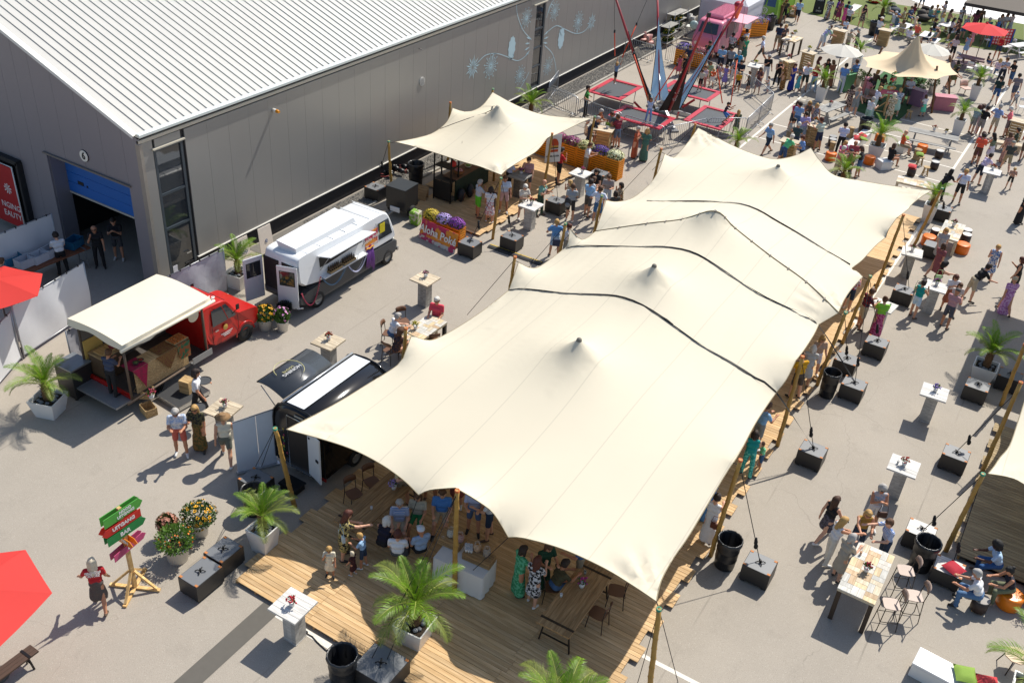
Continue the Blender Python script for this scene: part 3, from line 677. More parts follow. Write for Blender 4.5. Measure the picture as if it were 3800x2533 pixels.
# cloth seams: thin sewn bands visible as lines on the cloth
# hamburger tent
ht = thing('stretch_tent', 'small cream stretch tent over the hamburger stall by the hall wall', 'tent', (0, 0, 0))
HL, HF, HR, HB, HS = g('G', 150, 508, 2.6), g('G', 1030, 782, 2.62), g('G', 1788, 310, 2.6), g('G', 960, 95, 2.8), g('G', 627, 227, 2.75)
HE = g('G', 1410, 480, 2.55); HP = atx('G', 1005, 200, -21.45)
nb_ = len(BV)
canopy(ht, [[HL, g('G', 300, 545, 2.4), g('G', 470, 595, 2.3), g('G', 700, 670, 2.3), g('G', 860, 715, 2.4), HF], [HF, g('G', 1080, 735, 2.5), g('G', 1200, 660, 2.4), g('G', 1325, 583, 2.4), HE],
   [HE, g('G', 1520, 432, 2.5), g('G', 1680, 355, 2.5), HR], [HR, g('G', 1560, 303, 2.3), g('G', 1350, 275, 2.3), g('G', 1150, 200, 2.45), HB], [HB, g('G', 880, 200, 2.55), g('G', 800, 248, 2.45), g('G', 720, 258, 2.5), HS],
   [HS, g('G', 580, 340, 2.45), g('G', 470, 430, 2.3), g('G', 330, 475, 2.4), HL]], [(HP.x, HP.y, HP.z, .08)], [(HL.x, HL.y, .3, .06), (HF.x, HF.y, 1.9, .09), (HR.x, HR.y, -2.8, .06)])
MB().cyl((HP.x, HP.y, .1), (HP.x, HP.y, HP.z - .06), .055, n=8).build('pole', bamboo, ht)
for b, t_, tie, c in [(('G',120,950),('G',95,500),HL,'g'), (('G',960,1315),('G',1028,805),HF,'g'), (('G',1385,905),('G',1455,435),HE,'o'), (('G',1745,580),('G',1810,295),HR,'g')]:
 zt = tie.z + (.3 if c == 'o' else .12); tp = g(*t_, zt); bp = g(*b)
 if t_ == ('G',1810,295): bp = Vector((tp.x - .15, tp.y - .2, 0))
 pole_to(ht, bp, tp, .058, bamboo_cap_o if c == 'o' else bamboo_cap_g); rope_line(ht, tie, tp - Vector((0, 0, .1)), .012)
for t_, tie, c in [(('G',962,65),HB,'g'), (('G',608,178),HS,'o')]:
 tp = g(*t_, tie.z + .15); pole_to(ht, (tp.x - .1, tp.y + .1, 0), tp, .058, bamboo_cap_g if c == 'g' else bamboo_cap_o)
for a, b in [(g('G', 1028, 805, 2.7), g('G', 1120, 1275, .55)), (g('G', 1028, 805, 2.7), g('G', 770, 1340, .55)), (g('G', 1455, 440, 2.8), g('G', 1500, 975, .55)), (g('G', 95, 505, 2.7), g('G', 20, 760))]: rope_line(ht, a, b, .011); knot(ht, a.lerp(b, .72))
P = [on_cloth(*p) for p in [('G',880,212),('G',960,212),('G',1005,222),('G',900,270),('G',760,315),('G',640,358),('G',520,403)]]
P = [p for p in P if p is not None]
vs = []
for i, q in enumerate(P): vs += [q + Vector((.03, .03, .02)), q + Vector((-.03, -.03, .02))]
MB().add(vs, [(2 * i, 2 * i + 1, 2 * i + 3, 2 * i + 2) for i in range(len(P) - 1)]).build('strap', strapm, ht)
# right tent, mostly outside the frame
rt = thing('stretch_tent', 'cream stretch tent at the right edge above the weathered stage', 'tent', (0, 0, 0))
RA = g('O', 1940, 1135, 2.6); RB = g('O', 2240, 700, 2.6); V3 = Vector
canopy(rt, [[RA, g('O', 1990, 1075, 2.5), g('O', 2040, 1000, 2.42), g('O', 2120, 900, 2.4), g('O', 2190, 700, 2.45), V3((1.45, 28.5, 2.75))], [V3((1.45, 28.5, 2.75)), V3((1.75, 30.8, 2.55)), V3((1.3, 33, 2.8))],
   [V3((1.3, 33, 2.8)), V3((5, 32.6, 2.4)), V3((9.5, 33, 2.8))], [V3((9.5, 33, 2.8)), V3((9.1, 28, 2.5)), V3((9.5, 23.7, 2.6))],
   [V3((9.5, 23.7, 2.6)), V3((6, 24.6, 2.4)), V3((2.6, 24.15, 2.38)), g('O', 2150, 1175, 2.45), RA]], [(5.3, 28.5, 4.2, .13)], [(RA.x, RA.y, .5, .04)])
for b, t_, z_, c in [(('Q',1590,470),('O',1900,1135),2.75,'g'), (('O',1890,1120),('O',2215,375),2.95,'o'), (('O',2045,570),('O',2250,60),2.6,'o')]:
 pole_to(rt, g(*b), g(*t_, z_), .066, bamboo_cap_g if c == 'g' else bamboo_cap_o)
for a, b in [(g('O', 1890, 1150, 2.65), g('Q', 1400, 300, .56)), (g('O', 1885, 1190, 2.4), g('Q', 1650, 570, .5)), (g('O', 2215, 420, 2.7), g('O', 1680, 950, .56))]:
 rope_line(rt, a, b, .011); knot(rt, a.lerp(b, .8))
for a, b in [(RP[0], g('H', 2060, 555, .56)), (RP[1], g('O', 490, 925, .56)), (RP[3], g('O', 835, 378, .56)), (RP[2], g('O', 770, 170, .56)), (RP[4], g('N', 1045, 895, .56)), (RP[5], g('N', 1410, 60, .56)), (RP[3], g('N', 735, 1430, .56))]:
 a = a - Vector((0, 0, .12)); rope_line(tent, a, b, .011); knot(tent, a.lerp(b, .8))
# ================================================================== props: builders
whitewash = mat('whitewashed_wood', '#c9c6c0', .7, c2='#dedbd4', kind='wood', scale=1.5)
beigewood = mat('sanded_wood', '#b9a88d', .7, c2='#d3c5ab', kind='wood', scale=1.5)
greywood = mat('grey_weathered_wood', '#8d8b86', .8, c2='#a5a39d', kind='wood', scale=1.5)
darkwood = mat('dark_grey_wood', '#5d5954', .8, c2='#736e67', kind='wood', scale=1.5)
rusticw = mat('rustic_wood', '#94744c', .75, c2='#ae8d62', kind='wood', scale=1.5)
pallet = mat('pallet_wood', '#a98a5c', .75, c2='#c4a777', kind='wood', scale=1.5)
pinew = mat('pine', '#d2a868', .6, c2='#dfbb80', kind='wood', scale=1.0)
blackply = mat('black_plywood', '#2a2827', .45, var=.15, scale=4); greytop = mat('grey_ply_top', '#6f7173', .5, var=.08, scale=3)
rustply = mat('raw_ply_edge', '#b8743c', .7, var=.2)
blackmetal = mat('black_metal', '#1c1b1b', .4, metal=.3); blackplastic = mat('black_plastic', '#17181b', .42, var=.1); bagfilm = mat('bin_bag', '#1f2124', .28, var=.2, scale=12, bump=.6)
white_lac = mat('white_lacquer', '#dcdad6', .35, var=.03); steelbar = mat('galvanised', '#a9abad', .4, metal=.7, var=.06)
orange_pl = mat('orange_crate', '#f09418', .5, var=.08); stone = mat('grey_cobble', '#7b7e82', .75, var=.35, scale=7)
leafm = mat('palm_leaf', '#6f9420', .45, var=.35, scale=3, trans=.35); leafm2 = mat('palm_leaf_olive', '#7b8a3a', .55, var=.3, scale=3, trans=.3); rachm = mat('palm_stem', '#9aa04a', .6)
barkm = mat('palm_trunk', '#6b4f33', .9, var=.45, scale=14, bump=.8)
bushm = mat('shrub_leaf', '#4a6b25', .6, var=.4, scale=9, trans=.25); soil = mat('soil', '#33291f', .95)
def dirz(c, z):
 a, b = g(*c[0], z), g(*c[1], z); return math.atan2(b.y - a.y, b.x - a.x)
# ---- pedestal bar table
def bar_table(label, tile, cx, cy, e0, e1, style='white', w=.8):
 tm, pm = {'white': (whitewash, mat('washed_side', '#a9a6a0', .8, c2='#bdbab4', kind='wood', scale=1.5)), 'beige': (beigewood, greywood), 'grey': (greywood, greywood), 'dark': (greywood, darkwood)}[style]
 p = g(tile, cx, cy, 1.1); rz = dirz(((tile, *e0), (tile, *e1)), 1.1)
 t = thing('bar_table', label, 'bar table', (p.x, p.y, 0), rz, 'square pedestal bar tables')
 key = ('bt', style, w)
 if key not in KIDS:
  KIDS[key] = (MB().box(0, 0, 0, w, w / 5 - .003, .055, ch=.004).mesh('top_plank', tm), MB().box(0, 0, .5, .118, .022, 1.0, ch=.003).mesh('side_plank', pm))
 a, b = KIDS[key]
 for i in range(5): link('top_plank', a, t, (0, -w / 2 + (i + .5) * w / 5, 1.075))
 MB().box(0, 0, 1.035, w - .1, w - .1, .022).build('top_frame', pm, t)
 for s_ in range(4):
  for k in range(3):
   o = link('side_plank', b, t); an = s_ * PI / 2; x, y = (k - 1) * .12, -.17
   o.location = (x * math.cos(an) - y * math.sin(an), x * math.sin(an) + y * math.cos(an), .022); o.rotation_euler.z = an
 MB().box(0, 0, .012, .38, .38, .022).build('foot', pm, t)
 return p
# ---- small pot of flowers for table tops
def posy_mesh(fc, seed, leafy=1.0):
 rr = random.Random(seed); lv = MB(); bl = MB()
 for i in range(int(60 * leafy)):
  t, u = rr.uniform(0, 2 * PI), rr.uniform(.1, 1); d = Vector((math.cos(t) * u, math.sin(t) * u, rr.uniform(.2, 1))).normalized() * rr.uniform(.04, .1)
  c = Vector((0, 0, .1)) + d; s_ = d.orthogonal().normalized() * .014
  lv.add([c - d * .3, c + s_, c + d * .35, c - s_], [(0, 1, 2, 3)])
 for i in range(26):
  t, u = rr.uniform(0, 2 * PI), rr.uniform(0, 1); c = Vector((math.cos(t) * u * .1, math.sin(t) * u * .1, .17 + rr.uniform(0, .06) - .05 * u)); 
  bl.ball(c, rr.uniform(.012, .02), 5, 0, 3)
 return lv.mesh('foliage', bushm), bl.mesh('blooms', clr(fc, .6, var=.2))
POT = MB().lathe([(.001, .004), (.042, .004), (.055, .1), (.05, .1), (.045, .08), (.001, .08)], 12).mesh('pot', white_lac)
def posy(label, tile, x, y, z, fc='#c9405a', leafy=1.0, s=1.0):
 p = g(tile, x, y, z)
 o = thing('potted_flower', label, 'potted plant', (p.x, p.y, z), random.uniform(0, 6), 'small flower pots on tables'); o.scale = (s,) * 3
 if fc not in KIDS: KIDS[fc] = posy_mesh(fc, len(KIDS), leafy)
 link('pot', POT, o); link('foliage', KIDS[fc][0], o); link('blooms', KIDS[fc][1], o)
 return o
# ---- black ballast crate
def ballast(label, tile, x, y, rz=0.0, sx=.74, sy=.64, hz=.56, top=None, hook=True):
 p = g(tile, x, y, hz)
 t = thing('ballast_crate', label, 'ballast crate', (p.x, p.y, 0), rz, 'black plywood ballast crates')
 MB().box(0, 0, hz / 2 + .03, sx, sy, hz - .06, ch=.008).build('body', blackply, t)
 MB().box(0, 0, hz - .004, sx - .03, sy - .03, .012).build('lid', top or greytop, t)
 for i in (-1, 1):
  for j in (-1, 1): MB().box(i * (sx / 2 - .05), j * (sy / 2 - .05), hz + .004, .085, .06, .012).build('corner_plate', rustply, t)
  MB().box(i * (sx / 2 - .09), 0, .02, .12, sy - .06, .06).build('runner', blackply, t)
 if hook:
  m = MB()
  for k in range(4): a = k * PI / 2 + .5; m.tube([(0, 0, hz + .01), (math.cos(a) * .06, math.sin(a) * .06, hz + .06), (math.cos(a) * .13, math.sin(a) * .13, hz + .02)], .014, 5)
  m.cyl((0, 0, hz), (0, 0, hz + .1), .025, n=7); m.build('anchor_hook', blackmetal, t)
 return t
# ---- round black bin with bag
BIN = None
def bin_(label, tile, x, y, h=.95, r=.3, bagged=True, col=None):
 global BIN
 p = g(tile, x, y, h); t = thing('waste_bin', label, 'bin', (p.x, p.y, 0), random.uniform(0, 6), 'round black waste bins')
 if BIN is None:
  BIN = (MB().lathe([(.01, .01), (.25, .01), (.265, .04), (.28, .3), (.29, .31), (.285, .33), (.293, .6), (.303, .61), (.297, .63), (.3, .93), (.315, .95), (.3, .955), (.285, .93), (.25, .06), (.01, .05)], 28).mesh('drum', blackplastic), None)
  m = MB(); n = 40; prof = [(.27, .5), (.285, .9), (.3, .97), (.325, .965), (.335, .9), (.325, .82)]; vs = []
  for i, (a, z) in enumerate(prof):
   for j in range(n):
    th = 2 * PI * j / n; w = math.sin(j * 3.3 + i) * .006 + math.sin(j * 1.7) * .006; vs.append((math.cos(th) * (a + w), math.sin(th) * (a + w), z + (w * 3 if i > 3 else 0)))
  m.add(vs, [(i * n + j, i * n + (j + 1) % n, i * n + n + (j + 1) % n, i * n + n + j) for i in range(len(prof) - 1) for j in range(n)], 0, True)
  BIN = (BIN[0], m.mesh('bin_bag', bagfilm))
 link('drum', BIN[0], t)
 if bagged: link('bin_bag', BIN[1], t)
 t.scale = (r / .3, r / .3, h / .95)
 return t
# ---- palms
def frond_mesh(seed, e0, L, droop, mt):
 rr = random.Random(seed); m = MB(); n = 16; P = []; p = Vector((0, 0, 0)); e = e0
 for i in range(n + 1):
  P.append(p.copy()); p = p + Vector((0, math.cos(e), math.sin(e))) * (L / n); e -= droop / n * (.4 + 1.6 * i / n)
 m.tube(P, [.016 * (1 - .85 * i / n) for i in range(n + 1)], 5, 1, False)
 K = 38
 for k in range(K):
  t = .14 + .86 * k / K; f_ = t * n; i = min(int(f_), n - 1); c = P[i].lerp(P[i + 1], f_ - i); d = (P[i + 1] - P[i]).normalized()
  up = Vector((1, 0, 0)).cross(d); ll = L * .25 * (math.sin(PI * min(1, (t * .93 + .06))) ** .7) * rr.uniform(.85, 1.1)
  for s_ in (-1, 1):
   q = (Vector((s_, 0, 0)) * .8 + d * (.55 + .5 * t) + up * (.28 + rr.uniform(-.12, .12))).normalized()
   tip = c + q * ll + Vector((0, 0, -ll * .22)); md = c + q * ll * .5; w = d * (.0105)
   m.add([c - w * .6, c + w * .6, md + w, md - w, tip], [(0, 1, 2, 3), (3, 2, 4)], 0)
 return m.mesh('frond', [mt, rachm])
FR = [frond_mesh(1, 1.35, 1.2, .9, leafm), frond_mesh(2, 1.15, 1.3, 1.25, leafm), frond_mesh(3, .95, 1.3, 1.4, leafm), frond_mesh(4, .7, 1.25, 1.4, leafm2), frond_mesh(5, .4, 1.1, 1.6, leafm2), frond_mesh(6, 1.42, .95, .5, leafm)]
TRUNK = None
def planter_low(o, w=.78, h=.62):
 a, b = w / 2, w * .36; t = .035; m = MB(); Z = [(b, 0), (a, h), (a - t, h), (a - t - .02, h - .12)]
 vs = [(x * k, y * k, z) for k, z in Z for x, y in ((-1, -1), (1, -1), (1, 1), (-1, 1))]
 m.add(vs, [(i * 4 + j, i * 4 + (j + 1) % 4, i * 4 + 4 + (j + 1) % 4, i * 4 + 4 + j) for i in range(3) for j in range(4)] + [(12, 13, 14, 15)]); m.build('planter', white_lac, o)
 return h - .1
def palm(label, pos, pot='low', s=1.0, seed=0, n=17, rz=None, potw=.78, poth=.62, lean=0):
 global TRUNK
 o = thing('potted_palm', label, 'palm', pos, 0 if rz is None else rz, 'date palms in planters'); rr = random.Random(seed + 50)
 zb = .0
 if pot == 'low': zb = planter_low(o, potw, poth)
 elif pot == 'tall': zb = planter_low(o, .56, .86)
 elif pot == 'black': MB().lathe([(.01, .01), (.2, .01), (.27, .4), (.24, .4), (.22, .34), (.01, .34)], 18).build('planter', blackplastic, o); zb = .34
 if pot != 'none':
  for k in range(9):
   a = k * .7 + rr.uniform(0, .4); q = potw * .3 if pot == 'low' else .17
   if pot == 'low': MB().ball((math.cos(a) * q * rr.uniform(.75, 1.05), math.sin(a) * q * rr.uniform(.75, 1.05), zb + .03), (rr.uniform(.05, .085), rr.uniform(.05, .07), .05), 7, 0, 4).build('stone', stone, o)
  MB().box(0, 0, zb - .01, potw * .8 if pot == 'low' else .4, potw * .8 if pot == 'low' else .4, .02).build('soil', soil, o)
 if TRUNK is None:
  m = MB(); n_ = 10; prof = [(.1, 0), (.13, .08), (.12, .2), (.13, .3), (.1, .42), (.05, .5)]; m.lathe(prof, 12)
  rq = random.Random(4)
  for k in range(70):
   a, z = k * 2.4, .04 + .4 * k / 70; d = Vector((math.cos(a), math.sin(a), 0)); c = d * .11 + Vector((0, 0, z)); sd = Vector((-d.y, d.x, 0)) * .03
   m.add([c - sd, c + sd, c + d * .05 + Vector((0, 0, .06))], [(0, 1, 2)])
  TRUNK = m.mesh('trunk', barkm)
 tk = link('trunk', TRUNK, o, (0, 0, zb)); tk.scale = (s, s, s * 1.25)
 for k in range(n):
  q = k / n; me = FR[5] if k < 2 else FR[min(4, int(q * 5.2))]
  f_ = link('frond', me, o, (0, 0, zb + .53 * s)); f_.rotation_euler = (rr.uniform(-.1, .1), rr.uniform(-.12, .12), k * 2.4 + rr.uniform(-.3, .3)); f_.scale = (s * rr.uniform(.85, 1.1),) * 3
 return o
# ---- large round flower pot
def bush(n, r, zc, hz, seed, leaf=.045, mt=None):
 rr = random.Random(seed); m = MB()
 for i in range(n):
  d = Vector((rr.gauss(0, 1), rr.gauss(0, 1), rr.gauss(0, 1))).normalized(); k = rr.uniform(.45, 1.05) ** .6
  c = Vector((d.x * r * k, d.y * r * k, zc + d.z * hz * k)); t = (d + Vector((rr.uniform(-.6, .6), rr.uniform(-.6, .6), rr.uniform(-.2, .8)))).normalized(); s_ = t.orthogonal().normalized()
  s_ = (s_ * math.cos(i) + t.cross(s_) * math.sin(i)); L = leaf * rr.uniform(.7, 1.3)
  m.add([c - t * L, c + s_ * L * .45, c + t * L, c - s_ * L * .45], [(0, 1, 2, 3)])
 return m.mesh('foliage', mt or bushm)
def blooms(n, r, zc, hz, seed, size, col, center=None, up=.3):
 rr = random.Random(seed); m = MB()
 for i in range(n):
  d = Vector((rr.gauss(0, 1), rr.gauss(0, 1), rr.gauss(0, 1) + up)); d.normalize()
  if d.z < -.35: d.z = -d.z
  c = Vector((d.x * r, d.y * r, zc + d.z * hz)) * 1.0 ; k = rr.uniform(.96, 1.1); c = Vector((d.x * r * k, d.y * r * k, zc + d.z * hz * k)); a = d.orthogonal().normalized(); b = d.cross(a); s_ = size * rr.uniform(.7, 1.2)
  n5 = 6; ring = [c + (a * math.cos(2 * PI * j / n5) + b * math.sin(2 * PI * j / n5)) * s_ * (1 if j % 2 else .7) + d * s_ * .15 for j in range(n5)]
  m.add([c] + ring, [(0, j + 1, (j + 1) % n5 + 1) for j in range(n5)])
  if center: m.ball(c + d * s_ * .1, s_ * .36, 5, 1, 3)
 return m.mesh('blooms', [clr(col, .6, var=.25, kind='spots', scale=9, c2=None), clr(center or '#332211')])
def flower_pot(label, pos, r=.24, h=.42, cols=(('#e8b010', 60, .045, '#3a2410'),), br=.33, bh=.28, seed=1, leaf='#4a6b25', nleaf=1000, pot=True):
 o = thing('flower_pot', label, 'flower pot', pos, seed * 1.3, 'big white pots of flowers')
 MB().lathe([(.01, .005), (r * .82, .005), (r, h), (r * 1.05, h), (r * 1.05, h - .035), (r * .95, h - .02), (r * .9, h - .06), (.01, h - .06)], 22).build('pot', white_lac, o)
 MB().lathe([(.01, h - .05), (r * .9, h - .05)], 16).build('soil', soil, o)
 link('foliage', bush(nleaf, br, h + bh * .62, bh, seed, mt=mat('leaf_' + leaf, leaf, .6, var=.4, scale=9, trans=.25)), o)
 for i, (c, n, s_, ce) in enumerate(cols): link('blooms', blooms(n, br * 1.02, h + bh * .62, bh * 1.05, seed + i, s_, c, ce), o)
 return o
# ---- orange slatted crate with flowers
CR8 = {}
def crate_planter(label, pos, rz, L=.6, h=.75, w=.42, fc='#8e6ac0', seed=1, slats=7, flower=True, group='orange slatted crates of flowers'):
 o = thing('crate_planter', label, 'planter', pos, rz, group); k = (L, h, w, slats)
 if k not in CR8:
  sp_ = h / slats
  CR8[k] = (MB().box(0, 0, 0, L - .006, .02, sp_ * .68, ch=.003).mesh('slat', orange_pl), MB().box(0, 0, 0, .02, w - .05, sp_ * .68).mesh('slat', orange_pl), MB().box(0, 0, h / 2, .05, .05, h).mesh('corner_post', orange_pl), MB().box(0, 0, h / 2 - .02, L - .06, w - .06, h - .06).mesh('liner', clr('#7a4a10')))
 a, b, c, d = CR8[k]
 for i in range(slats):
  z = (i + .5) * h / slats
  for s_ in (-1, 1): link('slat', a, o, (0, s_ * w / 2, z))
  for s_ in (-1, 1): link('slat', b, o, (s_ * (L / 2 - .015), 0, z))
 for x in (-1, 1):
  for y in (-1, 1): link('corner_post', c, o, (x * (L / 2 - .03), y * (w / 2 - .04), 0))
 link('liner', d, o)
 if flower:
  f_ = link('foliage', bush(500, L * .52, h + .1, .2, seed), o); f_.scale = (1, .8, 1)
  link('blooms', blooms(400, L * .58, h + .1, .24, seed, .034, fc, None, .6), f_)
 return o
# ---- seats
brownply = mat('brown_seat', '#6b4a34', .45, var=.12); tubem = mat('dark_tube', '#3a332c', .4, metal=.5)
def curved_plate(m, w, hgt, depth, z0, y0, thick, tilt=0, n=6, mi=0):
 vs = []
 for k in (0, 1):
  for j in range(2):
   for i in range(n + 1):
    x = (i / n - .5) * w; y = y0 - depth * (1 - (2 * i / n - 1) ** 2) + (thick if k else 0) - tilt * j; vs.append((x, y, z0 + j * hgt - (.03 if i in (0, n) else 0) * (1 if j else -1)))
 c = n + 1; F = []
 for i in range(n): F += [(i, i + 1, c + i + 1, c + i), (2 * c + i, 3 * c + i, 3 * c + i + 1, 2 * c + i + 1), (i, 2 * c + i, 2 * c + i + 1, i + 1), (c + i, c + i + 1, 3 * c + i + 1, 3 * c + i)]
 F += [(0, c, 3 * c, 2 * c), (n, 2 * c + n, 3 * c + n, c + n)]
 m.add(vs, F, mi, True)
def make_chair(sh=.45, kind='chair'):
 seat = MB(); 
 pr = [(.0, -.2), (.16, -.2), (.19, -.12), (.2, .0), (.18, .17), (.12, .2), (0, .2)]; poly = [(x, y) for x, y in pr] + [(-x, y) for x, y in pr[::-1][1:-1]]
 seat.prism(poly, sh - .02, sh, 0); back = MB(); curved_plate(back, .38, .17, .05, sh + .26, -.2, .014, .05)
 legs = []
 for s_ in (-1, 1):
  legs.append(MB().tube([(s_ * .17, .16, sh - .02), (s_ * .2, .2, 0)], .012, 6).mesh('leg', tubem))
  legs.append(MB().tube([(s_ * .17, -.24, sh + .38), (s_ * .17, -.2, sh), (s_ * .2, -.24 if sh < .6 else -.26, 0)], .012, 6).mesh('leg', tubem))
 fr = MB().tube([(-.17, .15, sh - .03), (.17, .15, sh - .03)], .01, 5).tube([(-.17, -.19, sh - .03), (.17, -.19, sh - .03)], .01, 5)
 if sh > .6:
  for y in (.19, -.235): fr.tube([(-.19, y, .28), (.19, y, .28)], .01, 5)
  for s_ in (-1, 1): fr.tube([(s_ * .19, .19, .28), (s_ * .19, -.235, .28)], .01, 5)
 return [('seat', seat.mesh('seat', brownply)), ('backrest', back.mesh('backrest', brownply))] + [('leg', l) for l in legs] + [('frame', fr.mesh('frame', tubem))]
CH = {}
def chair(label, pos, rz, sh=.45, seatm=None, group=None, name='chair', z=0):
 if sh not in CH: CH[sh] = make_chair(sh)
 o = thing(name, label, 'chair' if sh < .6 else 'bar stool', (pos[0], pos[1], z), rz, group or ('brown plywood chairs' if sh < .6 else 'brown bar stools'))
 for nme, me in CH[sh]:
  c = link(nme, me, o)
  if seatm and nme in ('seat', 'backrest'): c.material_slots[0].link = 'OBJECT'; c.material_slots[0].material = seatm
  if seatm and nme in ('leg', 'frame') and seatm == white_lac: c.material_slots[0].link = 'OBJECT'; c.material_slots[0].material = white_lac
 return o
def pouf(label, pos, col='#e07a10', r=.24, h=.42, kind='pouf'):
 o = thing('pouf', label, 'pouf', pos, 0, 'round poufs')
 MB().lathe([(.01, .0), (r * .93, .0), (r, .03), (r, h - .05), (r * .95, h - .01), (r * .8, h), (.01, h)], 24).build('body', mat('vinyl_' + col, col, .35, var=.05), o)
 MB().tube([(math.cos(i * PI / 12) * r * 1.002, math.sin(i * PI / 12) * r * 1.002, h - .07) for i in range(25)], .006, 4, 0, False).build('piping', clr(col, .5), o)
 return o
def barrel(label, pos, top='#c9c6c0', body='#3a2c26', r=.2, h=.42, cat='stool'):
 o = thing('barrel_stool', label, cat, pos, 0, 'brown barrel stools')
 MB().lathe([(.01, .05), (r, .05), (r * 1.03, h * .5), (r, h - .03), (.01, h - .03)], 20).build('body', clr(body, .6, var=.2), o)
 MB().lathe([(.01, h - .03), (r * .97, h - .03), (r * .97, h), (.01, h)], 20, smooth=False).build('seat_pad', clr(top, .6), o)
 for k in range(4): a = k * PI / 2 + .8; MB().cyl((math.cos(a) * r * .8, math.sin(a) * r * .8, 0), (math.cos(a) * r * .8, math.sin(a) * r * .8, .06), .025, n=6).build('leg', pallet, o)
 return o
def cushion(label, pos, col, rz=0, s=.42, tilt=0):
 o = thing('cushion', label, 'cushion', pos, rz); m = MB(); n = 6; vs = []; F = []
 for k in (1, -1):
  for i in range(n + 1):
   for j in range(n + 1):
    u, v = i / n * 2 - 1, j / n * 2 - 1; hz = .07 * ((1 - u ** 4) * (1 - v ** 4)) ** .5; q = 1 - .06 * (1 - abs(u * v)); vs.append((u * s / 2 * q, v * s / 2 * q, .075 + k * hz))
 c = (n + 1) ** 2
 for i in range(n):
  for j in range(n):
   a = i * (n + 1) + j; F += [(a, a + n + 1, a + n + 2, a + 1), (c + a, c + a + 1, c + a + n + 2, c + a + n + 1)]
 m.add(vs, F, 0, True); b = m.build('cover', mat('cushion_' + col, col, .85, var=.08, scale=30, bump=.1), o); b.rotation_euler.x = tilt
 MB().tube([(s * .47 * x, s * .47 * y, .075) for x, y in ((-1, -1), (1, -1), (1, 1), (-1, 1), (-1, -1))], .008, 4, 0, False).build('piping', clr(col, .9), b)
 return o
def plank_table(name, label, c, rz, L, w, h, nb, topm, legm, style='block', cat='table', group=None, z=0, th=.05):
 o = thing(name, label, cat, (c[0], c[1], z), rz, group); bw = w / nb
 me = MB().box(0, 0, 0, L, bw - .004, th, ch=.004).mesh('top_plank', topm)
 for i in range(nb): link('top_plank', me, o, (0, -w / 2 + (i + .5) * bw, h - th / 2))
 if style == 'block':
  lm = MB().box(0, 0, (h - th) / 2, .1, .1, h - th, ch=.005).mesh('leg', legm)
  for i in (-1, 1):
   for j in (-1, 1): link('leg', lm, o, (i * (L / 2 - .07), j * (w / 2 - .07), 0))
  MB().box(0, w / 2 - .05, h - th - .05, L - .25, .03, .08).box(0, -w / 2 + .05, h - th - .05, L - .25, .03, .08).build('apron', legm, o)
 else:
  for i in (-1, 1):
   x = i * (L / 2 - .22)
   for j in (-1, 1): MB().bar((x, j * (w / 2 - .12), h - th), (x + i * .03, j * (w / 2 - .02), 0), .035, .035).build('leg', legm, o)
   MB().bar((x, -w / 2 + .06, .22), (x, w / 2 - .06, .22), .03, .03).build('stretcher', legm, o)
   MB().box(x, 0, h + .003, .06, w + .02, .012).build('strap_iron', legm, o)
 return o
REC = [mat('reclaimed_%d' % i, c, .75, c2=d, kind='wood', scale=1.5) for i, (c, d) in enumerate([('#c8b99d', '#d6c9b0'), ('#bda07c', '#cbb292'), ('#cfc8bb', '#dcd6ca'), ('#bdbab0', '#cbc8bf'), ('#cdb68e', '#d9c6a2')])]
def patch_table(label, c, rz, L, w, h, nx, ny, legm, group='reclaimed wood tables'):
 """top of reclaimed boards laid crosswise, heavy legs"""
 o = thing('high_table', label, 'table', (c[0], c[1], 0), rz, group); rr = random.Random(int(L * 100 + c[0]))
 MB().box(0, 0, h - .07, L - .01, w - .01, .06).build('top_frame', REC[0], o)
 mesh = {}
 for i in range(nx):
  for j in range(ny):
   if (i + j) % 2 == 0: sub = [(-.25, 0, .5, 1), (.25, 0, .5, 1)]
   else: sub = [(0, -.25, 1, .5), (0, .25, 1, .5)]
   for (u, v, a, b) in sub:
    k = (a, b, rr.randrange(5)); cw, chh = L / nx, w / ny
    if k not in mesh: mesh[k] = MB().box(0, 0, 0, a * cw - .004, b * chh - .004, .03, ch=.003).mesh('top_board', REC[k[2]])
    link('top_board', mesh[k], o, (-L / 2 + (i + .5 + u) * cw, -w / 2 + (j + .5 + v) * chh, h - .025 + rr.uniform(-.001, .001)))
 lm = MB().box(0, 0, (h - .1) / 2, .11, .11, h - .1, ch=.006).mesh('leg', legm)
 for i in (-1, 1):
  for j in (-1, 1): link('leg', lm, o, (i * (L / 2 - .07), j * (w / 2 - .07), 0))
 return o
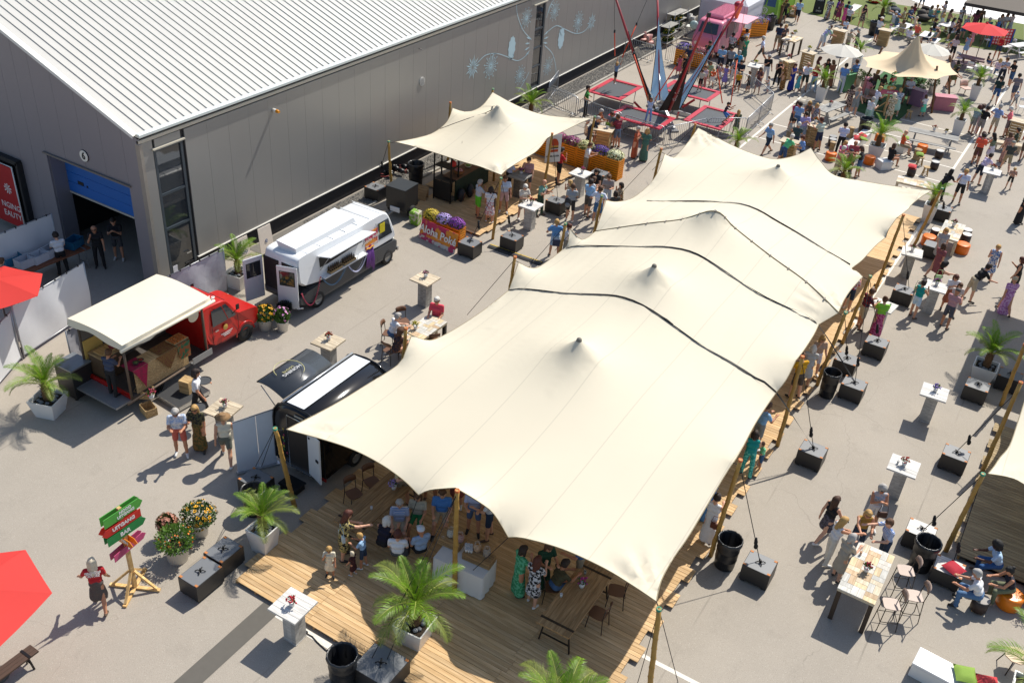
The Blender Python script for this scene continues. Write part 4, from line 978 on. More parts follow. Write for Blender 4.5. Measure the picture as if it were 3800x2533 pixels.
def parasol(label, pos, r, z, col, ribs=8, hh=.45, group=None, rot=0, base=True):
 o = thing('parasol', label, 'parasol', pos, rot, group); cm = mat('parasol_' + col, col, .8, var=.03, trans=.25)
 for k in range(ribs):
  a0, a1 = 2 * PI * k / ribs, 2 * PI * (k + 1) / ribs; vs = []; F = []; n = 5
  for i in range(n + 1):
   q = i / n; zz = z - hh * (q ** 1.15)
   for j in range(4): u = j / 3; vs.append(((math.cos(a0) * (1 - u) + math.cos(a1) * u) * r * q, (math.sin(a0) * (1 - u) + math.sin(a1) * u) * r * q, zz - .03 * math.sin(PI * u) * q))
  for i in range(n):
   for j in range(3): F.append((i * 4 + j, i * 4 + 4 + j, i * 4 + 5 + j, i * 4 + 1 + j))
  MB().add(vs, F, 0, True).build('canopy_panel', cm, o)
  MB().tube([(math.cos(a0) * r * .1, math.sin(a0) * r * .1, z - .08), (math.cos(a0) * r * .98, math.sin(a0) * r * .98, z - hh - .03)], .01, 5).build('rib', clr('#4a4038'), o)
 MB().cyl((0, 0, .05), (0, 0, z + .06), .025, n=8).build('pole', clr('#4a4038', .5), o)
 MB().lathe([(.01, .1), (.05, .08), (.09, .02), (.01, .02)], 10, c=(0, 0, z - .02)).build('finial', cm, o)
 if base: MB().lathe([(.01, .09), (.2, .08), (.26, .03), (.26, 0)], 18).build('base', clr('#55524e', .8), o)
 return o
def pic_table(label, c, rz, L=2.1, bench=True, benches=(1, -1), col=None):
 o = thing('picnic_table', label, 'picnic table', (c[0], c[1], 0), rz, 'grey picnic tables'); wm = col or greywood
 me = MB().box(0, 0, 0, L, .146, .035, ch=.004).mesh('top_plank', wm)
 for i in range(5): link('top_plank', me, o, (0, -.3 + i * .15, .74))
 bm_ = MB().box(0, 0, 0, L, .135, .035, ch=.004).mesh('bench_plank', wm)
 for s_ in benches:
  for k in range(2): link('bench_plank', bm_, o, (0, s_ * (.62 + k * .14), .44))
 for x in (-L / 2 + .35, L / 2 - .35):
  MB().box(x, 0, .7, .05, .7, .06).box(x, 0, .4, .05, 1.5, .05).build('crossbar', wm, o)
  for s_ in (-1, 1): MB().bar((x + .03, s_ * .2, .7), (x + .03, s_ * .55, 0), .06, .05).build('leg', wm, o)
 return o
# ================================================================== placements
V3 = Vector
for lab, t, x, y, e0, e1, st in [
 ('pale wood bar table with pink flower pot, beside the white van', 'D', 1518, 745, (1395, 748), (1535, 806), 'beige'),
 ('pale wood bar table with red flower pot, behind the black caravan', 'D', 712, 1265, (570, 1278), (738, 1345), 'beige'),
 ('pale wood bar table behind the man in straw hat', 'B', 1855, 1155, (1690, 1170), (1900, 1250), 'beige'),
 ('whitewashed bar table with red tulip posy at the front deck edge', 'F', 417, 920, (217, 945), (435, 1070), 'white'),
 ('white bar table with loose purple flowers, near the palm shadow', 'Z', 1313, 430, (1205, 322), (1474, 408), 'white'),
 ('white bar table with red posy and a glass, behind the woman in floral vest', 'Z', 993, 1195, (890, 1063), (1180, 1170), 'white'),
 ('white bar table beside the bamboo pole, red heather on top', 'N', 1080, 518, (1000, 447), (1215, 497), 'white'),
 ('white bar table with green gift bag and purple flowers', 'N', 1330, 872, (1240, 790), (1458, 855), 'white'),
 ('white bar table in front of the woman in lime green top', 'N', 785, 1072, (715, 985), (925, 1065), 'white'),
 ('white bar table with beers at the hamburger deck edge', 'G', 1278, 1030, (1265, 970), (1385, 1010), 'white'),
 ('white bar table with pink flowers before the orange planters', 'G', 1692, 765, (1660, 720), (1788, 762), 'white'),
 ('dark grey bar table under the edge of the hamburger tent', 'G', 1185, 785, (1170, 745), (1293, 785), 'dark'),
 ('white bar table with green plant behind the trampoline fence', 'J', 385, 908, (300, 862), (500, 900), 'white'),
 ('white bar table with red plant, far right crowd', 'M', 1800, 952, (1740, 880), (1950, 930), 'white')]: bar_table(lab, t, x, y, e0, e1, st)
for lab, t, x, y, z, c in [('pink and white flowers in white pot on table by the van', 'D', 1523, 738, 1.1, '#c77f9a'), ('red flower in small white pot on pale table', 'D', 716, 1255, 1.1, '#a8342c'),
 ('white pot of mixed flowers on the table by three walkers', 'B', 1872, 1145, 1.1, '#c26a74'), ('red tulip posy on whitewashed table', 'F', 412, 925, 1.1, '#c62a3a'), ('trailing purple flowers on white table', 'Z', 1315, 425, 1.1, '#8f78c9'),
 ('red posy in white pot on lower white table', 'Z', 990, 1195, 1.1, '#b0402f'), ('red heather pot on white table by the pole', 'N', 1078, 505, 1.1, '#8f3a48'), ('purple flower bowl beside green gift bag', 'N', 1330, 862, 1.1, '#a03c9a'),
 ('red flower pot beside beers on white table', 'G', 1283, 1025, 1.1, '#b04a3a'), ('magenta flowers on white table before planters', 'G', 1703, 765, 1.1, '#c0307a'), ('magenta flowers on dark grey table', 'G', 1195, 775, 1.1, '#a02c86'),
 ('yellow green plant on table behind trampoline fence', 'J', 388, 895, 1.1, '#c9c030'), ('red plant on far white table', 'M', 1805, 930, 1.1, '#b04030'),
 ('yellow green plant on reclaimed table by the man in coral polo', 'D', 1438, 1165, .76, '#b9b02a'), ('red flower pot on tall reclaimed table', 'Q', 925, 640, 1.1, '#9c2434')]:
 posy(lab, t, x, y, z, c, s=1.35)
# ballast crates
for i, (lab, t, x, y, kw) in enumerate([
 ('black ballast crate with blue strap end, beside boy in mint shirt', 'O', 490, 928, {}), ('black ballast crate touching the bin, strap tied to it', 'O', 832, 383, {}), ('black ballast crate behind the bin by the poles', 'O', 770, 178, {}),
 ('black ballast crate below the woman in lime top', 'O', 1020, 35, {}), ('black ballast crate left of the right-hand tent pole', 'O', 1680, 962, {}), ('black ballast crate in front of palm planter', 'O', 1858, 395, {}),
 ('black ballast crate right of the bin at the tent front corner', 'H', 2065, 570, {}), ('black ballast crate with pale lid behind the bin at right', 'Q', 1390, 290, {'top': whitewash}), ('low black ballast crate carrying a red cushion', 'Q', 1622, 600, {'top': whitewash, 'hz': .5}),
 ('black ballast crate between the white bar tables', 'N', 1000, 905, {}), ('black ballast crate beside tall palm planter', 'N', 1405, 62, {}), ('black ballast crate in front of striped-dress woman', 'N', 1305, 440, {'hook': False}),
 ('black ballast crate near man with baby', 'G', 1490, 990, {}), ('black ballast crate on the hamburger side, in front of the pole', 'G', 1122, 1288, {}), ('black ballast crate next to the pink banner', 'G', 772, 1338, {}),
 ('black ballast crate in front of orange planter row', 'G', 1850, 760, {}), ('black ballast crate shaded by palm at bottom deck edge', 'F', 1150, 1405, {'sx': .95, 'sy': .9}), ('black ballast crate in the shade beside the white roll-up banner', 'E', 110, 1060, {}),
 ('black ballast crate by the hall wall near rolled cables', 'S', 1330, 1550, {}), ('black flight case chest, front one of the pair by the signpost', 'C', 1400, 790, {'sx': .62, 'sy': .85}), ('black flight case chest, rear one of the pair, in palm shadow', 'C', 1560, 635, {'sx': .62, 'sy': .74}),
 ('black ballast crate behind the palm planter in right-hand shade', 'O', 2130, 310, {})]): ballast(lab, t, x, y, **kw)
# bins
for lab, t, x, y, h, r in [('black bin at the tent front right corner', 'H', 1818, 372, .95, .3), ('black bin beside two ballast crates by the tent', 'O', 652, 292, .95, .27), ('black bin with bag beside red-cushion crate', 'Q', 1452, 392, .95, .31),
 ('black bin with bag at the bottom of the deck', 'F', 828, 1330, .95, .32), ('black bin near the green van', 'J', 618, 222, .95, .31), ('black bin by the turf next to man in hat', 'J', 2055, 300, .95, .33), ('black bin behind the hamburger stall', 'G', 322, 685, 1.0, .33),
 ('bagged bin in shade behind the front palm', 'C', 1765, 215, .8, .3), ('black bin under palm by white bench cushions', 'L', 1935, 222, .95, .32), ('low black tub beside palm behind the tent', 'L', 1620, 1005, .5, .3)]: bin_(lab, t, x, y, h, r)
# palms
palm('palm in low white planter in front of the white screens', g('B', 425, 1190), 'low', 1.0, 1, rz=.35, potw=.82, poth=.6)
palm('palm in low white planter behind the white van doors', g('A', 1990, 1480), 'low', .92, 2, rz=.1)
palm('palm in tall white planter at the deck front left', g('F', 185, 450), 'low', .85, 3, potw=.62, poth=.75, rz=.05)
palm('palm in white planter filled with cobbles on the front deck', g('F', 1430, 1200, .1), 'low', 1.15, 4, n=18, rz=.08)
palm('palm rising into frame at the bottom centre', (-4.95, 12.1, 0), 'low', 1.15, 5, n=18)
palm('palm with yellowing fronds in white planter in right-hand shade', g('O', 1880, 350), 'low', .98, 6, rz=.0)
palm('palm in tall white planter beside right tent pole', g('N', 1225, 200), 'tall', .78, 7, n=14)
palm('palm in tall white planter beside grey picnic table', g('M', 1300, 440), 'tall', .8, 8, n=15)
palm('palm in tall white planter by pink lounge chair', g('K', 1535, 1370), 'tall', .85, 9, n=15)
palm('palm in low white planter beside white bench', g('M', 170, 740), 'low', 1.05, 10, n=17, rz=.1)
palm('palm in tall white planter below the white parasol', g('J', 1275, 1400), 'tall', .85, 11, n=15)
palm('palm in tall white planter right of the white parasol', g('J', 1765, 960), 'tall', .8, 12, n=14)
palm('palm on the turf at the top, over a black buggy', g('K', 250, 290), 'black', 1.05, 13, n=15)
palm('palm behind the big tent beside the crowd barrier', g('L', 90, 760), 'black', .85, 14, n=14)
palm('palm in black tub behind the tent by pink-shirted men', g('L', 1560, 1190), 'black', .95, 15, n=15)
palm('palm by the hall wall behind the hamburger tent', g('G', 1270, 330), 'black', .95, 16, n=16)
palm('palm reaching into the bottom right corner', (3.5, 19.1, 0), 'low', 1.15, 17, n=14)
# big flower pots
flower_pot('white pot of yellow sunflowers between red truck and white van', g('D', 190, 1165), .24, .42, (('#e2a512', 60, .05, '#3a2410'),), .37, .3, 1)
flower_pot('white pot of pink dahlias between red truck and white van', g('D', 335, 1175), .21, .4, (('#c987b5', 45, .045, None),), .27, .3, 2)
flower_pot('pot of dark purple foliage behind the pink dahlias', g('D', 355, 1085), .18, .38, (('#3a2a3a', 10, .04, None),), .26, .2, 3, '#33332f')
flower_pot('white pot of yellow sunflowers beside the flight cases', g('C', 1400, 525), .24, .42, (('#e2a512', 55, .05, '#3a2410'),), .45, .34, 4, '#46602a')
flower_pot('wide white tub of green bushy plants with small orange flowers', g('C', 1245, 700), .3, .5, (('#c46a1a', 40, .028, None),), .48, .3, 5, '#5a7c2c', 1100)
flower_pot('pot of brown-pink hydrangeas behind the green tub', g('C', 1185, 560), .2, .4, (('#a8705a', 90, .045, None),), .26, .24, 6, '#5a5a30')
# pink-lettered banner crates
a = g('G', 350, 1290); b = a + V3((1.83, .02, 0)); rzc = 0.0
for i, (lab, c) in enumerate([('orange crate planter with yellow flowers behind banner', '#c9b13a'), ('orange crate planter with lilac petunias behind banner', '#b7a3d6'), ('orange crate planter with purple petunias behind banner', '#8f47a8')]):
 crate_planter(lab, a + V3((.3 + i * .61, .42, 0)), 0, .6, .78, .42, c, i + 1)
a = g('G', 1300, 600); b = g('G', 1995, 835); dv = (b - a) / 6; rzb = math.atan2(dv.y, dv.x)
for i, (lab, c) in enumerate([('orange crate planter at the hidden end by the tent', '#a03a80'), ('orange crate planter behind the hamburger flag', '#a8407e'), ('orange crate planter with dark magenta petunias', '#8f2f74'), ('orange crate planter with cream flowers, middle', '#dfe0a8'), ('orange crate planter with violet flowers', '#5f3f9a'), ('orange crate planter with white flowers at the free end', '#e6e8bc')]):
 crate_planter(lab, a + dv * (i + .5) + V3((0, .25, 0)), rzb, dv.length - .01, .98, .5, c, 10 + i, 9)
a = g('I', 1130, 660); b = g('I', 1440, 730); dv = (b - a) / 2; rzb = math.atan2(dv.y, dv.x)
for i, (lab, c) in enumerate([('orange crate planter with violet petunias in front of pink van', '#6f55b5'), ('orange crate planter with pink flowers in front of pink van', '#c96a78')]):
 crate_planter(lab, a + dv * (i + .5), rzb, dv.length - .01, 1.0, .5, c, 20 + i, 8)
crate_planter('orange slatted counter front beside pink van hatch', g('P', 1100, 740), .05, 1.0, 1.05, .4, '#6f55b5', 31, 8, False)
crate_planter('orange crate planter with lilac petunias by the pink hatch', g('P', 1300, 600), .95, 1.9, 1.05, .5, '#8f7cc4', 32, 9)
crate_planter('yellow slatted planter with white flowers at the right edge', g('Q', 2230, 860) + V3((.35, .35, 0)), 1.3, 1.2, .9, .45, '#dfe6ea', 33, 9)
# reclaimed tables and chairs near the van
c = g('D', 1500, 1160, .76); patch_table('reclaimed wood table with coral-polo man at its head', c, dirz((('D', 1490, 1245), ('D', 1685, 1105)), .76), 1.7, .8, .76, 6, 3, blackmetal)
for lab, t, x, y, a_ in [('brown plywood chair behind the table, empty', 'D', 1335, 1190, 150), ('brown plywood chair under the white-haired man', 'D', 1220, 1290, 100), ('brown plywood chair under the curly-haired woman', 'D', 1230, 1430, 30), ('brown plywood chair pushed to the table near side', 'D', 1580, 1350, -20)]:
 chair(lab, g(t, x, y), face(a_))
# the tall reclaimed table bottom right with stools
c = g('Q', 935, 640, 1.1); patch_table('tall reclaimed wood table with a toasting group', c, dirz((('Q', 710, 770), ('Q', 900, 365)), 1.1), 1.95, .92, 1.1, 6, 3, mat('dark_timber', '#3a2c20', .7))
for lab, x, y, a_ in [('brown bar stool nearest the bin', 1190, 800, -85), ('brown bar stool, outermost of the three', 1255, 1010, -85), ('brown bar stool at the table front corner', 1070, 1080, -85)]: chair(lab, g('Q', x, y), face(a_), .75, mat('pale_brown_seat', '#9c8576', .45), name='bar_stool')
# trestle tables on the deck
plank_table('trestle_table', 'rustic plank trestle table with chairs near the front right corner', g('H', 540, 850, .86), dirz((('H', 400, 1120), ('H', 760, 620)), .86), 2.4, .85, .76, 5, rusticw, tubem, 'trestle', z=.1)
plank_table('trestle_table', 'long rustic plank table at deck left, seated group', g('E', 1130, 1230, .86), dirz((('E', 900, 1330), ('E', 1250, 1030)), .86), 2.6, .85, .76, 5, rusticw, tubem, 'trestle', z=.1)
for lab, t, x, y, a_ in [('brown chair at the left table, nearest the caravan', 'E', 1080, 1190, 140), ('brown chair at the left table, front', 'E', 930, 1290, 140), ('brown chair on the far side of right table', 'H', 850, 900, -80), ('brown chair on the near side of right table', 'H', 700, 1090, -60), ('brown chair tucked under olive-shirt man', 'H', 330, 870, 90)]:
 chair(lab, g(t, x, y, .1), face(a_), z=.1)
for lab, t, x, y, z, c in [('lilac flowers in white pot on the left plank table', 'E', 1258, 1150, .86, '#a58fd0'), ('magenta flowers in white pot on the right plank table', 'H', 578, 770, .86, '#a8327f')]: posy(lab, t, x, y, z, c, s=1.4)
cup = MB().lathe([(.001, .002), (.026, .002), (.036, .1), (.033, .1), (.024, .01), (.001, .01)], 10).mesh('paper_cup', white_lac)
for i, (lab, t, x, y, z) in enumerate([('paper cup on the left plank table, near edge', 'E', 1072, 1320, .86), ('paper cup on the left plank table, behind', 'E', 1275, 1070, .86), ('paper cup on the right plank table', 'H', 408, 850, .86), ('paper cup on upturned crate', 'F', 1665, 378, .98)]):
 p = g(t, x, y, z); tag(link('paper_cup', cup, None, p), lab, 'cup')
# drinks table with white cloth, crates and jars
c0, c1, c2, c3 = g('F', 1575, 520, .86), g('F', 1985, 700, .86), g('F', 2125, 550, .86), g('F', 1715, 390, .86); cc = (c0 + c2) / 2; rz = math.atan2((c1 - c0).y, (c1 - c0).x); L, w = (c1 - c0).length, (c2 - c1).length
dt = thing('drinks_table', 'table under white cloth with drink dispensers on crates', 'table', (cc.x, cc.y, .1), rz)
MB().box(0, 0, .755, L, w, .02, ch=.004).build('cloth_top', mat('white_cloth', '#d8d6d2', .85, var=.03), dt)
m = MB(); n = 60; vs = []
per = [(-L/2 + L * i / 20, -w/2) for i in range(20)] + [(L/2, -w/2 + w * i / 10) for i in range(10)] + [(L/2 - L * i / 20, w/2) for i in range(20)] + [(-L/2, w/2 - w * i / 10) for i in range(10)]
for zz, am in ((.765, 0), (.4, .012), (.02, .022)):
 for i, (x, y) in enumerate(per): k = 1 + am * math.sin(i * 2.1) * 1.2 + am * .3; vs.append((x * k, y * k, zz))
m.add(vs, [(i + n, i, (i + 1) % n, (i + 1) % n + n) for i in range(n)] + [(i + 2 * n, i + n, (i + 1) % n + n, (i + 1) % n + 2 * n) for i in range(n)], 0, True); m.build('cloth_skirt', MATS['white_cloth'], dt)
def wooden_crate(label, pos, rz, L=.6, w=.4, h=.28, mt=None, open_=False, z=None):
 o = thing('wooden_crate', label, 'crate', pos, rz, 'slatted wooden crates'); mt = mt or rusticw; a = MB().box(0, 0, 0, L, .015, h / 3 - .012).mesh('slat', mt); b = MB().box(0, 0, 0, .015, w, h / 3 - .012).mesh('slat', mt)
 for i in range(3):
  zz = (i + .5) * h / 3
  for s_ in (-1, 1): link('slat', a, o, (0, s_ * w / 2, zz)); link('slat', b, o, (s_ * L / 2, 0, zz))
 tp = MB().box(0, 0, 0, L, w / 4 - .006, .015).mesh('slat', mt)
 for i in range(4): link('slat', tp, o, (0, -w / 2 + (i + .5) * w / 4, .01 if open_ else h))
 for x in (-1, 1):
  for y in (-1, 1): MB().box(x * (L / 2 - .03), y * (w / 2 - .02), h / 2, .04, .03, h - .01).build('corner_block', mt, o)
 return o
wooden_crate('dark wooden crate under two glass jars, rear end of drinks table', g('F', 1740, 400, .87), rz, .62, .42, .2)
wooden_crate('dark wooden crate under two glass jars, front end of drinks table', g('F', 1965, 545, .87), rz, .75, .36, .2)
def jar(label, t, x, y, liquid):
 p = g(t, x, y, 1.08); o = thing('drink_jar', label, 'jar', p, 0, 'glass drink dispensers')
 MB().lathe([(.01, 0), (.085, .0), (.1, .03), (.1, .17), (.06, .22), (.06, .25), (.075, .255)], 16).build('jar_glass', glass('jar_glass', (.5, .5, .48), .1, .35), o)
 MB().lathe([(.01, .006), (.08, .006), (.093, .03), (.093, .13), (.01, .13)], 14).build('drink', clr(liquid, .2), o)
for a in [('clear glass drink jar at the rear of drinks table', 'F', 1730, 345, '#b9b6a8'), ('glass jar of red fruit drink behind bamboo pole', 'F', 1808, 385, '#a0453a'), ('glass jar of orange slices drink', 'F', 1950, 465, '#c98a2a'), ('glass jar of dark drink at the front of drinks table', 'F', 2030, 505, '#8a6a4a')]: jar(*a)
k = 0
for i in range(3):
 for j in range(3):
  p = g('F', 1858 + i * 22, 478 - j * 22 + i * 4, .87 + .2); tag(link('paper_cup', cup, None, p), 'white paper cup in the cluster beside the orange drink jar', 'cup', 'cups clustered on the drinks table')
# poufs and stools
for lab, t, x, y, col in [('orange pouf under the woman in navy top', 'Q', 2100, 920, '#e07a10'), ('orange pouf left of the striped-dress woman', 'N', 1235, 440, '#e5700f'), ('orange pouf right of the reclaimed table end', 'N', 1580, 520, '#e5700f'), ('orange pouf behind palm fronds by the tent', 'L', 1415, 800, '#e5700f'),
 ('orange pouf right of the black-top woman', 'L', 1950, 850, '#e5700f'), ('orange pouf behind the low planter', 'L', 2095, 550, '#e5700f'), ('orange pouf behind the wooden reel table', 'M', 810, 690, '#e5700f')]: pouf(lab, g(t, x, y), col, .3 if t in 'QN' else .27, .42)
for lab, t, x, y, top in [('dark barrel stool under the white-shirted man', 'Q', 1850, 960, '#8a8580'), ('dark barrel stool with grey top by picnic bench', 'M', 1050, 770, '#b8b6b2'), ('dark barrel stool with grey top, nearer one', 'M', 985, 925, '#b8b6b2'), ('dark barrel stool under a red cushion', 'M', 665, 1015, '#8a2a2a'),
 ('dark barrel stool by waiter, rear of three', 'L', 1440, 570, '#8a8a88'), ('dark barrel stool by waiter, middle of three', 'L', 1435, 610, '#9a9a98'), ('white-topped stool left of the reclaimed table', 'N', 1300, 370, '#d8d4cc'), ('white-topped stool right of reclaimed table, rear', 'N', 1625, 370, '#d8d4cc'), ('white-topped stool right of reclaimed table, front', 'N', 1620, 420, '#d8d4cc')]: barrel(lab, g(t, x, y), top)
def reel(label, t, x, y, r=.2, h=.55):
 o = thing('reel_table', label, 'table', g(t, x, y), 0); MB().lathe([(.01, h), (r, h), (r, h - .03), (r * .72, h - .04), (r * .8, .03), (r * .95, .02), (r * .95, 0)], 18).build('body', pallet, o); MB().lathe([(r * .7, h + .002), (r * .95, h + .012), (r * 1.0, h)], 18).build('rim', clr('#8a7a66'), o)
reel('wooden reel table with dark cups behind it', 'M', 735, 790); reel('wooden reel table by the waiter, front of three', 'L', 1430, 690, .17); reel('wooden reel table behind the waiter', 'L', 1690, 480, .19)
def log_stool(label, t, x, y, h=.45, top=None):
 o = thing('log_stool', label, 'stool', g(t, x, y), .4); MB().lathe([(.01, h), (.16, h), (.165, h - .04), (.01, h - .04)], 14, smooth=False).build('seat', top or pallet, o)
 for k in range(4): a = k * PI / 2 + .7; MB().tube([(math.cos(a) * .1, math.sin(a) * .1, h - .03), (math.cos(a) * .17, math.sin(a) * .17, 0)], .025, 7).build('leg', pallet, o)
 for k in range(4): a, b = k * PI / 2 + .7, (k + 1) * PI / 2 + .7; MB().cyl((math.cos(a) * .15, math.sin(a) * .15, .15), (math.cos(b) * .15, math.sin(b) * .15, .15), .015, n=6).build('rung', pallet, o)
log_stool('log stool with pale round seat', 'M', 860, 1010); log_stool('log stool under the green cushion', 'M', 785, 870); log_stool('log stool beside the pink counter', 'M', 630, 220)
cushion('green cushion on log stool', g('M', 795, 735, .45), '#7d9a3c', .3, .38); cushion('red cushion on dark barrel stool', g('M', 688, 900, .43), '#c23a3e', .1, .4)
cushion('flat red cushion on black crate beside bagged bin', g('Q', 1650, 630, .5), '#a81e30', -.5, .46)
# white benches with cushions
def lacq_bench(label, a, b, w=.48, h=.45):
 a, b = V3(a), V3(b); c = (a + b) / 2; d = b - a; o = thing('lounge_bench', label, 'bench', (c.x, c.y, 0), math.atan2(d.y, d.x), 'white lacquered benches')
 MB().box(0, 0, h / 2 - .04, d.length - .03, w - .03, h - .08, ch=.01).build('base', white_lac, o); MB().box(0, 0, h - .035, d.length, w, .07, ch=.015).build('seat', white_lac, o); return o
lacq_bench('long white bench with green and red cushions at bottom right', g('Q', 1345, 1330, .45), g('Q', 1950, 1650, .45), .62)
cushion('lime green cushion with pompom trim on bottom white bench', g('Q', 1745, 1510, .45), '#7d9a3c', .35, .5); cushion('red cushion at the cut corner of bottom white bench', g('Q', 1930, 1590, .45), '#c23a3e', .35, .5)
lacq_bench('white bench with red cushions behind the low palm', g('L', 1690, 600, .45), g('L', 1950, 380, .45), .5)
for i, (x, y, c) in enumerate([(1800, 505, '#c23a3e'), (1865, 470, '#c23a3e'), (1870, 520, '#7d9a3c')]): cushion(['front red cushion on white bench', 'rear red cushion on white bench', 'olive green cushion between red ones'][i], g('L', x, y, .45), c, .4 + i, .42, .25)
lacq_bench('white cube bench under the woman in black dress', g('M', 240, 800, .45), g('M', 390, 790, .45), .55)
lacq_bench('white bench under the man in orange shirt', g('M', 530, 585, .45), g('M', 620, 530, .45), .5); cushion('green cushion beside man in orange shirt', g('M', 590, 505, .45), '#7d9a3c', .2, .4)
# picnic tables
pic_table('grey picnic table with two flower pots', g('M', 990, 440, .74), dirz((('M', 670, 380), ('M', 1290, 510)), .74), 2.5, benches=(-1,)); pic_table('grey picnic table with red flower pot behind group', g('J', 1430, 1480, .74), dirz((('L', 1290, 110), ('L', 1590, 0)), .74) , 2.1, benches=(-1,))
posy('red flowers on grey picnic table, left pot', 'M', 990, 395, .75, '#b0503a', s=1.5); posy('small green plant on grey picnic table, right pot', 'M', 1155, 430, .75, '#8a3a2a', s=1.2); posy('red flower pot on far grey picnic table', 'J', 1420, 1470, .75, '#b8404a', s=1.5)
# right reclaimed table with stools (by striped dress woman)
patch_table('reclaimed wood table with potted plant and round stools', g('N', 1490, 290, .76), dirz((('N', 1330, 330), ('N', 1420, 160)), .76), 1.9, .85, .76, 6, 3, REC[0]); posy('green plant in white pot on reclaimed table by stools', 'N', 1505, 250, .76, '#8a3a4a', s=1.5)
patch_table('reclaimed wood table half hidden by the tent corner', g('M', 760, 1110, .76), dirz((('M', 560, 1040), ('M', 960, 1130)), .76), 1.8, .8, .76, 6, 3, REC[0])
# high tables in the far crowd
patch_table('high reclaimed table with white bar stool', g('J', 900, 530, 1.1), dirz((('J', 745, 555), ('J', 905, 595)), 1.1), .95, 1.35, 1.1, 3, 4, mat('dark_timber2', '#4a3c2c', .7)); posy('yellow plant on high reclaimed table', 'J', 932, 480, 1.1, '#c0b020', s=1.4); posy('red plant on high reclaimed table', 'J', 885, 510, 1.1, '#a8402a', s=1.3)
chair('white bar stool at the high reclaimed table', g('J', 760, 770), face(-10), .75, white_lac, 'white bar stools', 'bar_stool')
def pallet_bar(label, t, x, y, z, e0, e1, L=.9, w=.7, h=1.1):
 o = thing('pallet_bar', label, 'bar table', (g(t, x, y, z).x, g(t, x, y, z).y, 0), dirz(((t, *e0), (t, *e1)), z)); a = MB().box(0, 0, 0, L, w / 5 - .004, .04).mesh('top_plank', beigewood)
 for i in range(5): link('top_plank', a, o, (0, -w / 2 + (i + .5) * w / 5, h - .02))
 b = MB().box(0, 0, 0, L - .25, .02, .12).mesh('side_board', pallet); c = MB().box(0, 0, 0, .02, w - .25, .12).mesh('side_board', pallet)
 for i in range(7):
  for s_ in (-1, 1): link('side_board', b, o, (0, s_ * (w / 2 - .12), .09 + i * .145)); link('side_board', c, o, (s_ * (L / 2 - .12), 0, .09 + i * .145))
for a in [('tall pallet bar with white-striped parasol beside it', 'J', 1130, 722, 1.1, (1005, 715), (1190, 770)), ('tall pallet bar, group of men around it', 'L', 1230, 320, 1.1, (1130, 330), (1250, 380)), ('pallet bar where the man in mint green shirt leans', 'L', 860, 560, 1.0, (705, 575), (830, 610)),
   ('pallet bar behind the two women in rust and green dresses', 'G', 1890, 405, 1.05, (1815, 415), (1950, 440)), ('pallet bar behind the blonde pair', 'J', 840, 845, 1.05, (730, 840), (850, 890)), ('pallet bar beside the stroller group', 'J', 1560, 425, 1.05, (1450, 420), (1610, 460)), ('pallet bar with tall metal legs by man in hat', 'J', 2190, 420, 1.05, (2120, 445), (2240, 470)),
   ('white table by the pink-shirted man at right edge', 'M', 2160, 300, .9, (2080, 300), (2240, 340))]: pallet_bar(*a)
for a in [('yellow plant in pot on tall pallet bar', 'J', 1128, 705, 1.1, '#b9b02a'), ('orange plant in pot on pallet bar', 'L', 1215, 285, 1.1, '#c46a2a'), ('green plant on the pallet bar by dresses', 'G', 1912, 400, 1.05, '#7a9a2a'), ('pink flower on pallet bar behind blondes', 'J', 845, 825, 1.05, '#c0305a'), ('pink flower on pallet bar beside stroller', 'J', 1570, 400, 1.05, '#b84a4a'), ('pink flowers on metal-legged bar', 'K', 385, 400, 1.05, '#c06a9a')]: posy(*a, s=1.5)
# ================================================================== vehicles
tyre = mat('tyre_rubber', '#1b1a19', .8); chrome = mat('chrome', '#c9cac9', .2, metal=.9, var=.04); carglass = glass('car_glass', (.03, .035, .04), .05); lamp_g = mat('lamp_glass', '#d8d6cc', .15)
def shell(m, prof, Wd, inset=.06, tz=1.1, tum=.1, mi=0, low=None):
 """closed side profile (y,z) swept across x, edges rounded, sides leaning in above tz"""
 for _ in range(2): prof = [q for i in range(len(prof)) for a, b in [(prof[i], prof[(i + 1) % len(prof)])] for q in ((a[0] * .8 + b[0] * .2, a[1] * .8 + b[1] * .2), (a[0] * .2 + b[0] * .8, a[1] * .2 + b[1] * .8))]
 n = len(prof); cy = sum(p[0] for p in prof) / n; cz = sum(p[1] for p in prof) / n; top = max(p[1] for p in prof); vs = []; secs = [(-Wd / 2, 1), (-Wd / 2 + .03, .45), (-Wd / 2 + .1, 0), (Wd / 2 - .1, 0), (Wd / 2 - .03, .45), (Wd / 2, 1)]
 for x, k in secs:
  for (y, z) in prof:
   d = math.hypot(y - cy, z - cz) or 1; q = inset * k; t = max(0, (z - tz) / max(.01, top - tz)) * tum
   vs.append((x * (1 - t / (Wd / 2)), y - (y - cy) / d * q, z - (z - cz) / d * q))
 F = []
 for s_ in range(5):
  for i in range(n): j = (i + 1) % n; F.append((s_ * n + i, s_ * n + j, s_ * n + n + j, s_ * n + n + i))
 m.add(vs, F, mi, True); m.f += [list(range(n)), [5 * n + i for i in range(n)][::-1]]; m.m += [mi, mi]; m.sm += [False, False]; return m
def side_x(Wd, z, tz, top, tum): return Wd / 2 * (1 - max(0, (z - tz) / (top - tz)) * tum / (Wd / 2))
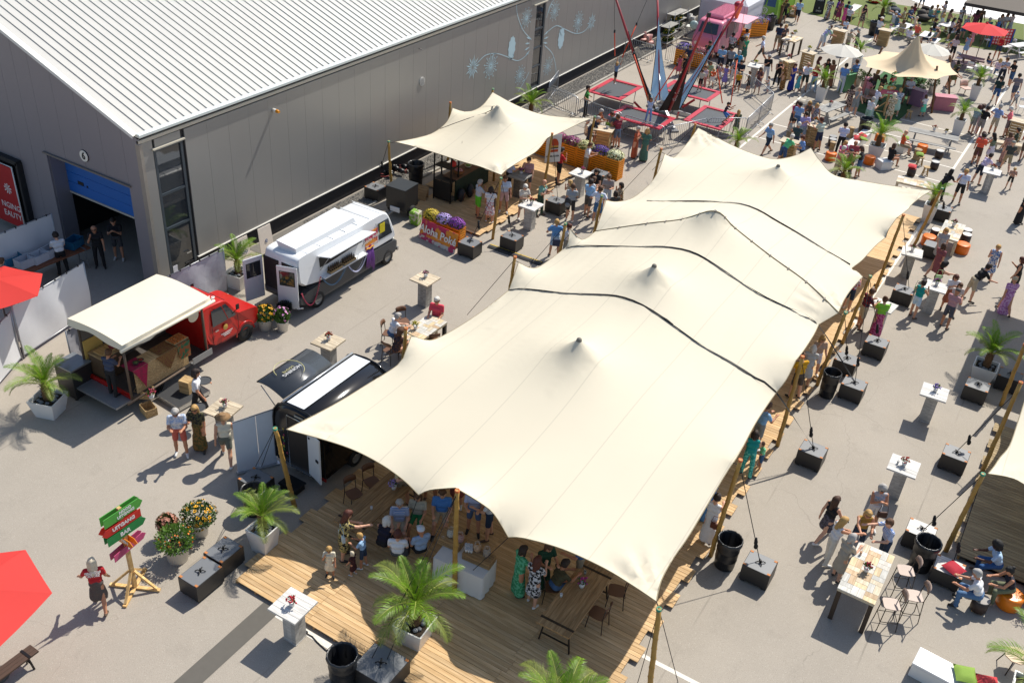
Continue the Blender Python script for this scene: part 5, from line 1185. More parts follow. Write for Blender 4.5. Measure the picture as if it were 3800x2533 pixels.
def wheel(parent, x, y, r, side, hub='#8a8986'):
 t = MB(); w = .17; t.lathe([(r * .62, -w / 2), (r * .95, -w / 2), (r, -w * .3), (r, w * .3), (r * .95, w / 2), (r * .62, w / 2)], 22)
 o = link('wheel', t.mesh('wheel', tyre), parent, (x, y, r)); o.rotation_euler.y = PI / 2 * side
 h_ = MB().lathe([(.01, w * .38), (r * .28, w * .4), (r * .34, w * .3), (r * .6, w * .26), (r * .64, w * .45), (r * .64, -w * .4), (.01, -w * .4)], 18).build('rim', clr(hub, .35, metal=.4), o)
 return o
def plate_on(m, pts, th=.008, mi=0):
 a, b, c = V3(pts[0]), V3(pts[1]), V3(pts[2]); m.plate(pts, (b - a).cross(c - a), th, mi); return m
# ---- red pick-up food truck (nose towards +y)
tk = thing('food_truck', 'red vintage pick-up food truck with cream canvas roof and counter', 'food truck', (-21.93, 14.6, 0))
redp = mat('red_paint', '#b3201a', .25, var=.05, scale=2)
m = MB(); shell(m, [(3.12, .42), (5.3, .42), (5.42, .6), (5.46, .95), (5.36, 1.08), (4.75, 1.17), (4.6, 1.2), (4.22, 1.78), (4.05, 1.88), (3.3, 1.92), (3.12, 1.86)], 1.75, .05, 1.1, .13); m.build('cab', redp, tk)
sx = lambda z: side_x(1.75, z, 1.1, 1.92, .13) + .004
for s_ in (-1, 1):
 w = MB(); plate_on(w, [(s_ * sx(1.22), 3.45, 1.2), (s_ * sx(1.22), 4.45, 1.2), (s_ * sx(1.72), 4.12, 1.74), (s_ * sx(1.72), 3.5, 1.74)][::s_], .01); w.build('side_window', carglass, tk)
 MB().bar((s_ * sx(1.2), 4.1, 1.2), (s_ * (sx(1.72) + .004), 3.95, 1.74), .03, .03).build('window_post', redp, tk)
 d = MB(); d.bar((s_ * .878, 3.4, .5), (s_ * .878, 3.4, 1.2), .01, .012).bar((s_ * .878, 4.5, .5), (s_ * .878, 4.5, 1.2), .01, .012).bar((s_ * .878, 3.4, .5), (s_ * .878, 4.5, .5), .01, .012).build('door_gap', dark, tk)
 MB().bar((s_ * .89, 3.5, 1.02), (s_ * .89, 3.64, 1.02), .03, .03).build('door_handle', chrome, tk)
 wheel(tk, s_ * .8, 4.78, .32, s_, '#3a3a3a'); wheel(tk, s_ * .8, 1.0, .32, s_, '#3a3a3a')
 MB().tube([(s_ * .865, 4.78 + .4 * math.cos(a), .34 + .4 * math.sin(a)) for a in [i * PI / 8 for i in range(9)]], .03, 6).build('wheel_arch', redp, tk)
 MB().cyl((s_ * .6, 5.42, .86), (s_ * .6, 5.5, .86), .11, .1, 14).build('headlight', lamp_g, tk)
 MB().tube([(s_ * .86, 4.3, 1.3), (s_ * 1.0, 4.4, 1.5)], .012, 5).box(s_ * 1.02, 4.4, 1.58, .03, .12, .18).build('mirror', blackmetal, tk)
w = MB(); plate_on(w, [(-.66, 4.6, 1.24), (.66, 4.6, 1.24), (.58, 4.27, 1.74), (-.58, 4.27, 1.74)], .012); w.build('windscreen', carglass, tk)
MB().bar((-.85, 5.52, .5), (.85, 5.52, .5), .1, .1).build('bumper', blackmetal, tk); MB().box(0, 5.46, .78, .8, .04, .2).build('grille', blackmetal, tk)
text('lettering', '919', .26, white_lac, tk, frame((.35, 3.85, 1.93), (.85, .53, 0), (-.4, .75, 0)), bold=.006)
em = MB().lathe([(.01, .004), (.09, .004), (.1, 0)], 16).mesh('door_emblem', mat('gold_emblem', '#c9a24a', .5)); o = link('door_emblem', em, tk, (.881, 3.95, .98)); o.rotation_euler.y = PI / 2
for i in range(3): MB().box(.88, 3.98, .78 - i * .05, .006, .5 - i * .12, .022).build('door_lettering', white_lac, tk)
MB().box(0, 1.55, .47, 1.95, 3.1, .1).build('bed', clr('#4a4540'), tk); MB().box(0, 3.06, 1.25, 1.9, .05, 1.45).build('bulkhead', redp, tk)
MB().box(-.95, 1.55, 1.3, .04, 3.0, 1.6).build('far_wall', clr('#6a6560'), tk); MB().box(-.9, .35, 1.2, .03, .65, 1.1).build('yellow_lining', clr('#c9a85a'), tk)
cw = MB().box(0, 0, 0, .02, 2.0, .088, ch=.003).mesh('counter_board', pallet)
for i in range(9): link('counter_board', cw, tk, (.96, 1.25, .57 + i * .09))
MB().box(.74, 1.25, 1.37, .5, 2.05, .035, ch=.006).build('counter_top', pallet, tk)
stepm = clr('#8d8f90', .4, metal=.4)
MB().box(.9, 2.7, .5, .4, .8, .03).box(1.1, 2.7, .6, .02, .8, .22).build('side_step', stepm, tk); MB().box(0, -.28, .44, 1.95, .55, .06).build('rear_step', stepm, tk); MB().box(0, .02, .56, 1.95, .05, .16).build('tail_board', redp, tk)
for x in (-.8, .8): MB().box(x, -.02, .56, .22, .02, .09).build('tail_lamp', mat('red_lamp', '#8a1410', .2), tk)
for (x, y) in ((.98, .02), (.98, 2.98), (-.97, .02)): MB().cyl((x, y, .5), (x, y, 2.5), .04, n=8).build('roof_post', clr('#5a4a3c'), tk)
MB().cyl((1.12, -.25, .5), (1.05, 2.0, .52), .035, n=8).build('drip_pole', clr('#5a4a3c'), tk)
cv = mat('cream_tarpaulin', '#d9d0bb', .75, var=.04); m = MB(); X0, X1, Y0, Y1 = -1.14, 1.2, -.14, 3.18; nx, ny = 10, 12; vs = []
for i in range(nx + 1):
 for j in range(ny + 1):
  u, v = i / nx, j / ny; x = X0 + (X1 - X0) * u; y = Y0 + (Y1 - Y0) * v; vs.append((x, y, 2.66 - .1 * (2 * u - 1) ** 2 + .015 * math.sin(v * 9) * math.sin(u * 7)))
m.add(vs, [(i * (ny + 1) + j, (i + 1) * (ny + 1) + j, (i + 1) * (ny + 1) + j + 1, i * (ny + 1) + j + 1) for i in range(nx) for j in range(ny)], 0, True); m.build('canvas_roof', cv, tk)
m = MB(); per = [(X0 + (X1 - X0) * i / 12, Y0) for i in range(13)] + [(X1, Y0 + (Y1 - Y0) * i / 14) for i in range(1, 15)] + [(X1 + (X0 - X1) * i / 12, Y1) for i in range(1, 13)] + [(X0, Y1 + (Y0 - Y1) * i / 14) for i in range(1, 14)]
n = len(per); vs = []
for q in (0, 1, 2):
 for i, (x, y) in enumerate(per): u = (x - X0) / (X1 - X0); zz = 2.665 - .1 * (2 * u - 1) ** 2; k = .012 * math.sin(i * 1.7) * q; vs.append((x * (1 + .01 * q + k), y + (.015 * q) * (1 if y > 1.5 else -1), zz - q * (.11 + .02 * math.sin(i * .9))))
m.add(vs, [(q * n + i, q * n + n + i, q * n + n + (i + 1) % n, q * n + (i + 1) % n) for q in (0, 1) for i in range(n)], 0, True); m.build('canvas_valance', cv, tk)
MB().cyl((1.24, -.25, 2.42), (1.24, 3.3, 2.42), .05, n=8).build('rolled_awning', cv, tk)
o = MB().cyl((0, 0, 0), (.02, 0, 0), .2, n=20).build('lamp_disc', clr('#d5c7a8'), tk, (1.02, 2.6, 2.12))
# goods on the truck counter
def cloth(label, col, col2, t, pts, mt=None):
 o = thing('table_cloth', label, 'cloth', pts[0], 0); p0 = V3(pts[0]); m = MB(); m.plate([V3(p) - p0 for p in pts], (0, 0, 1) if abs((V3(pts[1]) - p0).cross(V3(pts[2]) - p0).normalized().z) > .5 else (1, 0, 0), .006); m.build('cloth', mt or mat('cloth_' + col, col, .85, kind='spots', c2=col2, scale=26, var=.2), o); return o
wx, wy = -21.93, 14.6
def tkp(x, y, z): return V3((wx + x, wy + y, z))
cl = thing('patterned_cloth', 'green and brown patterned cloths hanging over the truck counter', 'cloth', tkp(.74, 1.4, 1.39))
MB().box(0, .35, .006, .5, 1.1, .006).build('cloth_top', mat('brown_print', '#8a6a30', .85, kind='spots', c2='#6b3a22', scale=30, var=.2), cl)
m = MB(); m.plate([(.26, -.35, .0), (.26, .55, .0), (.28, .1, -.62)], (1, 0, 0), .006); m.build('hanging_corner', MATS['brown_print'], cl)
m = MB(); m.plate([(.265, .45, .004), (.265, .95, .004), (.29, .92, -.55), (.29, .5, -.5)], (1, 0, 0), .006); m.build('green_drape', mat('green_print', '#1f6b45', .8, kind='spots', c2='#8a4a20', scale=9, var=.2), cl)
MB().box(0, .7, .016, .5, .52, .006).build('green_top', MATS['green_print'], cl)
o = thing('pink_cloth', 'bright pink cloth with bowls at the rear of the truck counter', 'cloth', tkp(.74, .45, 1.39)); pk = mat('pink_print', '#b8104a', .85, kind='spots', c2='#8a1a3a', scale=12, var=.2)
MB().box(0, 0, .005, .5, .55, .006).build('cloth_top', pk, o); m = MB(); m.plate([(.26, -.27, 0), (.26, .3, 0), (.29, .1, -.75), (.285, -.1, -.3)], (1, 0, 0), .006); m.build('hanging_corner', pk, o)
def bowl(label, p, c):
 o = thing('bowl', label, 'bowl', p); MB().lathe([(.01, 0), (.07, .005), (.1, .06), (.09, .06), (.01, .045)], 14).build('dish', clr('#3a332c', .4), o); MB().lathe([(.01, .058), (.085, .05)], 12).build('food', clr(c, .7, var=.3), o)
bowl('bowl of green salad on pink cloth', tkp(.78, .5, 1.4), '#6b7a3a'); bowl('bowl of red sauce on pink cloth', tkp(.78, .68, 1.4), '#a8301a')
o = thing('food_tray', 'tray of orange snacks on the green cloth', 'tray', tkp(.74, 2.1, 1.41)); MB().box(0, 0, .01, .42, .55, .02).build('tray', pallet, o)
sm = MB().box(0, 0, .035, .06, .11, .04, ch=.01).mesh('snack', mat('snack_orange', '#b8641a', .6, kind='piece'))
for i in range(4):
 for j in range(4): link('snack', sm, o, (-.14 + i * .095, -.2 + j * .13, 0), random.uniform(-.4, .4))
o = thing('kitchen_cabinet', 'wooden cabinet with cutting board inside the truck rear', 'cabinet', tkp(-.55, .45, .52)); MB().box(0, 0, .4, .6, .7, .78).build('body', clr('#5a4632'), o); MB().box(0, 0, .81, .62, .72, .04).build('worktop', pallet, o); MB().box(.02, 0, .85, .4, .5, .03).build('cutting_board', pinew, o); MB().ball((.1, .2, .93), (.12, .09, .08), 8).build('red_cloth', clr('#8a2a32'), o)
# ---- things around the truck
wooden_crate('upright slatted crate leaning by the truck step', tkp(1.62, 1.55, 0) , .2, .34, .34, .6, pallet); wooden_crate('tilted crate with flower pot and small chalk sign', g('B', 1215, 1110) + V3((0, 0, .28)), .5, .5, .34, .26, pallet, True); wooden_crate('lower crate carrying the flower crate', g('B', 1240, 1190), -.3, .46, .34, .27, pallet, True)
posy('pink flowers in crate beside the truck', 'B', 1262, 1075, .32, '#b8405a', s=1.6)
o = thing('stage_step', 'low black stage platform beside the truck', 'platform', (g('B', 1520, 1020, .18)), math.radians(-4)); MB().box(0, 0, -.02, 1.05, 1.15, .03).build('deck_board', clr('#2f3032', .7), o)
for s_ in (-1, 1): MB().box(0, s_ * .585, -.06, 1.07, .03, .13).box(s_ * .525, 0, -.06, .03, 1.12, .13).build('edge_rail', chrome, o); MB().box(s_ * .42, s_ * .5, -.13, .05, .05, .1).box(s_ * .42, -s_ * .5, -.13, .05, .05, .1).build('leg', blackmetal, o)
o = thing('metal_cabinet', 'tall dark cabinet with steel top behind the left palm', 'cabinet', g('B', 640, 1080), .02); MB().box(-.3, .3, .55, .75, .7, 1.0, ch=.01).build('body', blackply, o); MB().box(-.3, .3, 1.08, .79, .74, .06, ch=.01).build('top', clr('#8f9496', .3, metal=.5), o)
for x in (-.6, 0): MB().lathe([(.01, .05), (.05, .05), (.05, -.05), (.01, -.05)], 10, c=(x, .0, .05)).build('castor', tyre, o)
# ---- white screens on stands, tarps
scr = mat('white_tarpaulin', '#d5d6d8', .6, var=.05, scale=2, bump=.12)
def screen(label, a, b, h=1.8, mt=None, name='fabric_screen', z0=.12):
 a, b = V3(a), V3(b); d = (b - a); L = d.length; d.normalize(); o = thing(name, label, 'screen', a, 0, 'white fabric screens'); nrm = d.cross(V3((0, 0, 1))); m = MB(); n, k = 14, 5; vs = []
 for i in range(n + 1):
  for j in range(k + 1): u, v = i / n, j / k; p = d * (L * u) + nrm * (.025 * math.sin(u * 13 + v * 3) * (.3 + math.sin(PI * v))); vs.append((p.x, p.y, z0 + (h - z0) * v))
 m.add(vs, [(i * (k + 1) + j, (i + 1) * (k + 1) + j, (i + 1) * (k + 1) + j + 1, i * (k + 1) + j + 1) for i in range(n) for j in range(k)], 0, True); m.build('sheet', mt or scr, o)
 q = d * L
 for p in (V3((0, 0, 0)), q): MB().cyl(p, p + V3((0, 0, h + .02)), .025, n=7).build('post', steelbar, o)
 MB().cyl((0, 0, h), q + V3((0, 0, h)), .018, n=6).cyl((0, 0, z0), q + V3((0, 0, z0)), .018, n=6).build('rail', steelbar, o)
 for i in range(6): MB().cyl(d * (L * (i + .5) / 6) + V3((0, 0, h - .03)), d * (L * (i + .5) / 6) + V3((0, 0, h + .03)), .03, n=6).build('cable_tie', dark, o)
 return o
screen('white fabric screen in shadow behind the kitchen table', (-30.0, 16.6, 0), (-30.0, 19.05, 0), 2.0); screen('white fabric screen half in sun, behind the truck canopy', (-25.8, 14.45, 0), (-26.35, 17.5, 0), 1.95)
screen('white fabric screen at the left edge, fully lit', (-25.78, 14.35, 0), (-24.55, 12.0, 0), 1.8); screen('pale crinkled tarp fence between truck and hall', (-23.75, 18.6, 0), (-23.75, 21.2, 0), 1.8, mat('silver_tarp', '#b9b9c0', .5, var=.12, scale=5, bump=.4)); screen('short silver tarp screen behind the palm', (-24.0, 14.9, 0), (-24.0, 16.3, 0), 1.5, MATS['silver_tarp'])
# kitchen corner
ktab = plank_table('trestle_table', 'folding kitchen table with crates in front of the roller door', (-29.25, 17.9, 0), PI / 2 - .06, 3.4, .6, .8, 3, clr('#7a4a30'), steelbar, 'trestle')
def tote(label, p, rz, col, al=1.0, L=.6, w=.4, h=.3):
 o = thing('storage_tote', label, 'crate', p, rz, 'plastic storage crates'); mt = mat('tote_' + col, col, .4, var=.06); m = MB()
 for s_ in (-1, 1): m.box(0, s_ * w / 2, h / 2, L, .015, h).box(s_ * L / 2, 0, h / 2, .015, w - .02, h)
 m.box(0, 0, .012, L - .02, w - .02, .02); m.build('body', mt, o); MB().tube([(s_ * L / 2, t_ * w / 2, h) for s_, t_ in ((-1, -1), (1, -1), (1, 1), (-1, 1), (-1, -1))], .015, 5, 0, False).build('rim', mt, o)
for i, (t, x, y, c) in enumerate([('A', 105, 1290, '#2a6f8f'), ('A', 215, 1310, '#b9bcc2'), ('A', 330, 1270, '#c2c5cb'), ('A', 430, 1220, '#b9bcc2'), ('A', 620, 1150, '#1f5f80')]):
 tote(['blue plastic crate at the left end of kitchen table', 'clear plastic box on kitchen table, leftmost', 'clear plastic box on kitchen table, middle', 'clear plastic box by the white T-shirt man', 'blue basket right of the white T-shirt man'][i], g(t, x, y, .82), PI / 2 - .12 + .1 * i, c)
parasol('red parasol at the left edge by the white screens', (-26.33, 14.47, 0), 1.38, 2.72, '#cf352e', 6, .32, 'red parasols', R(17.6)); parasol('large red parasol in the bottom left corner', (-15.97, 6.59, 0), 1.56, 2.75, '#d43c36', 6, .35, 'red parasols', R(43))
plank_table('wooden_bench', 'dark wooden bench at the bottom left corner', g('C', 10, 1490, .45), dirz((('C', 0, 1530), ('C', 120, 1440)), .45), 1.6, .3, .45, 3, mat('dark_bench_wood', '#4a382c', .8, kind='wood'), blackmetal, 'trestle', 'bench')
# red dock poster
o = thing('red_sign', 'red advertising panel with white lettering in the dark dock', 'sign', (-33.4, 19.5, 0), .0); MB().box(0, 0, 1.6, 1.7, .05, 2.5).build('panel', mat('red_print', '#a51218', .5), o); MB().tube([(s_ * .88, -.02, z_) for s_, z_ in ((-1, .3), (-1, 2.9), (1, 2.9), (1, .3))], .03, 6).build('white_frame', white_lac, o)
text('lettering', 'NGING', .34, white_lac, o, frame((.3, -.03, 1.15), (1, 0, 0), (0, 0, 1))); text('lettering', 'EAUTY', .34, white_lac, o, frame((.3, -.03, .78), (1, 0, 0), (0, 0, 1)))
m = MB(); 
for k in range(9): a = k * .7; m.plate([(.35, -.03, 1.9), (.35 + .22 * math.cos(a), -.03, 1.9 + .22 * math.sin(a)), (.35 + .2 * math.cos(a + .3), -.03, 1.9 + .2 * math.sin(a + .3))], (0, -1, 0), .004)
m.build('white_motif', white_lac, o)
# signs by the wall behind palm
for i, (x0, lab) in enumerate([(0, 'pale board with blue script lettering leaning on the hall, left'), (.75, 'pale board with blue dot leaning on the hall, right')]):
 p = g('A', 1960 + i * 170, 1300 - i * 110); o = thing('leaning_sign', lab, 'sign', (-24.6, p.y + .1, 0), PI / 2); b = MB().plate([(-.35, .02, .1), (.35, .02, .1), (.33, .14, 1.15), (-.33, .14, 1.15)], (0, 1, .1), .02); b.build('board', clr('#d8cdc0'), o); text('lettering', 'Foo' if i == 0 else 'e', .3, clr('#35588a'), o, frame((0, .06, .6), (1, 0, 0), (0, .1, 1)))
# ---- white van (nose towards +y)
vn = thing('white_van', 'white and grey vintage van with serving hatch and flower garlands', 'van', (-21.42, 21.55, 0)); wht = mat('white_paint', '#d8dadb', .3, var=.03); gry = mat('grey_lower', '#45474a', .4, var=.05); VW = 1.66
m = MB(); shell(m, [(0, .95), (5.35, .95), (5.4, 1.1), (5.15, 1.85), (5.0, 2.1), (4.7, 2.22), (.3, 2.26), (.0, 2.2)], VW, .09, 1.2, .1); m.build('upper_body', wht, vn)
m = MB(); shell(m, [(0, .3), (5.3, .3), (5.45, .5), (5.46, .94), (0, .94)], VW + .02, .03, 2, .0); m.build('lower_body', gry, vn)
for i in range(8): MB().box(0, 2.72, .42 + i * .065, VW + .034, 5.2, .012).build('body_rib', clr('#35373a'), vn)
sv = lambda z: side_x(VW, z, 1.2, 2.26, .1) + .004
MB().box(sv(1.6) - .05, 2.25, 1.5, .1, 2.3, .72).build('hatch_void', dark, vn); MB().box(sv(1.2) + .06, 2.25, 1.14, .3, 2.35, .03).build('hatch_counter', wht, vn)
m = MB(); m.plate([(sv(2.0), 1.02, 1.95), (sv(2.0), 3.5, 1.95), (sv(2.0) + .62, 3.5, 2.1), (sv(2.0) + .62, 1.02, 2.1)], (0, 0, 1), .03); m.build('hatch_flap', wht, vn)
for y in (1.1, 3.4): MB().cyl((sv(1.5), y, 1.4), (sv(2.0) + .5, y, 2.07), .012, n=5).build('flap_stay', steelbar, vn)
m = MB(); m.add([(-.3, .3, 2.24), (.45, .35, 2.24), (.45, 3.5, 2.24), (-.45, 3.5, 2.24), (-.35, .25, 2.55), (.42, .35, 2.42), (.42, 3.4, 2.42), (-.45, 3.4, 2.55)], [(0, 1, 5, 4), (1, 2, 6, 5), (2, 3, 7, 6), (3, 0, 4, 7), (4, 5, 6, 7)]); m.build('roof_scoop', wht, vn)
for i in range(7): MB().box(0, .6 + i * .68, 2.255, VW - .25, .03, .014).build('roof_rib', wht, vn)
for x in (-.42, .42): MB().box(x, -.0, 1.35, .7, .02, 1.2).build('rear_opening', dark, vn)
def vdoor(x0, ang, lab):
 o = link('rear_door', MB().box(.38, 0, 1.15, .74, .04, 1.65, ch=.02).mesh('rear_door', wht), vn, (x0, -.03, 0)); o.rotation_euler.z = ang
 MB().box(.38, -.002, 1.5, .5, .05, .55, ch=.02).build('door_glass', carglass, o); MB().box(.38, 0, 1.5, .56, .045, .61, ch=.02).build('door_seal', dark, o); MB().bar((.66, -.03, 1.05), (.66, -.05, 1.05), .12, .02).build('handle', chrome, o)
vdoor(-.8, R(-105), ''); vdoor(.8, R(200), '')
for s_ in (-1, 1):
 wheel(vn, s_ * .76, .92, .31, s_, '#9a9a98'); wheel(vn, s_ * .76, 4.88, .31, s_, '#9a9a98')
 w = MB(); plate_on(w, [(s_ * sv(1.3), 4.35, 1.25), (s_ * sv(1.3), 5.15, 1.25), (s_ * sv(1.9), 4.98, 1.9), (s_ * sv(1.9), 4.35, 1.9)][::s_], .01); w.build('cab_window', carglass, vn)
 MB().bar((s_ * (VW / 2 + .012), 4.25, .4), (s_ * (sv(1.9) + .01), 4.25, 1.95), .012, .012).build('door_gap', dark, vn)
MB().box(sv(1.6) + .012, 4.58, 1.58, .012, .3, .55).build('yellow_curtain', clr('#c9b81a', .8), vn); w = MB(); plate_on(w, [(-.68, 5.4, 1.2), (.68, 5.4, 1.2), (.62, 5.18, 1.85), (-.62, 5.18, 1.85)], .012); w.build('windscreen', carglass, vn)
MB().bar((-.85, 5.5, .42), (.85, 5.5, .42), .08, .12).build('bumper', chrome, vn); MB().tube([(.2, -.05, .35), (.7, -.08, .35), (.86, .1, .35)], .03, 6).build('rear_bumper', chrome, vn)
for x in (-.55, .55): MB().cyl((x, 5.45, .75), (x, 5.52, .75), .1, n=14).build('headlight', lamp_g, vn)
# poster on the van, hula skirt, garlands, goods
poster = mat('poke_print', '#c2265a', .55, kind='spots', c2='#d98a2a', scale=2.2, var=.15); posterw = mat('poke_leaf', '#d2cfc6', .6, kind='spots', c2='#b83a68', scale=5)
o = thing('van_poster', 'pink and orange Aloha Poke poster on the white van side', 'poster', (-21.42 + sv(1.5) + .012, 21.55 + 3.92, 1.5), PI / 2); MB().box(0, 0, 0, .72, .012, .62).build('panel', poster, o); MB().box(0, -.004, -.27, .72, .012, .1).build('leaf_border', posterw, o); text('lettering', 'Aloha Poké', .2, white_lac, o, frame((0, -.01, .0), (1, 0, .1), (-.1, 0, 1)), ext=.002, bold=.004)
o = thing('hula_skirt', 'purple raffia hula skirt hung on the van side', 'decoration', (-21.42 + sv(1.1) + .02, 21.55 + 3.75, 1.2)); m = MB()
for i in range(46): y = -.2 + .4 * i / 46; L = .75 + random.uniform(-.1, .1) + (.2 if i > 34 else 0); m.tube([(0.01, y, 0), (.05 + random.uniform(0, .03), y * 1.15, -L * .5), (.04, y * 1.25 + random.uniform(-.03, .03), -L)], .008, 4)
m.build('strands', mat('purple_raffia', '#6f3f8f', .6, var=.3), o); MB().tube([(.03, -.22 + i * .044, .02 * math.sin(i)) for i in range(11)], .03, 6).build('flower_band', clr('#c98a2a'), o)
for lab, c, a_, b_, s_ in [('pink flower garland at the van rear corner', '#c04a5c', (.86, .02, .98), (.86, 1.0, 1.2), .75), ('blue green flower garland under the hatch', '#5f7f9a', (.9, 1.05, 1.15), (.98, 2.3, 1.12), .5), ('white lilac flower garland under the hatch', '#b9bbd6', (.98, 2.35, 1.12), (.9, 3.4, 1.15), .48)]:
 a, b = V3(a_), V3(b_); o = thing('garland', lab, 'garland', V3((-21.42, 21.55, 0)) + a); m = MB()
 for i in range(30): t_ = i / 29; p = a.lerp(b, t_) - V3((-.02, 0, 4 * s_ * t_ * (1 - t_))) - a; p.x = .04; m.ball(p, (.03, .03, .028), 6, 0, 3)
 m.build('petals', clr(c, .7, var=.3), o); MB().tube([a.lerp(b, i / 12) - V3((-.02, 0, 4 * s_ * (i / 12) * (1 - i / 12))) - a for i in range(13)], .008, 4, 0, False).build('string', clr(c, .8), o)
for i in range(2):
 o = thing('bottle_tray', ['tray of dark bottles on the van counter, front', 'tray of dark bottles on the van counter, rear'][i], 'tray', (-21.42 + .8, 21.55 + 1.75 + i * .75, 1.16)); MB().box(0, 0, .04, .4, .65, .07).build('crate', pallet, o); bm_ = MB().lathe([(.001, .0), (.03, 0), (.03, .12), (.012, .16), (.012, .2), (.001, .2)], 8).mesh('bottle', glass('brown_glass', (.05, .025, .01), .1))
 for a in range(4):
  for b in range(6): link('bottle', bm_, o, (-.14 + a * .095, -.27 + b * .105, .07))
# ---- black caravan
cvn = thing('caravan', 'black rounded food caravan with raised flap and white roof stripe', 'caravan', (-15.02, 15.3, 0)); blk = mat('black_gloss', '#121214', .12, var=.05); cw, chh, CL = 1.78, 2.42, 3.0
def csec(t):  # cross section x,z
 pts = [(-cw / 2, .35), (-cw / 2, 1.75), (-cw / 2 + .06, 2.05), (-cw / 2 + .22, 2.27), (-cw / 2 + .5, 2.4), (0, 2.44), (cw / 2 - .5, 2.4), (cw / 2 - .22, 2.27), (cw / 2 - .06, 2.05), (cw / 2, 1.75), (cw / 2, .35)]
 return [(x * t, .35 + (z - .35) * (t * .5 + .5)) for x, z in pts]
m = MB(); S_ = [(0, .9), (.02, .97), (.08, 1), (CL - .08, 1), (CL, .95)]; n = 11; vs = [(x, y, z) for y, t in S_ for x, z in csec(t)]
for s_ in range(4):
 for i in range(n - 1): m.f.append([s_ * n + i, s_ * n + i + 1, s_ * n + n + i + 1, s_ * n + n + i]); m.m.append(0); m.sm.append(True)
m.v = vs; m.f.append(list(range(n))); m.f.append([4 * n + i for i in range(n)][::-1]); m.m += [0, 0]; m.sm += [False, False]; m.build('body', blk, cvn)
m = MB(); m.plate([(-.4, .1, 2.42), (.2, .1, 2.445), (.2, CL - .1, 2.445), (-.4, CL - .1, 2.42)], (0, 0, 1), .012); m.build('roof_stripe', wht, cvn)
MB().tube([(-.5, .05, 2.42), (-.5, CL - .05, 2.42)], .04, 6).build('hinge_rail', clr('#b9bbbc', .3, metal=.6), cvn)
for y in (.04, CL - .04): MB().tube([(x, y, z + .01) for x, z in csec(1)], .035, 6).build('edge_moulding', blk, cvn)
fl = MB(); K = 8; vs = []
for j in (0, 1):
 for i in range(K + 1): u = i / K; x = -.53 - .95 * u; z = 2.46 + .28 * math.sin(u * 1.9) - .12 * u; vs += [(x, .1 if j == 0 else CL - .9, z)]
fl.add(vs, [(i, i + 1, K + 2 + i, K + 1 + i) for i in range(K)], 0, True); fo = fl.build('flap', mat('flap_skin', '#43464a', .22, metal=.2), cvn)
so_ = fo.modifiers.new('s', 'SOLIDIFY'); so_.thickness = .03
gold = mat('pale_gold_print', '#b9b27a', .5); text('lettering', 'LOOYE', .13, gold, cvn, frame((-1.12, .95, 2.71), (0, -1, 0), (1, 0, .12)), ext=.002); text('lettering', 'HONING', .17, white_lac, cvn, frame((-.98, .95, 2.735), (0, -1, 0), (1, 0, .1)), ext=.002); 
MB().tube([(-1.08 + .42 * math.cos(a), .95 + .42 * math.sin(a), 2.73 - .02 * math.cos(a)) for a in [R(20) + i * R(20) for i in range(13)]], .01, 4).build('logo_ring', gold, cvn)
MB().cyl((-.7, .12, 1.9), (-1.35, .12, 2.55), .015, n=5).build('gas_strut', steelbar, cvn)
MB().box(.05, -.012, 1.25, .72, .03, 1.75, ch=.02).build('door_opening', clr('#2a2420'), cvn); MB().tube([(-.32, -.03, .4), (-.32, -.03, 2.1), (.42, -.03, 2.1), (.42, -.03, .4)], .02, 5).build('door_frame', chrome, cvn)
o = link('door', MB().box(.3, 0, 1.2, .6, .04, 1.55, ch=.02).mesh('door', wht), cvn, (.42, -.05, 0)); o.rotation_euler.z = R(-18); MB().box(.48, -.03, 1.2, .12, .03, .09, ch=.01).build('latch', dark, o); MB().box(.1, -.03, 1.75, .06, .02, .05).build('hook', dark, o)
MB().box(.1, -.02, 2.2, .3, .02, .06).build('name_strip', clr('#9a9890'), cvn); MB().box(.1, -.06, .38, 1.3, .1, .05).build('bumper_step', chrome, cvn)
for i in range(9): MB().ball((-.55 + random.uniform(-.2, .15), -.003, .7 + i * .1), (.035, .006, .05), 6).build('flower_decal', clr(['#8a2a4a', '#3f6f3a', '#b8a03a'][i % 3]), cvn)
wheel(cvn, cw / 2 - .06, 1.35, .3, 1, '#8f8f8d'); wheel(cvn, -cw / 2 + .06, 1.35, .3, -1, '#8f8f8d'); MB().box(.85, -.05, .45, .3, .03, .08).build('tail_lamp', MATS['red_lamp'], cvn)
o = thing('entry_step', 'black step box below the caravan door', 'step', (-14.9, 14.85, 0)); MB().box(0, 0, .2, .62, .45, .06, ch=.01).build('tread', blackmetal, o); MB().box(0, 0, .08, .55, .38, .16).build('riser', blackmetal, o)
o = thing('rollup_banner', 'white roll-up banner beside the black caravan', 'banner', (-16.2, 14.95, 0), R(58)); 
for s_, ht_ in ((-.36, 1.65), (.36, 1.95)): pass
MB().plate([(-.62, 0, .06), (0, 0, .06), (0, 0, 1.9), (-.62, 0, 1.8)], (0, 1, 0), .008).plate([(.01, 0, .06), (.5, 0.02, .06), (.5, .02, 1.95), (.01, 0, 1.9)], (0, 1, 0), .008).build('fabric', mat('banner_white', '#cfd6de', .6, var=.05), o); MB().box(-.05, 0, .03, 1.2, .16, .06).build('base', steelbar, o); MB().bar((-.62, 0, 1.81), (.5, 0, 1.96), .02, .03).build('top_rail', steelbar, o)
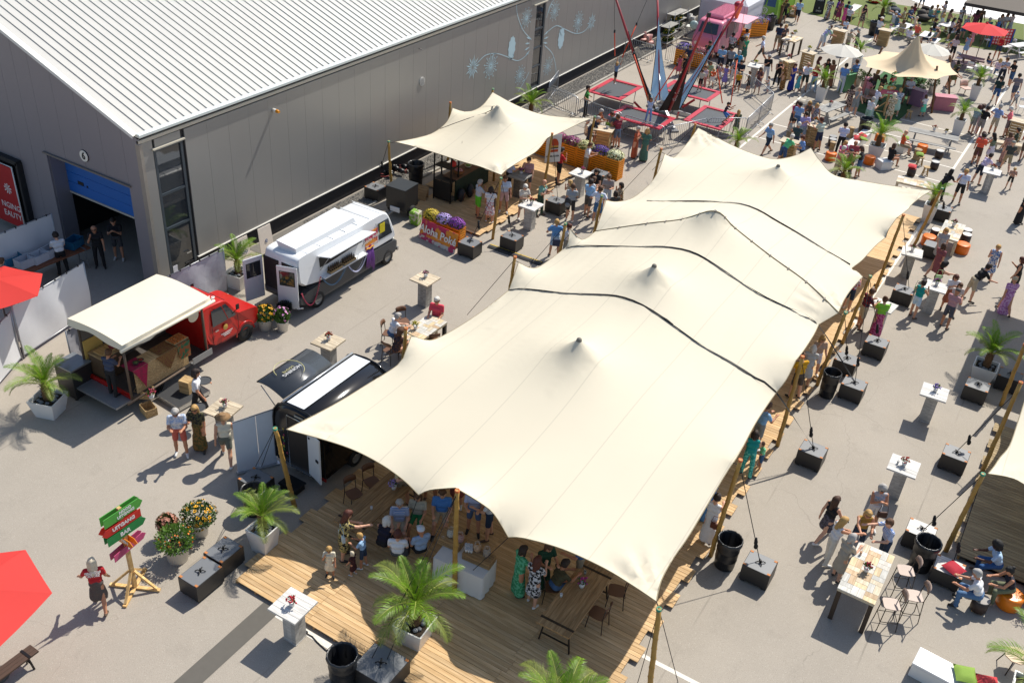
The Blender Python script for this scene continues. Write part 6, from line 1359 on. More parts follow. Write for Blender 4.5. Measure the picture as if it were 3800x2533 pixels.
# ---- pink ribbed van (nose towards -y), hatch on its right
pv_ = thing('pink_van', 'pink ribbed vintage ice cream van with open hatch', 'van', (-21.45, 59.75, 0)); pink = mat('pink_paint', '#d27a92', .35, var=.04)
m = MB(); shell(m, [(0, .35), (4.3, .35), (4.3, 2.2), (.75, 2.25), (.45, 2.15), (.18, 1.5), (.0, 1.3), (-.05, .9)], 1.75, .06, 1.2, .12); m.build('body', pink, pv_)
MB().box(0, 2.6, 2.33, 1.2, 3.2, .3, ch=.1).build('raised_roof', pink, pv_)
for i in range(12): MB().box(0, 1.2 + i * .25, 2.49, 1.1, .03, .03).build('roof_rib', clr('#b9637c'), pv_)
w = MB(); plate_on(w, [(.62, .13, 1.5), (-.62, .13, 1.5), (-.56, .4, 2.08), (.56, .4, 2.08)], .012); w.build('windscreen', carglass, pv_); w = MB(); plate_on(w, [(.86, .5, 1.45), (.86, 1.0, 1.45), (.79, 1.0, 2.0), (.8, .6, 2.0)], .01); w.build('side_window', carglass, pv_)
m = MB(); m.plate([(.82, 1.3, 2.2), (.82, 3.4, 2.2), (2.05, 3.4, 2.22), (2.05, 1.3, 2.22)], (0, 0, 1), .03); m.build('hatch_flap', clr('#e0a3b0'), pv_); MB().box(.84, 2.35, 1.55, .1, 2.0, .9).build('hatch_void', clr('#8a6a70'), pv_)
MB().bar((-.8, -.08, .42), (.8, -.08, .42), .08, .1).build('bumper', white_lac, pv_)
for s_ in (-1, 1): wheel(pv_, s_ * .78, .75, .3, s_); wheel(pv_, s_ * .78, 3.5, .3, s_); MB().cyl((s_ * .6, -.02, .85), (s_ * .6, -.08, .85), .1, n=12).build('headlight', lamp_g, pv_)
MB().ball((.0, .2, 2.12), (.09, .03, .08), 8).build('badge', clr('#3a6a4a'), pv_)
o = thing('ice_cream_cone', 'giant red-topped ice cream cone sign behind the pink van', 'sign', (-20.45, 61.9, 2.2)); MB().cyl((0, 0, -1.1), (0, 0, .1), .03, n=6).build('mast', steelbar, o); MB().lathe([(.09, 0), (.24, .75), (.26, .8), (.01, .8)], 18).build('cone', mat('cone_orange', '#d9733a', .5), o); MB().ball((0, 0, .88), (.29, .29, .2), 14, 0, 8).build('scoop', mat('scoop_red', '#a8283a', .5), o)
# ---- green van
gv = thing('green_van', 'lime green split-window camper van facing the camera', 'van', (-21.2, 70.05, 0)); grn = mat('lime_paint', '#6f9a2c', .3, var=.03)
m = MB(); shell(m, [(0, .35), (4.2, .35), (4.2, 1.85), (.5, 1.95), (.25, 1.85), (.03, 1.25), (-.02, .8)], 1.72, .1, 1.2, .12); m.build('body', grn, gv)
for s_ in (-1, 1):
 w = MB(); plate_on(w, [(s_ * .06, .0, 1.3), (s_ * .68, .04, 1.3), (s_ * .62, .22, 1.78), (s_ * .06, .18, 1.78)][::-s_], .012); w.build('windscreen_pane', glass('blue_glass', (.03, .06, .12), .08), gv); MB().cyl((s_ * .62, 0, .85), (s_ * .62, -.08, .85), .1, n=14).build('headlight', lamp_g, gv); wheel(gv, s_ * .74, .8, .3, s_); wheel(gv, s_ * .74, 3.3, .3, s_)
MB().box(0, -.1, .42, 1.75, .1, .12, ch=.02).box(-.5, -.12, .55, .08, .06, .2).box(.5, -.12, .55, .08, .06, .2).build('bumper', white_lac, gv); MB().box(0, -.17, .58, .55, .02, .12).build('number_plate', dark, gv); text('lettering', 'DE-92-85', .1, white_lac, gv, frame((0, -.185, .58), (1, 0, 0), (0, 0, 1)), ext=.002)
m = MB(); m.tube([(.2 * math.cos(i * PI / 10), -.06, 1.0 + .2 * math.sin(i * PI / 10)) for i in range(21)], .018, 5, 0, False).tube([(-.1, -.06, 1.15), (0, -.06, 1.02), (.1, -.06, 1.15)], .016, 5).tube([(-.16, -.06, 1.08), (-.08, -.06, .86), (0, -.06, 1.0), (.08, -.06, .86), (.16, -.06, 1.08)], .016, 5); m.build('front_emblem', white_lac, gv)
# ================================================================== white pavilion
pvn = thing('pavilion', 'white pop-up pavilion tent behind the pink van', 'tent', (-22.4, 66.4, 0)); pw_, pd_ = 1.65, 1.6
fabw = mat('pavilion_fabric', '#dcdce2', .7, var=.03, trans=.3)
for x in (-1, 1):
 for y in (-1, 1): MB().box(x * pw_, y * pd_, 1.1, .04, .04, 2.2).build('post', steelbar, pvn)
m = MB(); m.add([(-pw_, -pd_, 2.3), (pw_, -pd_, 2.3), (pw_, pd_, 2.3), (-pw_, pd_, 2.3), (0, 0, 3.3)], [(0, 1, 4), (1, 2, 4), (2, 3, 4), (3, 0, 4)]); m.build('roof', fabw, pvn)
for (x, y, a, b) in ((0, -pd_, 2 * pw_, .015), (pw_, 0, .015, 2 * pd_), (-pw_, 0, .015, 2 * pd_), (0, pd_, 2 * pw_, .015)): MB().box(x, y, 2.18, a + .02, b + .02, .26).build('valance', fabw, pvn); MB().box(x * .99, y * .99, 1.05, a, b, 2.0).build('side_wall', fabw, pvn)
# ================================================================== bungee trampoline
redpad = mat('red_pad', '#b8283a', .45, var=.06); redarm = mat('red_arm', '#a02830', .35, var=.06); mesh_ = mat('trampoline_mat', '#3f4347', .6, var=.08, scale=3); sailb = mat('sail_blue', '#a9c3d3', .6, var=.05); sailk = mat('sail_dark', '#241c1a', .6)
CX, CY = -18.9, 48.05
tower = thing('bungee_tower', 'bungee jumping ride tower with four red arms and sails', 'ride', (CX, CY, 0))
MB().box(0, 0, .45, .9, .9, .25, ch=.05).build('hub', clr('#5a5a5c', .4, metal=.3), tower)
for k in range(4):
 a = k * PI / 2 + PI / 4; d = V3((math.cos(a), math.sin(a), 0)); s_ = V3((-d.y, d.x, 0))
 MB().bar(d * .3 + V3((0, 0, .55)), d * 1.7 + V3((0, 0, .12)), .14, .16).build('outrigger', clr('#b5b6b8', .35, metal=.5), tower); MB().box(d.x * 1.75, d.y * 1.75, .05, .4, .4, .08, a).build('foot_plate', clr('#77787a'), tower)
 b0, tip = d * .75 + V3((0, 0, .75)), d * 3.55 + V3((0, 0, 6.5)); MB().cyl(b0, tip, .085, .05, 10).build('arm', redarm, tower)
 MB().box(tip.x, tip.y, tip.z, .14, .14, .2, a).build('pulley', dark, tower)
 MB().cyl(d * .2 + V3((0, 0, .6)), b0.lerp(tip, .25), .03, n=6).build('ram', chrome, tower)
 q0, q1 = d * .8 + V3((0, 0, .75)), b0.lerp(tip, .68) - d * .1; L_, R_ = q0 - d * .1 + s_ * .55, q0 - d * .1 - s_ * .55; nn = (q1 - L_).cross(R_ - L_).normalized(); nn = nn if nn.dot(d) > 0 else -nn; m = MB()
 for j, off in ((0, nn * -.03), (1, nn * .03)): m.add([L_ + off, q0.lerp(q1, .5) + off + s_ * .2, q1 + off, q0.lerp(q1, .5) + off - s_ * .2, R_ + off], [(0, 1, 2, 3, 4)], j)
 so_ = m.build('sail', [sailb, sailk], tower); MB().tube([L_, q0.lerp(q1, .5) + s_ * .2, q1, q0.lerp(q1, .5) - s_ * .2, R_], .025, 5).build('sail_edge', sailk, so_)
 if k in (2, 3): text('sail_lettering', 'the fun', .32, white_lac, tower, frame(q0.lerp(q1, .28) + nn * .05, q1 - q0, -s_ if k == 3 else s_), ext=.004)
 MB().bar(d * 1.2 + V3((0, 0, .5)) + s_ * .3, d * 1.75 + V3((0, 0, 1.0)) + s_ * .1, .1, .1).build('winch_post', redarm, tower)
JUMP = []
for lab, x, y, L, w in [('red-edged trampoline nearest the hall wall', -21.84, 48.07, 2.03, 2.87), ('red-edged trampoline at the front, girl in blue', -18.89, 45.24, 2.9, 2.02), ('red-edged trampoline at the right, boy in blue shorts', -16.05, 47.7, 2.02, 2.85), ('red-edged trampoline at the back, half hidden by sails', -18.55, 50.75, 2.9, 2.0)]:
 o = thing('trampoline', lab, 'trampoline', (x, y, 0), 0, 'trampolines of the bungee ride'); h_ = .9
 MB().box(0, 0, h_ - .02, L - .5, w - .5, .02).build('jump_mat', mesh_, o)
 for (cx, cy, a, b) in ((0, -w / 2 + .13, L, .26), (0, w / 2 - .13, L, .26), (-L / 2 + .13, 0, .26, w - .53), (L / 2 - .13, 0, .26, w - .53)): MB().box(cx, cy, h_ + .02, a, b, .06, ch=.02).build('edge_pad', redpad, o)
 for s_ in (-1, 1):
  if L > w: MB().tube([(s_ * L * .32, -w * .4, h_), (s_ * L * .32, -w * .38, .03), (s_ * L * .32, w * .38, .03), (s_ * L * .32, w * .4, h_)], .025, 6).build('leg_frame', steelbar, o)
  else: MB().tube([(-L * .4, s_ * w * .32, h_), (-L * .38, s_ * w * .32, .03), (L * .38, s_ * w * .32, .03), (L * .4, s_ * w * .32, h_)], .025, 6).build('leg_frame', steelbar, o)
def harness(label, p, h_=1.35, da=(1, 1), db=(1, 1)):
 o = thing('bungee_harness', label, 'bungee cords', p, 0, 'orange bungee cords of the ride'); orm = mat('orange_cord', '#d9481a', .6)
 for s_, d_ in ((-1, da), (1, db)):
  tip = V3((CX + d_[0] * 2.51, CY + d_[1] * 2.51, 6.5)) - V3(p); a = V3((s_ * .22, 0, h_)); q = a.lerp(tip, .42); MB().tube([a, q], .03, 6).build('bungee_cord', orm, o); MB().tube([q, tip], .01, 4).build('rope', rope, o); MB().cyl(q - V3((0, 0, .08)), q + V3((0, 0, .08)), .05, n=6).build('buckle', dark, o)
harness('orange bungee cords of the child jumping by the wall', g('I', 510, 880, .9) + V3((0, 0, .3)), 1.25, (-1, -1), (-1, 1)); harness('orange bungee cords of the girl in blue', g('I', 850, 1270, .9), 1.3, (-1, -1), (1, -1)); harness('orange bungee cords of the boy in blue shorts', g('I', 1630, 1280, .9), 1.0, (1, -1), (1, 1))
# ================================================================== crowd barriers
def bar_mesh(L):
 m = MB(); c = .12; m.tube([(-L / 2, 0, .12), (-L / 2, 0, 1.0), (-L / 2 + c, 0, 1.1), (L / 2 - c, 0, 1.1), (L / 2, 0, 1.0), (L / 2, 0, .12), (-L / 2, 0, .12)], .021, 6, 0, False); n = int(L / .13)
 rails = m.mesh('frame', steelbar); b = MB().cyl((0, 0, .12), (0, 0, 1.1), .009, n=5).mesh('upright', steelbar); return rails, b, n
def barrier(label, a, b):
 a, b = V3(a), V3(b); d = b - a; L = d.length; o = thing('crowd_barrier', label, 'barrier', ((a.x + b.x) / 2, (a.y + b.y) / 2, 0), math.atan2(d.y, d.x), 'crowd barriers round the trampolines'); k = ('bar', round(L, 1))
 if k not in KIDS: KIDS[k] = bar_mesh(round(L, 1))
 f_, u, n = KIDS[k]; link('frame', f_, o)
 for i in range(1, n): link('upright', u, o, (-L / 2 + L * i / n, 0, 0))
 for s_ in (-1, 1): MB().tube([(s_ * L * .38, -.28, .02), (s_ * L * .38, 0, .14), (s_ * L * .38, .28, .02)], .018, 5).build('foot', steelbar, o)
B_ = lambda x, y: g('I', x, y)
for lab, a, b in [('crowd barrier against the hall wall behind trampolines', B_(600, 570), B_(900, 660)), ('crowd barrier behind the blue sail', B_(1030, 640), B_(1400, 750)), ('crowd barrier in front of the children at the back', (-20.2, 56.3, 0), (-18.6, 55.3, 0)), ('crowd barrier before the spectators, right half', B_(1560, 885), B_(1900, 985)), ('crowd barrier forming the far right corner', B_(1920, 1000), B_(2120, 1170)),
 ('crowd barrier on the parking line side, upper', B_(2120, 1170), B_(1990, 1300)), ('crowd barrier on the parking line side, lower', B_(1990, 1300), B_(1850, 1435)), ('crowd barrier behind the big tent palm', B_(1850, 1435), B_(1450, 1440)), ('crowd barrier behind the tent corner pole', B_(1440, 1440), B_(1010, 1540)), ('crowd barrier behind the rust and green dresses', B_(1000, 1535), B_(580, 1405)),
 ('crowd barrier behind the seated table group', B_(560, 1390), B_(130, 1230)), ('crowd barrier at the front left of the ride', B_(110, 1225), B_(-200, 1110)), ('crowd barrier standing out from the hall wall', g('U', 745, 850), g('U', 825, 740)), ('crowd barrier lying between palm and ride', g('U', 760, 870), g('U', 975, 970))]: barrier(lab, a, b)
# ================================================================== hamburger stall
st = thing('food_stall', 'dark green hamburger counter with iron shelf rack', 'stall', (-21.75, 32.1, .1)); grnc = mat('dark_green_board', '#1f3324', .7, var=.15)
MB().box(.12, 1.65, .5, .06, 2.6, 1.0).build('front_panel', grnc, st); MB().box(-.15, 1.65, 1.02, .7, 2.7, .05).build('worktop', clr('#6a4a34'), st)
for x in (-.75, .12):
 for y in (.0, .55): MB().box(x, y, 1.1, .05, .05, 2.2).build('rack_post', blackmetal, st)
for z in (.08, .95, 1.55, 2.15): MB().box(-.32, .28, z, .9, .56, .025).build('rack_shelf', clr('#3a342c'), st)
MB().box(-.32, .0, .5, .85, .02, .85).build('rack_mesh', clr('#1a1816'), st)
for y in (1.0, 2.9): MB().box(-.5, y, 1.0, .05, .05, 2.0).build('stall_post', blackmetal, st)
o = thing('basket', 'wicker basket with red checked cloth on the stall counter', 'basket', (-21.85, 33.0, 1.15)); MB().lathe([(.16, 0), (.2, .16), (.19, .17), (.15, .02)], 14, sx=1.3).build('wicker', clr('#8a5a30', .8), o); MB().ball((0, 0, .15), (.22, .16, .08), 10).build('cloth', mat('red_check', '#a8304a', .8, kind='spots', c2='#c9b0b0', scale=30), o)
o = thing('salad_bowl', 'pale bowl on the stall counter', 'bowl', (-21.9, 33.8, 1.15)); MB().lathe([(.01, 0), (.1, .01), (.16, .1), (.15, .1), (.01, .05)], 14).build('dish', clr('#c9bfa0'), o); MB().ball((0, 0, .08), (.13, .13, .05), 8).build('salad', clr('#6a8a3a'), o)
for p, c, lab in [((-21.7, 32.35, 1.85), '#c0302a', 'red paper lantern under the hamburger tent'), ((-21.8, 33.1, 2.1), '#4a9a3a', 'green paper lantern under the hamburger tent')]: o = thing('paper_lantern', lab, 'lantern', p); MB().ball((0, 0, 0), .14, 14, 0, 8).build('shade', clr(c, .6), o); MB().cyl((0, 0, .1), (0, 0, .5), .006, n=4).build('cord', rope, o)
for x, y, lab in [(-21.4, 32.6, 'dark backpack leaning on the stall front, left'), (-21.35, 33.2, 'dark charcoal sack leaning on the stall front, right')]: o = thing('sack', lab, 'bag', (x, y, .1), .3); MB().ball((0, 0, .3), (.17, .2, .32), 10, 0, 8).build('body', clr('#1e1f24', .6, var=.3), o); MB().box(.14, 0, .3, .05, .2, .25, ch=.02).build('pocket', clr('#5a3a20', .7), o)
o = thing('equipment_trailer', 'black box trailer parked beside the hamburger deck', 'trailer', (-22.75, 29.9, 0), .05); MB().box(0, .3, .85, .95, .95, .95, ch=.02).build('box', blackply, o); MB().box(0, .3, 1.34, .97, .97, .03).build('lid', clr('#33373a', .35), o); MB().bar((0, -.2, .4), (.05, -1.2, .4), .08, .08).build('drawbar', steelbar, o); wheel(o, -.5, .3, .26, -1); wheel(o, .5, .3, .26, 1); MB().box(.15, -.45, .55, .45, .04, .2).build('number_plate', clr('#c9ccd0'), o)
o = thing('feed_sack', 'pair of green and white paper sacks by the trailer', 'sack', g('G', 300, 1180)); 
for k in (0, .22): MB().box(k, 0, .3, .2, .4, .6, .2, ch=.05).build('paper_bag', mat('sack_print', '#b9b7a0', .7, kind='spots', c2='#6f9a2a', scale=6), o)
o = thing('plywood_sheet', 'raw plywood sheet leaning beside the trailer', 'board', g('G', 335, 985, .1), .1); MB().plate([(-.35, 0, 0), (.35, 0, 0), (.35, .35, .55), (-.35, .35, .55)], (0, .5, -.3), .02).build('sheet', rusticw, o); MB().box(0, .4, .25, .6, .04, .5).build('prop', rusticw, o)
for i, (t, x, y) in enumerate([('G', 60, 800), ('G', 190, 760)]): o = thing('cable_pile', ['heap of black cables and bags by the hall wall', 'black folded bag beside the wall bin'][i], 'cables', g(t, x, y)); m = MB(); [m.ball((random.uniform(-.3, .3), random.uniform(-.3, .3), random.uniform(.1, .35)), (.2, .12, .12), 7) for _ in range(6)]; m.build('bundle', blackplastic, o); MB().tube([(.3 * math.cos(a), .3 * math.sin(a), .05 + .02 * a) for a in [i * .5 for i in range(24)]], .02, 5).build('cable', mat('red_cable', '#8a2a22', .6), o)
# flag and banner
fl_ = thing('hamburger_flag', 'white HAMBURGER flag with burger drawing on the tent pole', 'flag', (-19.5, 36.45, 1.15), R(29)); a, b, c_, d_ = (-.05, 0, 0), (.62, .0, .12), (.62, 0, 1.42), (-.05, 0, 1.3)
MB().plate([a, b, c_, d_], (0, 1, 0), .01).build('cloth', white_lac, fl_); bo = clr('#b8441a', .7); bd = clr('#4a2a18', .7)
m = MB(); m.plate([(.08, -.004, .8), (.5, -.004, .88), (.5, -.004, .95)] + [(.29 + .21 * math.cos(t), -.004, .88 + .04 * math.cos(t) + .3 * math.sin(t)) for t in [i * PI / 10 for i in range(1, 10)]] + [(.08, -.004, .87)], (0, -1, 0), .006); m.build('bun_print', bo, fl_)
for z, mt in ((.66, bd), (.73, clr('#c9981a')), (.5, bo)): m = MB(); m.plate([(.08, -.004, z), (.5, -.004, z + .08), (.5, -.004, z + .14 + (.06 if z == .5 else 0)), (.08, -.004, z + .06 + (.06 if z == .5 else 0))], (0, -1, 0), .006); m.build('filling_print', mt, fl_)
text('lettering', 'HAMBURGER', .1, dark, fl_, frame((.28, -.006, .34), (1, 0, .18), (0, 0, 1)), ext=.002, bold=.003)
a, b = g('G', 360, 1290), g('G', 655, 1430); d = b - a; a.y -= .12; ab = thing('aloha_banner', 'pink tropical Aloha Poke banner leaning on orange crates', 'banner', a, math.atan2(d.y, d.x)); L = d.length
MB().plate([(0, 0, 0), (L, 0, 0), (L, .22, .78), (0, .22, .78)], (0, -.8, .2), .02).build('panel', poster, ab); MB().plate([(.0, -.006, .0), (L, -.006, 0), (L, .04, .16), (0, .04, .16)], (0, -.8, .2), .024).build('leaf_border', posterw, ab); text('lettering', 'Aloha Poké', .42, white_lac, ab, frame((L * .5, .06, .45), (1, 0, .0), (0, .22, .78)), ext=.004, bold=.01)
MB().tube([(L * .45, .055, .26), (L * .8, .065, .28), (L * .5, .045, .2)], .008, 4).build('flourish', white_lac, ab)
# ================================================================== signposts
def signpost(label, pos, rz, boards, H=2.65, s=1.0):
 o = thing('signpost', label, 'signpost', pos, rz); o.scale = (s,) * 3; MB().box(0, 0, H / 2, .09, .09, H, ch=.006).build('post', pinew, o)
 for k in range(4):
  a = k * PI / 2 + .5; d = V3((math.cos(a), math.sin(a), 0)); MB().bar(d * .05 + V3((0, 0, .035)), d * .62 + V3((0, 0, .035)), .09, .05).build('foot_beam', pinew, o); MB().bar(d * .06 + V3((0, 0, .6)), d * .55 + V3((0, 0, .06)), .06, .05).build('brace', pinew, o)
 for (z, L, w, col, txt, ang, dr) in boards:
  for y in (-.06, .06):
   m = MB(); tipx = dr * (L / 2 + .1); m.plate([(-dr * L / 2, y, -w / 2), (dr * L / 2, y, -w / 2), (tipx, y, 0), (dr * L / 2, y, w / 2), (-dr * L / 2, y, w / 2)][::dr], (0, 1 if y > 0 else -1, 0), .015); b = m.build('arrow_board', mat('sign_' + col, col, .45), o, (0, 0, z)); b.rotation_euler.z = ang
   if y < 0:
    lines = txt.split('|')
    for i, ln in enumerate(lines): text('lettering', ln, w * (.62 if len(lines) == 1 else .4), white_lac, b, frame((0 if len(lines) < 2 else .1, y - .018, (len(lines) - 1) * w * .21 - i * w * .42), (1, 0, 0), (0, 0, 1)), ext=.002, bold=.006)
 return o
BRD = [(2.5, .95, .26, '#4fa03f', 'NOOD|UITGANG', 0, 1), (2.2, .95, .22, '#c4271f', 'UITGANG', 0, -1), (1.93, .95, .24, '#1f8040', 'BAR', 0, 1), (1.66, .5, .2, '#d9801a', 'ETTEN', R(-88), 1), (1.42, .9, .2, '#b5486f', 'E', R(8), 1)]
signpost('wooden signpost with green, red, orange and pink Dutch arrow boards', g('C', 945, 905), R(88), BRD)
signpost('smaller far signpost with green, red and pink arrow boards by the beige tent', g('K', 300, 1560), R(75), [(2.2, .5, .24, '#3f9a5a', 'IN', 0, 1), (1.95, .4, .2, '#c4383a', 'UIT', 0, -1), (1.7, .5, .2, '#1f8050', 'BAR', 0, 1), (1.45, .4, .18, '#d9a05a', 'WC', R(-30), 1), (1.2, .9, .22, '#d0607a', 'EHBO', R(-45), -1)], 2.4)
# ================================================================== flower market by the wall
def rack(label, p, rz, L=1.8, fc='#c9b03a', seed=1):
 o = thing('plant_rack', label, 'plant rack', p, rz, 'nursery plant racks'); 
 for x in (-L / 2, L / 2):
  for y in (-.3, .3): MB().cyl((x, y, 0), (x, y, 1.5), .018, n=6).build('post', steelbar, o)
 for z in (.3, .8, 1.3): MB().box(0, 0, z, L, .62, .03).build('shelf', greywood, o)
 for i, z in enumerate((.32, .82)):
  f_ = link('foliage', bush(420, .3, .12, .14, seed + i), o, (0, 0, z)); f_.scale = (L * 1.4, 1, 1); b_ = link('blooms', blooms(30, .3, .14, .15, seed + i, .04, fc), f_)
rack('grey plant rack with green trays, upper', g('I', 1130, 330) - V3((0, 0, 0)), PI / 2 - .05, 2.0, '#c9a03a', 60); rack('grey plant rack with yellow flowers by barrier', g('I', 1050, 470), PI / 2, 1.6, '#d0c030', 63)
for i, (x, y, s_) in enumerate([(1280, 220, 1.0), (1310, 240, .9)]): o = thing('white_bucket', ['stack of white buckets by the pavilion', 'lower white bucket beside the stack'][i], 'bucket', g('I', x, y)); MB().lathe([(.01, 0), (.15, 0), (.18, .5 * s_), (.17, .5 * s_), (.14, .05), (.01, .05)], 16).build('pail', white_lac, o); MB().tube([(.18, 0, .47 * s_), (.0, .2, .3), (-.18, 0, .47 * s_)], .006, 4).build('bail', steelbar, o)
o = thing('work_table', 'folding table with clear bags beside the pink van', 'table', g('I', 1330, 400), .2); MB().box(0, 0, .75, 1.2, .6, .04).build('top', clr('#c9c9c2'), o); [MB().cyl((x, y, 0), (x, y, .74), .018, n=6).build('leg', steelbar, o) for x in (-.55, .55) for y in (-.25, .25)]
o = thing('clear_bag', 'clear plastic bag on the folding table', 'bag', g('I', 1325, 300, .77)); MB().ball((0, 0, .25), (.3, .22, .28), 12, 0, 8).build('film', mat('frosted_film', '#c3d6d6', .3, trans=.4), o); MB().ball((0, 0, .2), (.12, .1, .18), 8).build('green_content', clr('#4a7a5a'), o)
for i, (x, y) in enumerate([(790, 470), (830, 440), (870, 500)]):
 o = thing('tub_chair', ['stacked pink tub chair by the hall wall, left', 'stacked pink tub chair by the hall wall, middle', 'stacked pink tub chair by the hall wall, right'][i], 'chair', g('I', x, y, 0), 1 + i * .2); vs = []; m = MB(); n = 10
 for z, r_ in ((.35, .26), (.8, .32)):
  for k in range(n + 1): a = PI * .1 + PI * 1.0 * k / n * .95; vs.append((math.cos(a) * r_, math.sin(a) * r_, z))
 m.add(vs, [(k, k + 1, n + 2 + k, n + 1 + k) for k in range(n)], 0, True); q = m.build('shell', mat('pink_shell', '#cf9c92', .5), o); q.modifiers.new('s', 'SOLIDIFY').thickness = .04; MB().lathe([(.01, .42), (.26, .42), (.26, .34), (.01, .34)], 14).build('seat', MATS['pink_shell'], o); [MB().cyl((math.cos(a) * .16, math.sin(a) * .16, .35), (math.cos(a) * .24, math.sin(a) * .24, 0), .015, n=5).build('leg', tubem, o) for a in (.8, 2.3, 3.9, 5.5)]
# ================================================================== far tents, parasols, games
bt = thing('star_tent', 'beige star-shaped tent with tall peak over the pink counters', 'tent', (-9.15, 60.2, 0)); rim = [g('K', x, y, 2.25) - V3((-9.15, 60.2, 0)) for x, y in ((0, 800), (50, 925), (490, 1065), (1030, 1100), (1335, 1035), (1220, 870), (830, 760), (300, 710))]; rim[6].y += .3; pkp = V3((.25, -1.4, 4.35)); pkp = g('K', 760, 495, 4.2) - V3((-9.15, 60.2, 0)); pkp.y += .3; pkp.z = 4.1
m = MB(); n = 8; sub = 5; ringn = 7; vs = []
for r_ in range(ringn + 1):
 q = r_ / ringn
 for k in range(n):
  for j in range(sub):
   a, b = rim[k], rim[(k + 1) % n]; t_ = j / sub; p = a.lerp(b, t_); p = p - V3((p.x, p.y, 0)) * (.07 * math.sin(PI * t_) * q ** 3); pk2 = V3((pkp.x, pkp.y, 0)); c = pk2.lerp(V3((p.x, p.y, 0)), .02 + .98 * q); zz = pkp.z - (pkp.z - p.z) * (1 - (1 - q) ** 3.3); vs.append((c.x, c.y, zz))
N_ = n * sub; m.add(vs, [(r_ * N_ + i, r_ * N_ + N_ + i, r_ * N_ + N_ + (i + 1) % N_, r_ * N_ + (i + 1) % N_) for r_ in range(ringn) for i in range(N_)], 0, True); m.build('canopy', mat('beige_canvas', '#d3bd9b', .8, var=.04), bt)
for x, y in ((1200, 1365), (960, 1568), (-10, 1200)): b = g('K', x, y) - V3((-9.15, 60.2, 0)); tp = b * .5; MB().cyl(b, (b.x * .75, b.y * .75, 2.6), .06, n=8).build('pole', mat('brown_pole', '#6a4a2c', .7), bt)
MB().cyl((pkp.x, pkp.y, 0), (pkp.x, pkp.y, pkp.z - .05), .05, n=8).build('pole', MATS['brown_pole'], bt)
gt = thing('grey_tent', 'dark grey pop-up tent at the top right corner', 'tent', (-5.9, 80.2, 0)); tg = mat('grey_fabric', '#80766a', .8, var=.05); 
m = MB(); m.add([(-3.6, -2.4, 2.35), (1.5, -2.1, 2.35), (1.5, 2.2, 2.35), (-3.6, 2.2, 2.35), (-1, 0, 3.6)], [(0, 1, 4), (1, 2, 4), (2, 3, 4), (3, 0, 4)]); m.build('roof', tg, gt); MB().bar((-3.6, -2.4, 2.25), (1.5, -2.1, 2.25), .03, .22).bar((-3.6, -2.4, 2.25), (-3.6, 2.2, 2.25), .03, .22).build('valance', clr('#2f2b29'), gt); [MB().cyl((x, y, 0), (x, y, 2.3), .03, n=6).build('post', blackmetal, gt) for x in (-3.5, 1.4) for y in (-2.1, 2.1)]
parasol('white parasol left of the beige tent', (-13.1, 60.0, 0), 1.25, 2.6, '#dcd8cd', 8, .4, 'white parasols', .2); parasol('white parasol half hidden behind the beige tent', (-8.9, 64.3, 0), 1.2, 2.6, '#dcd8cd', 8, .4, 'white parasols'); parasol('red parasol beside the giant red grid game', (-7.1, 72.2, 0), 1.55, 2.55, '#e0383a', 6, .4, 'red parasols', .5)
o = thing('grid_game', 'giant red four-in-a-row game with blue frame', 'game', g('K', 1890, 660), R(35)); MB().box(-.72, 0, .65, .1, .12, 1.3).box(.72, 0, .65, .1, .12, 1.3).build('side_frame', clr('#1f4f9a', .4), o); hm = MB().cyl((0, -.03, 0), (0, .03, 0), .075, n=10).mesh('disc_hole', clr('#e8b8b0')); MB().box(0, 0, .75, 1.35, .05, 1.1).build('grid_panel', clr('#c41f2a', .4), o)
for i in range(6):
 for j in range(5): link('disc_hole', hm, o, (-.53 + i * .21, 0, .33 + j * .21))
o = thing('chalk_board', 'black chalkboard sign with white lettering on the turf edge', 'sign', g('J', 1250, 195), R(20)); MB().plate([(-.36, 0, 0), (.36, 0, 0), (.36, .2, 1.15), (-.36, .2, 1.15)], (0, 1, 0), .02).build('board', clr('#232423', .7), o); [text('lettering', s_, .16, white_lac, o, frame((0, -.004 + z_ * .17, z_), (1, 0, 0), (0, .17, 1)), ext=.002) for s_, z_ in (('SMILE', .2), ('&', .42), ('Simple', .95))]; MB().plate([(-.36, .45, 0), (.36, .45, 0), (.36, .22, 1.15), (-.36, .22, 1.15)], (0, 1, 0), .02).build('rear_board', clr('#232423', .7), o)
def counter(label, a, b, w, h, col):
 a, b = V3(a), V3(b); d = b - a; o = thing('bar_counter', label, 'counter', ((a + b) / 2), math.atan2(d.y, d.x)); o.location.z = 0; MB().box(0, 0, h / 2 - .02, d.length, w, h - .04, ch=.01).build('front', clr(col, .6), o); MB().box(0, 0, h, d.length + .06, w + .06, .04).build('top', clr(col, .5), o)
counter('pink counter block at the right of beige tent', g('K', 950, 1500), g('K', 1240, 1530), .6, .8, '#b56f7c'); counter('mauve counter under the beige tent', g('K', 630, 1420), g('K', 820, 1480), .5, .9, '#8f6f8a'); counter('green counter left of the beige tent', g('J', 1560, 1260), g('J', 1680, 1230), .5, 1.0, '#5f9a6a'); counter('pink counter left under the beige tent', g('K', 0, 1290), g('K', 90, 1300), .5, .9, '#c06f7c')
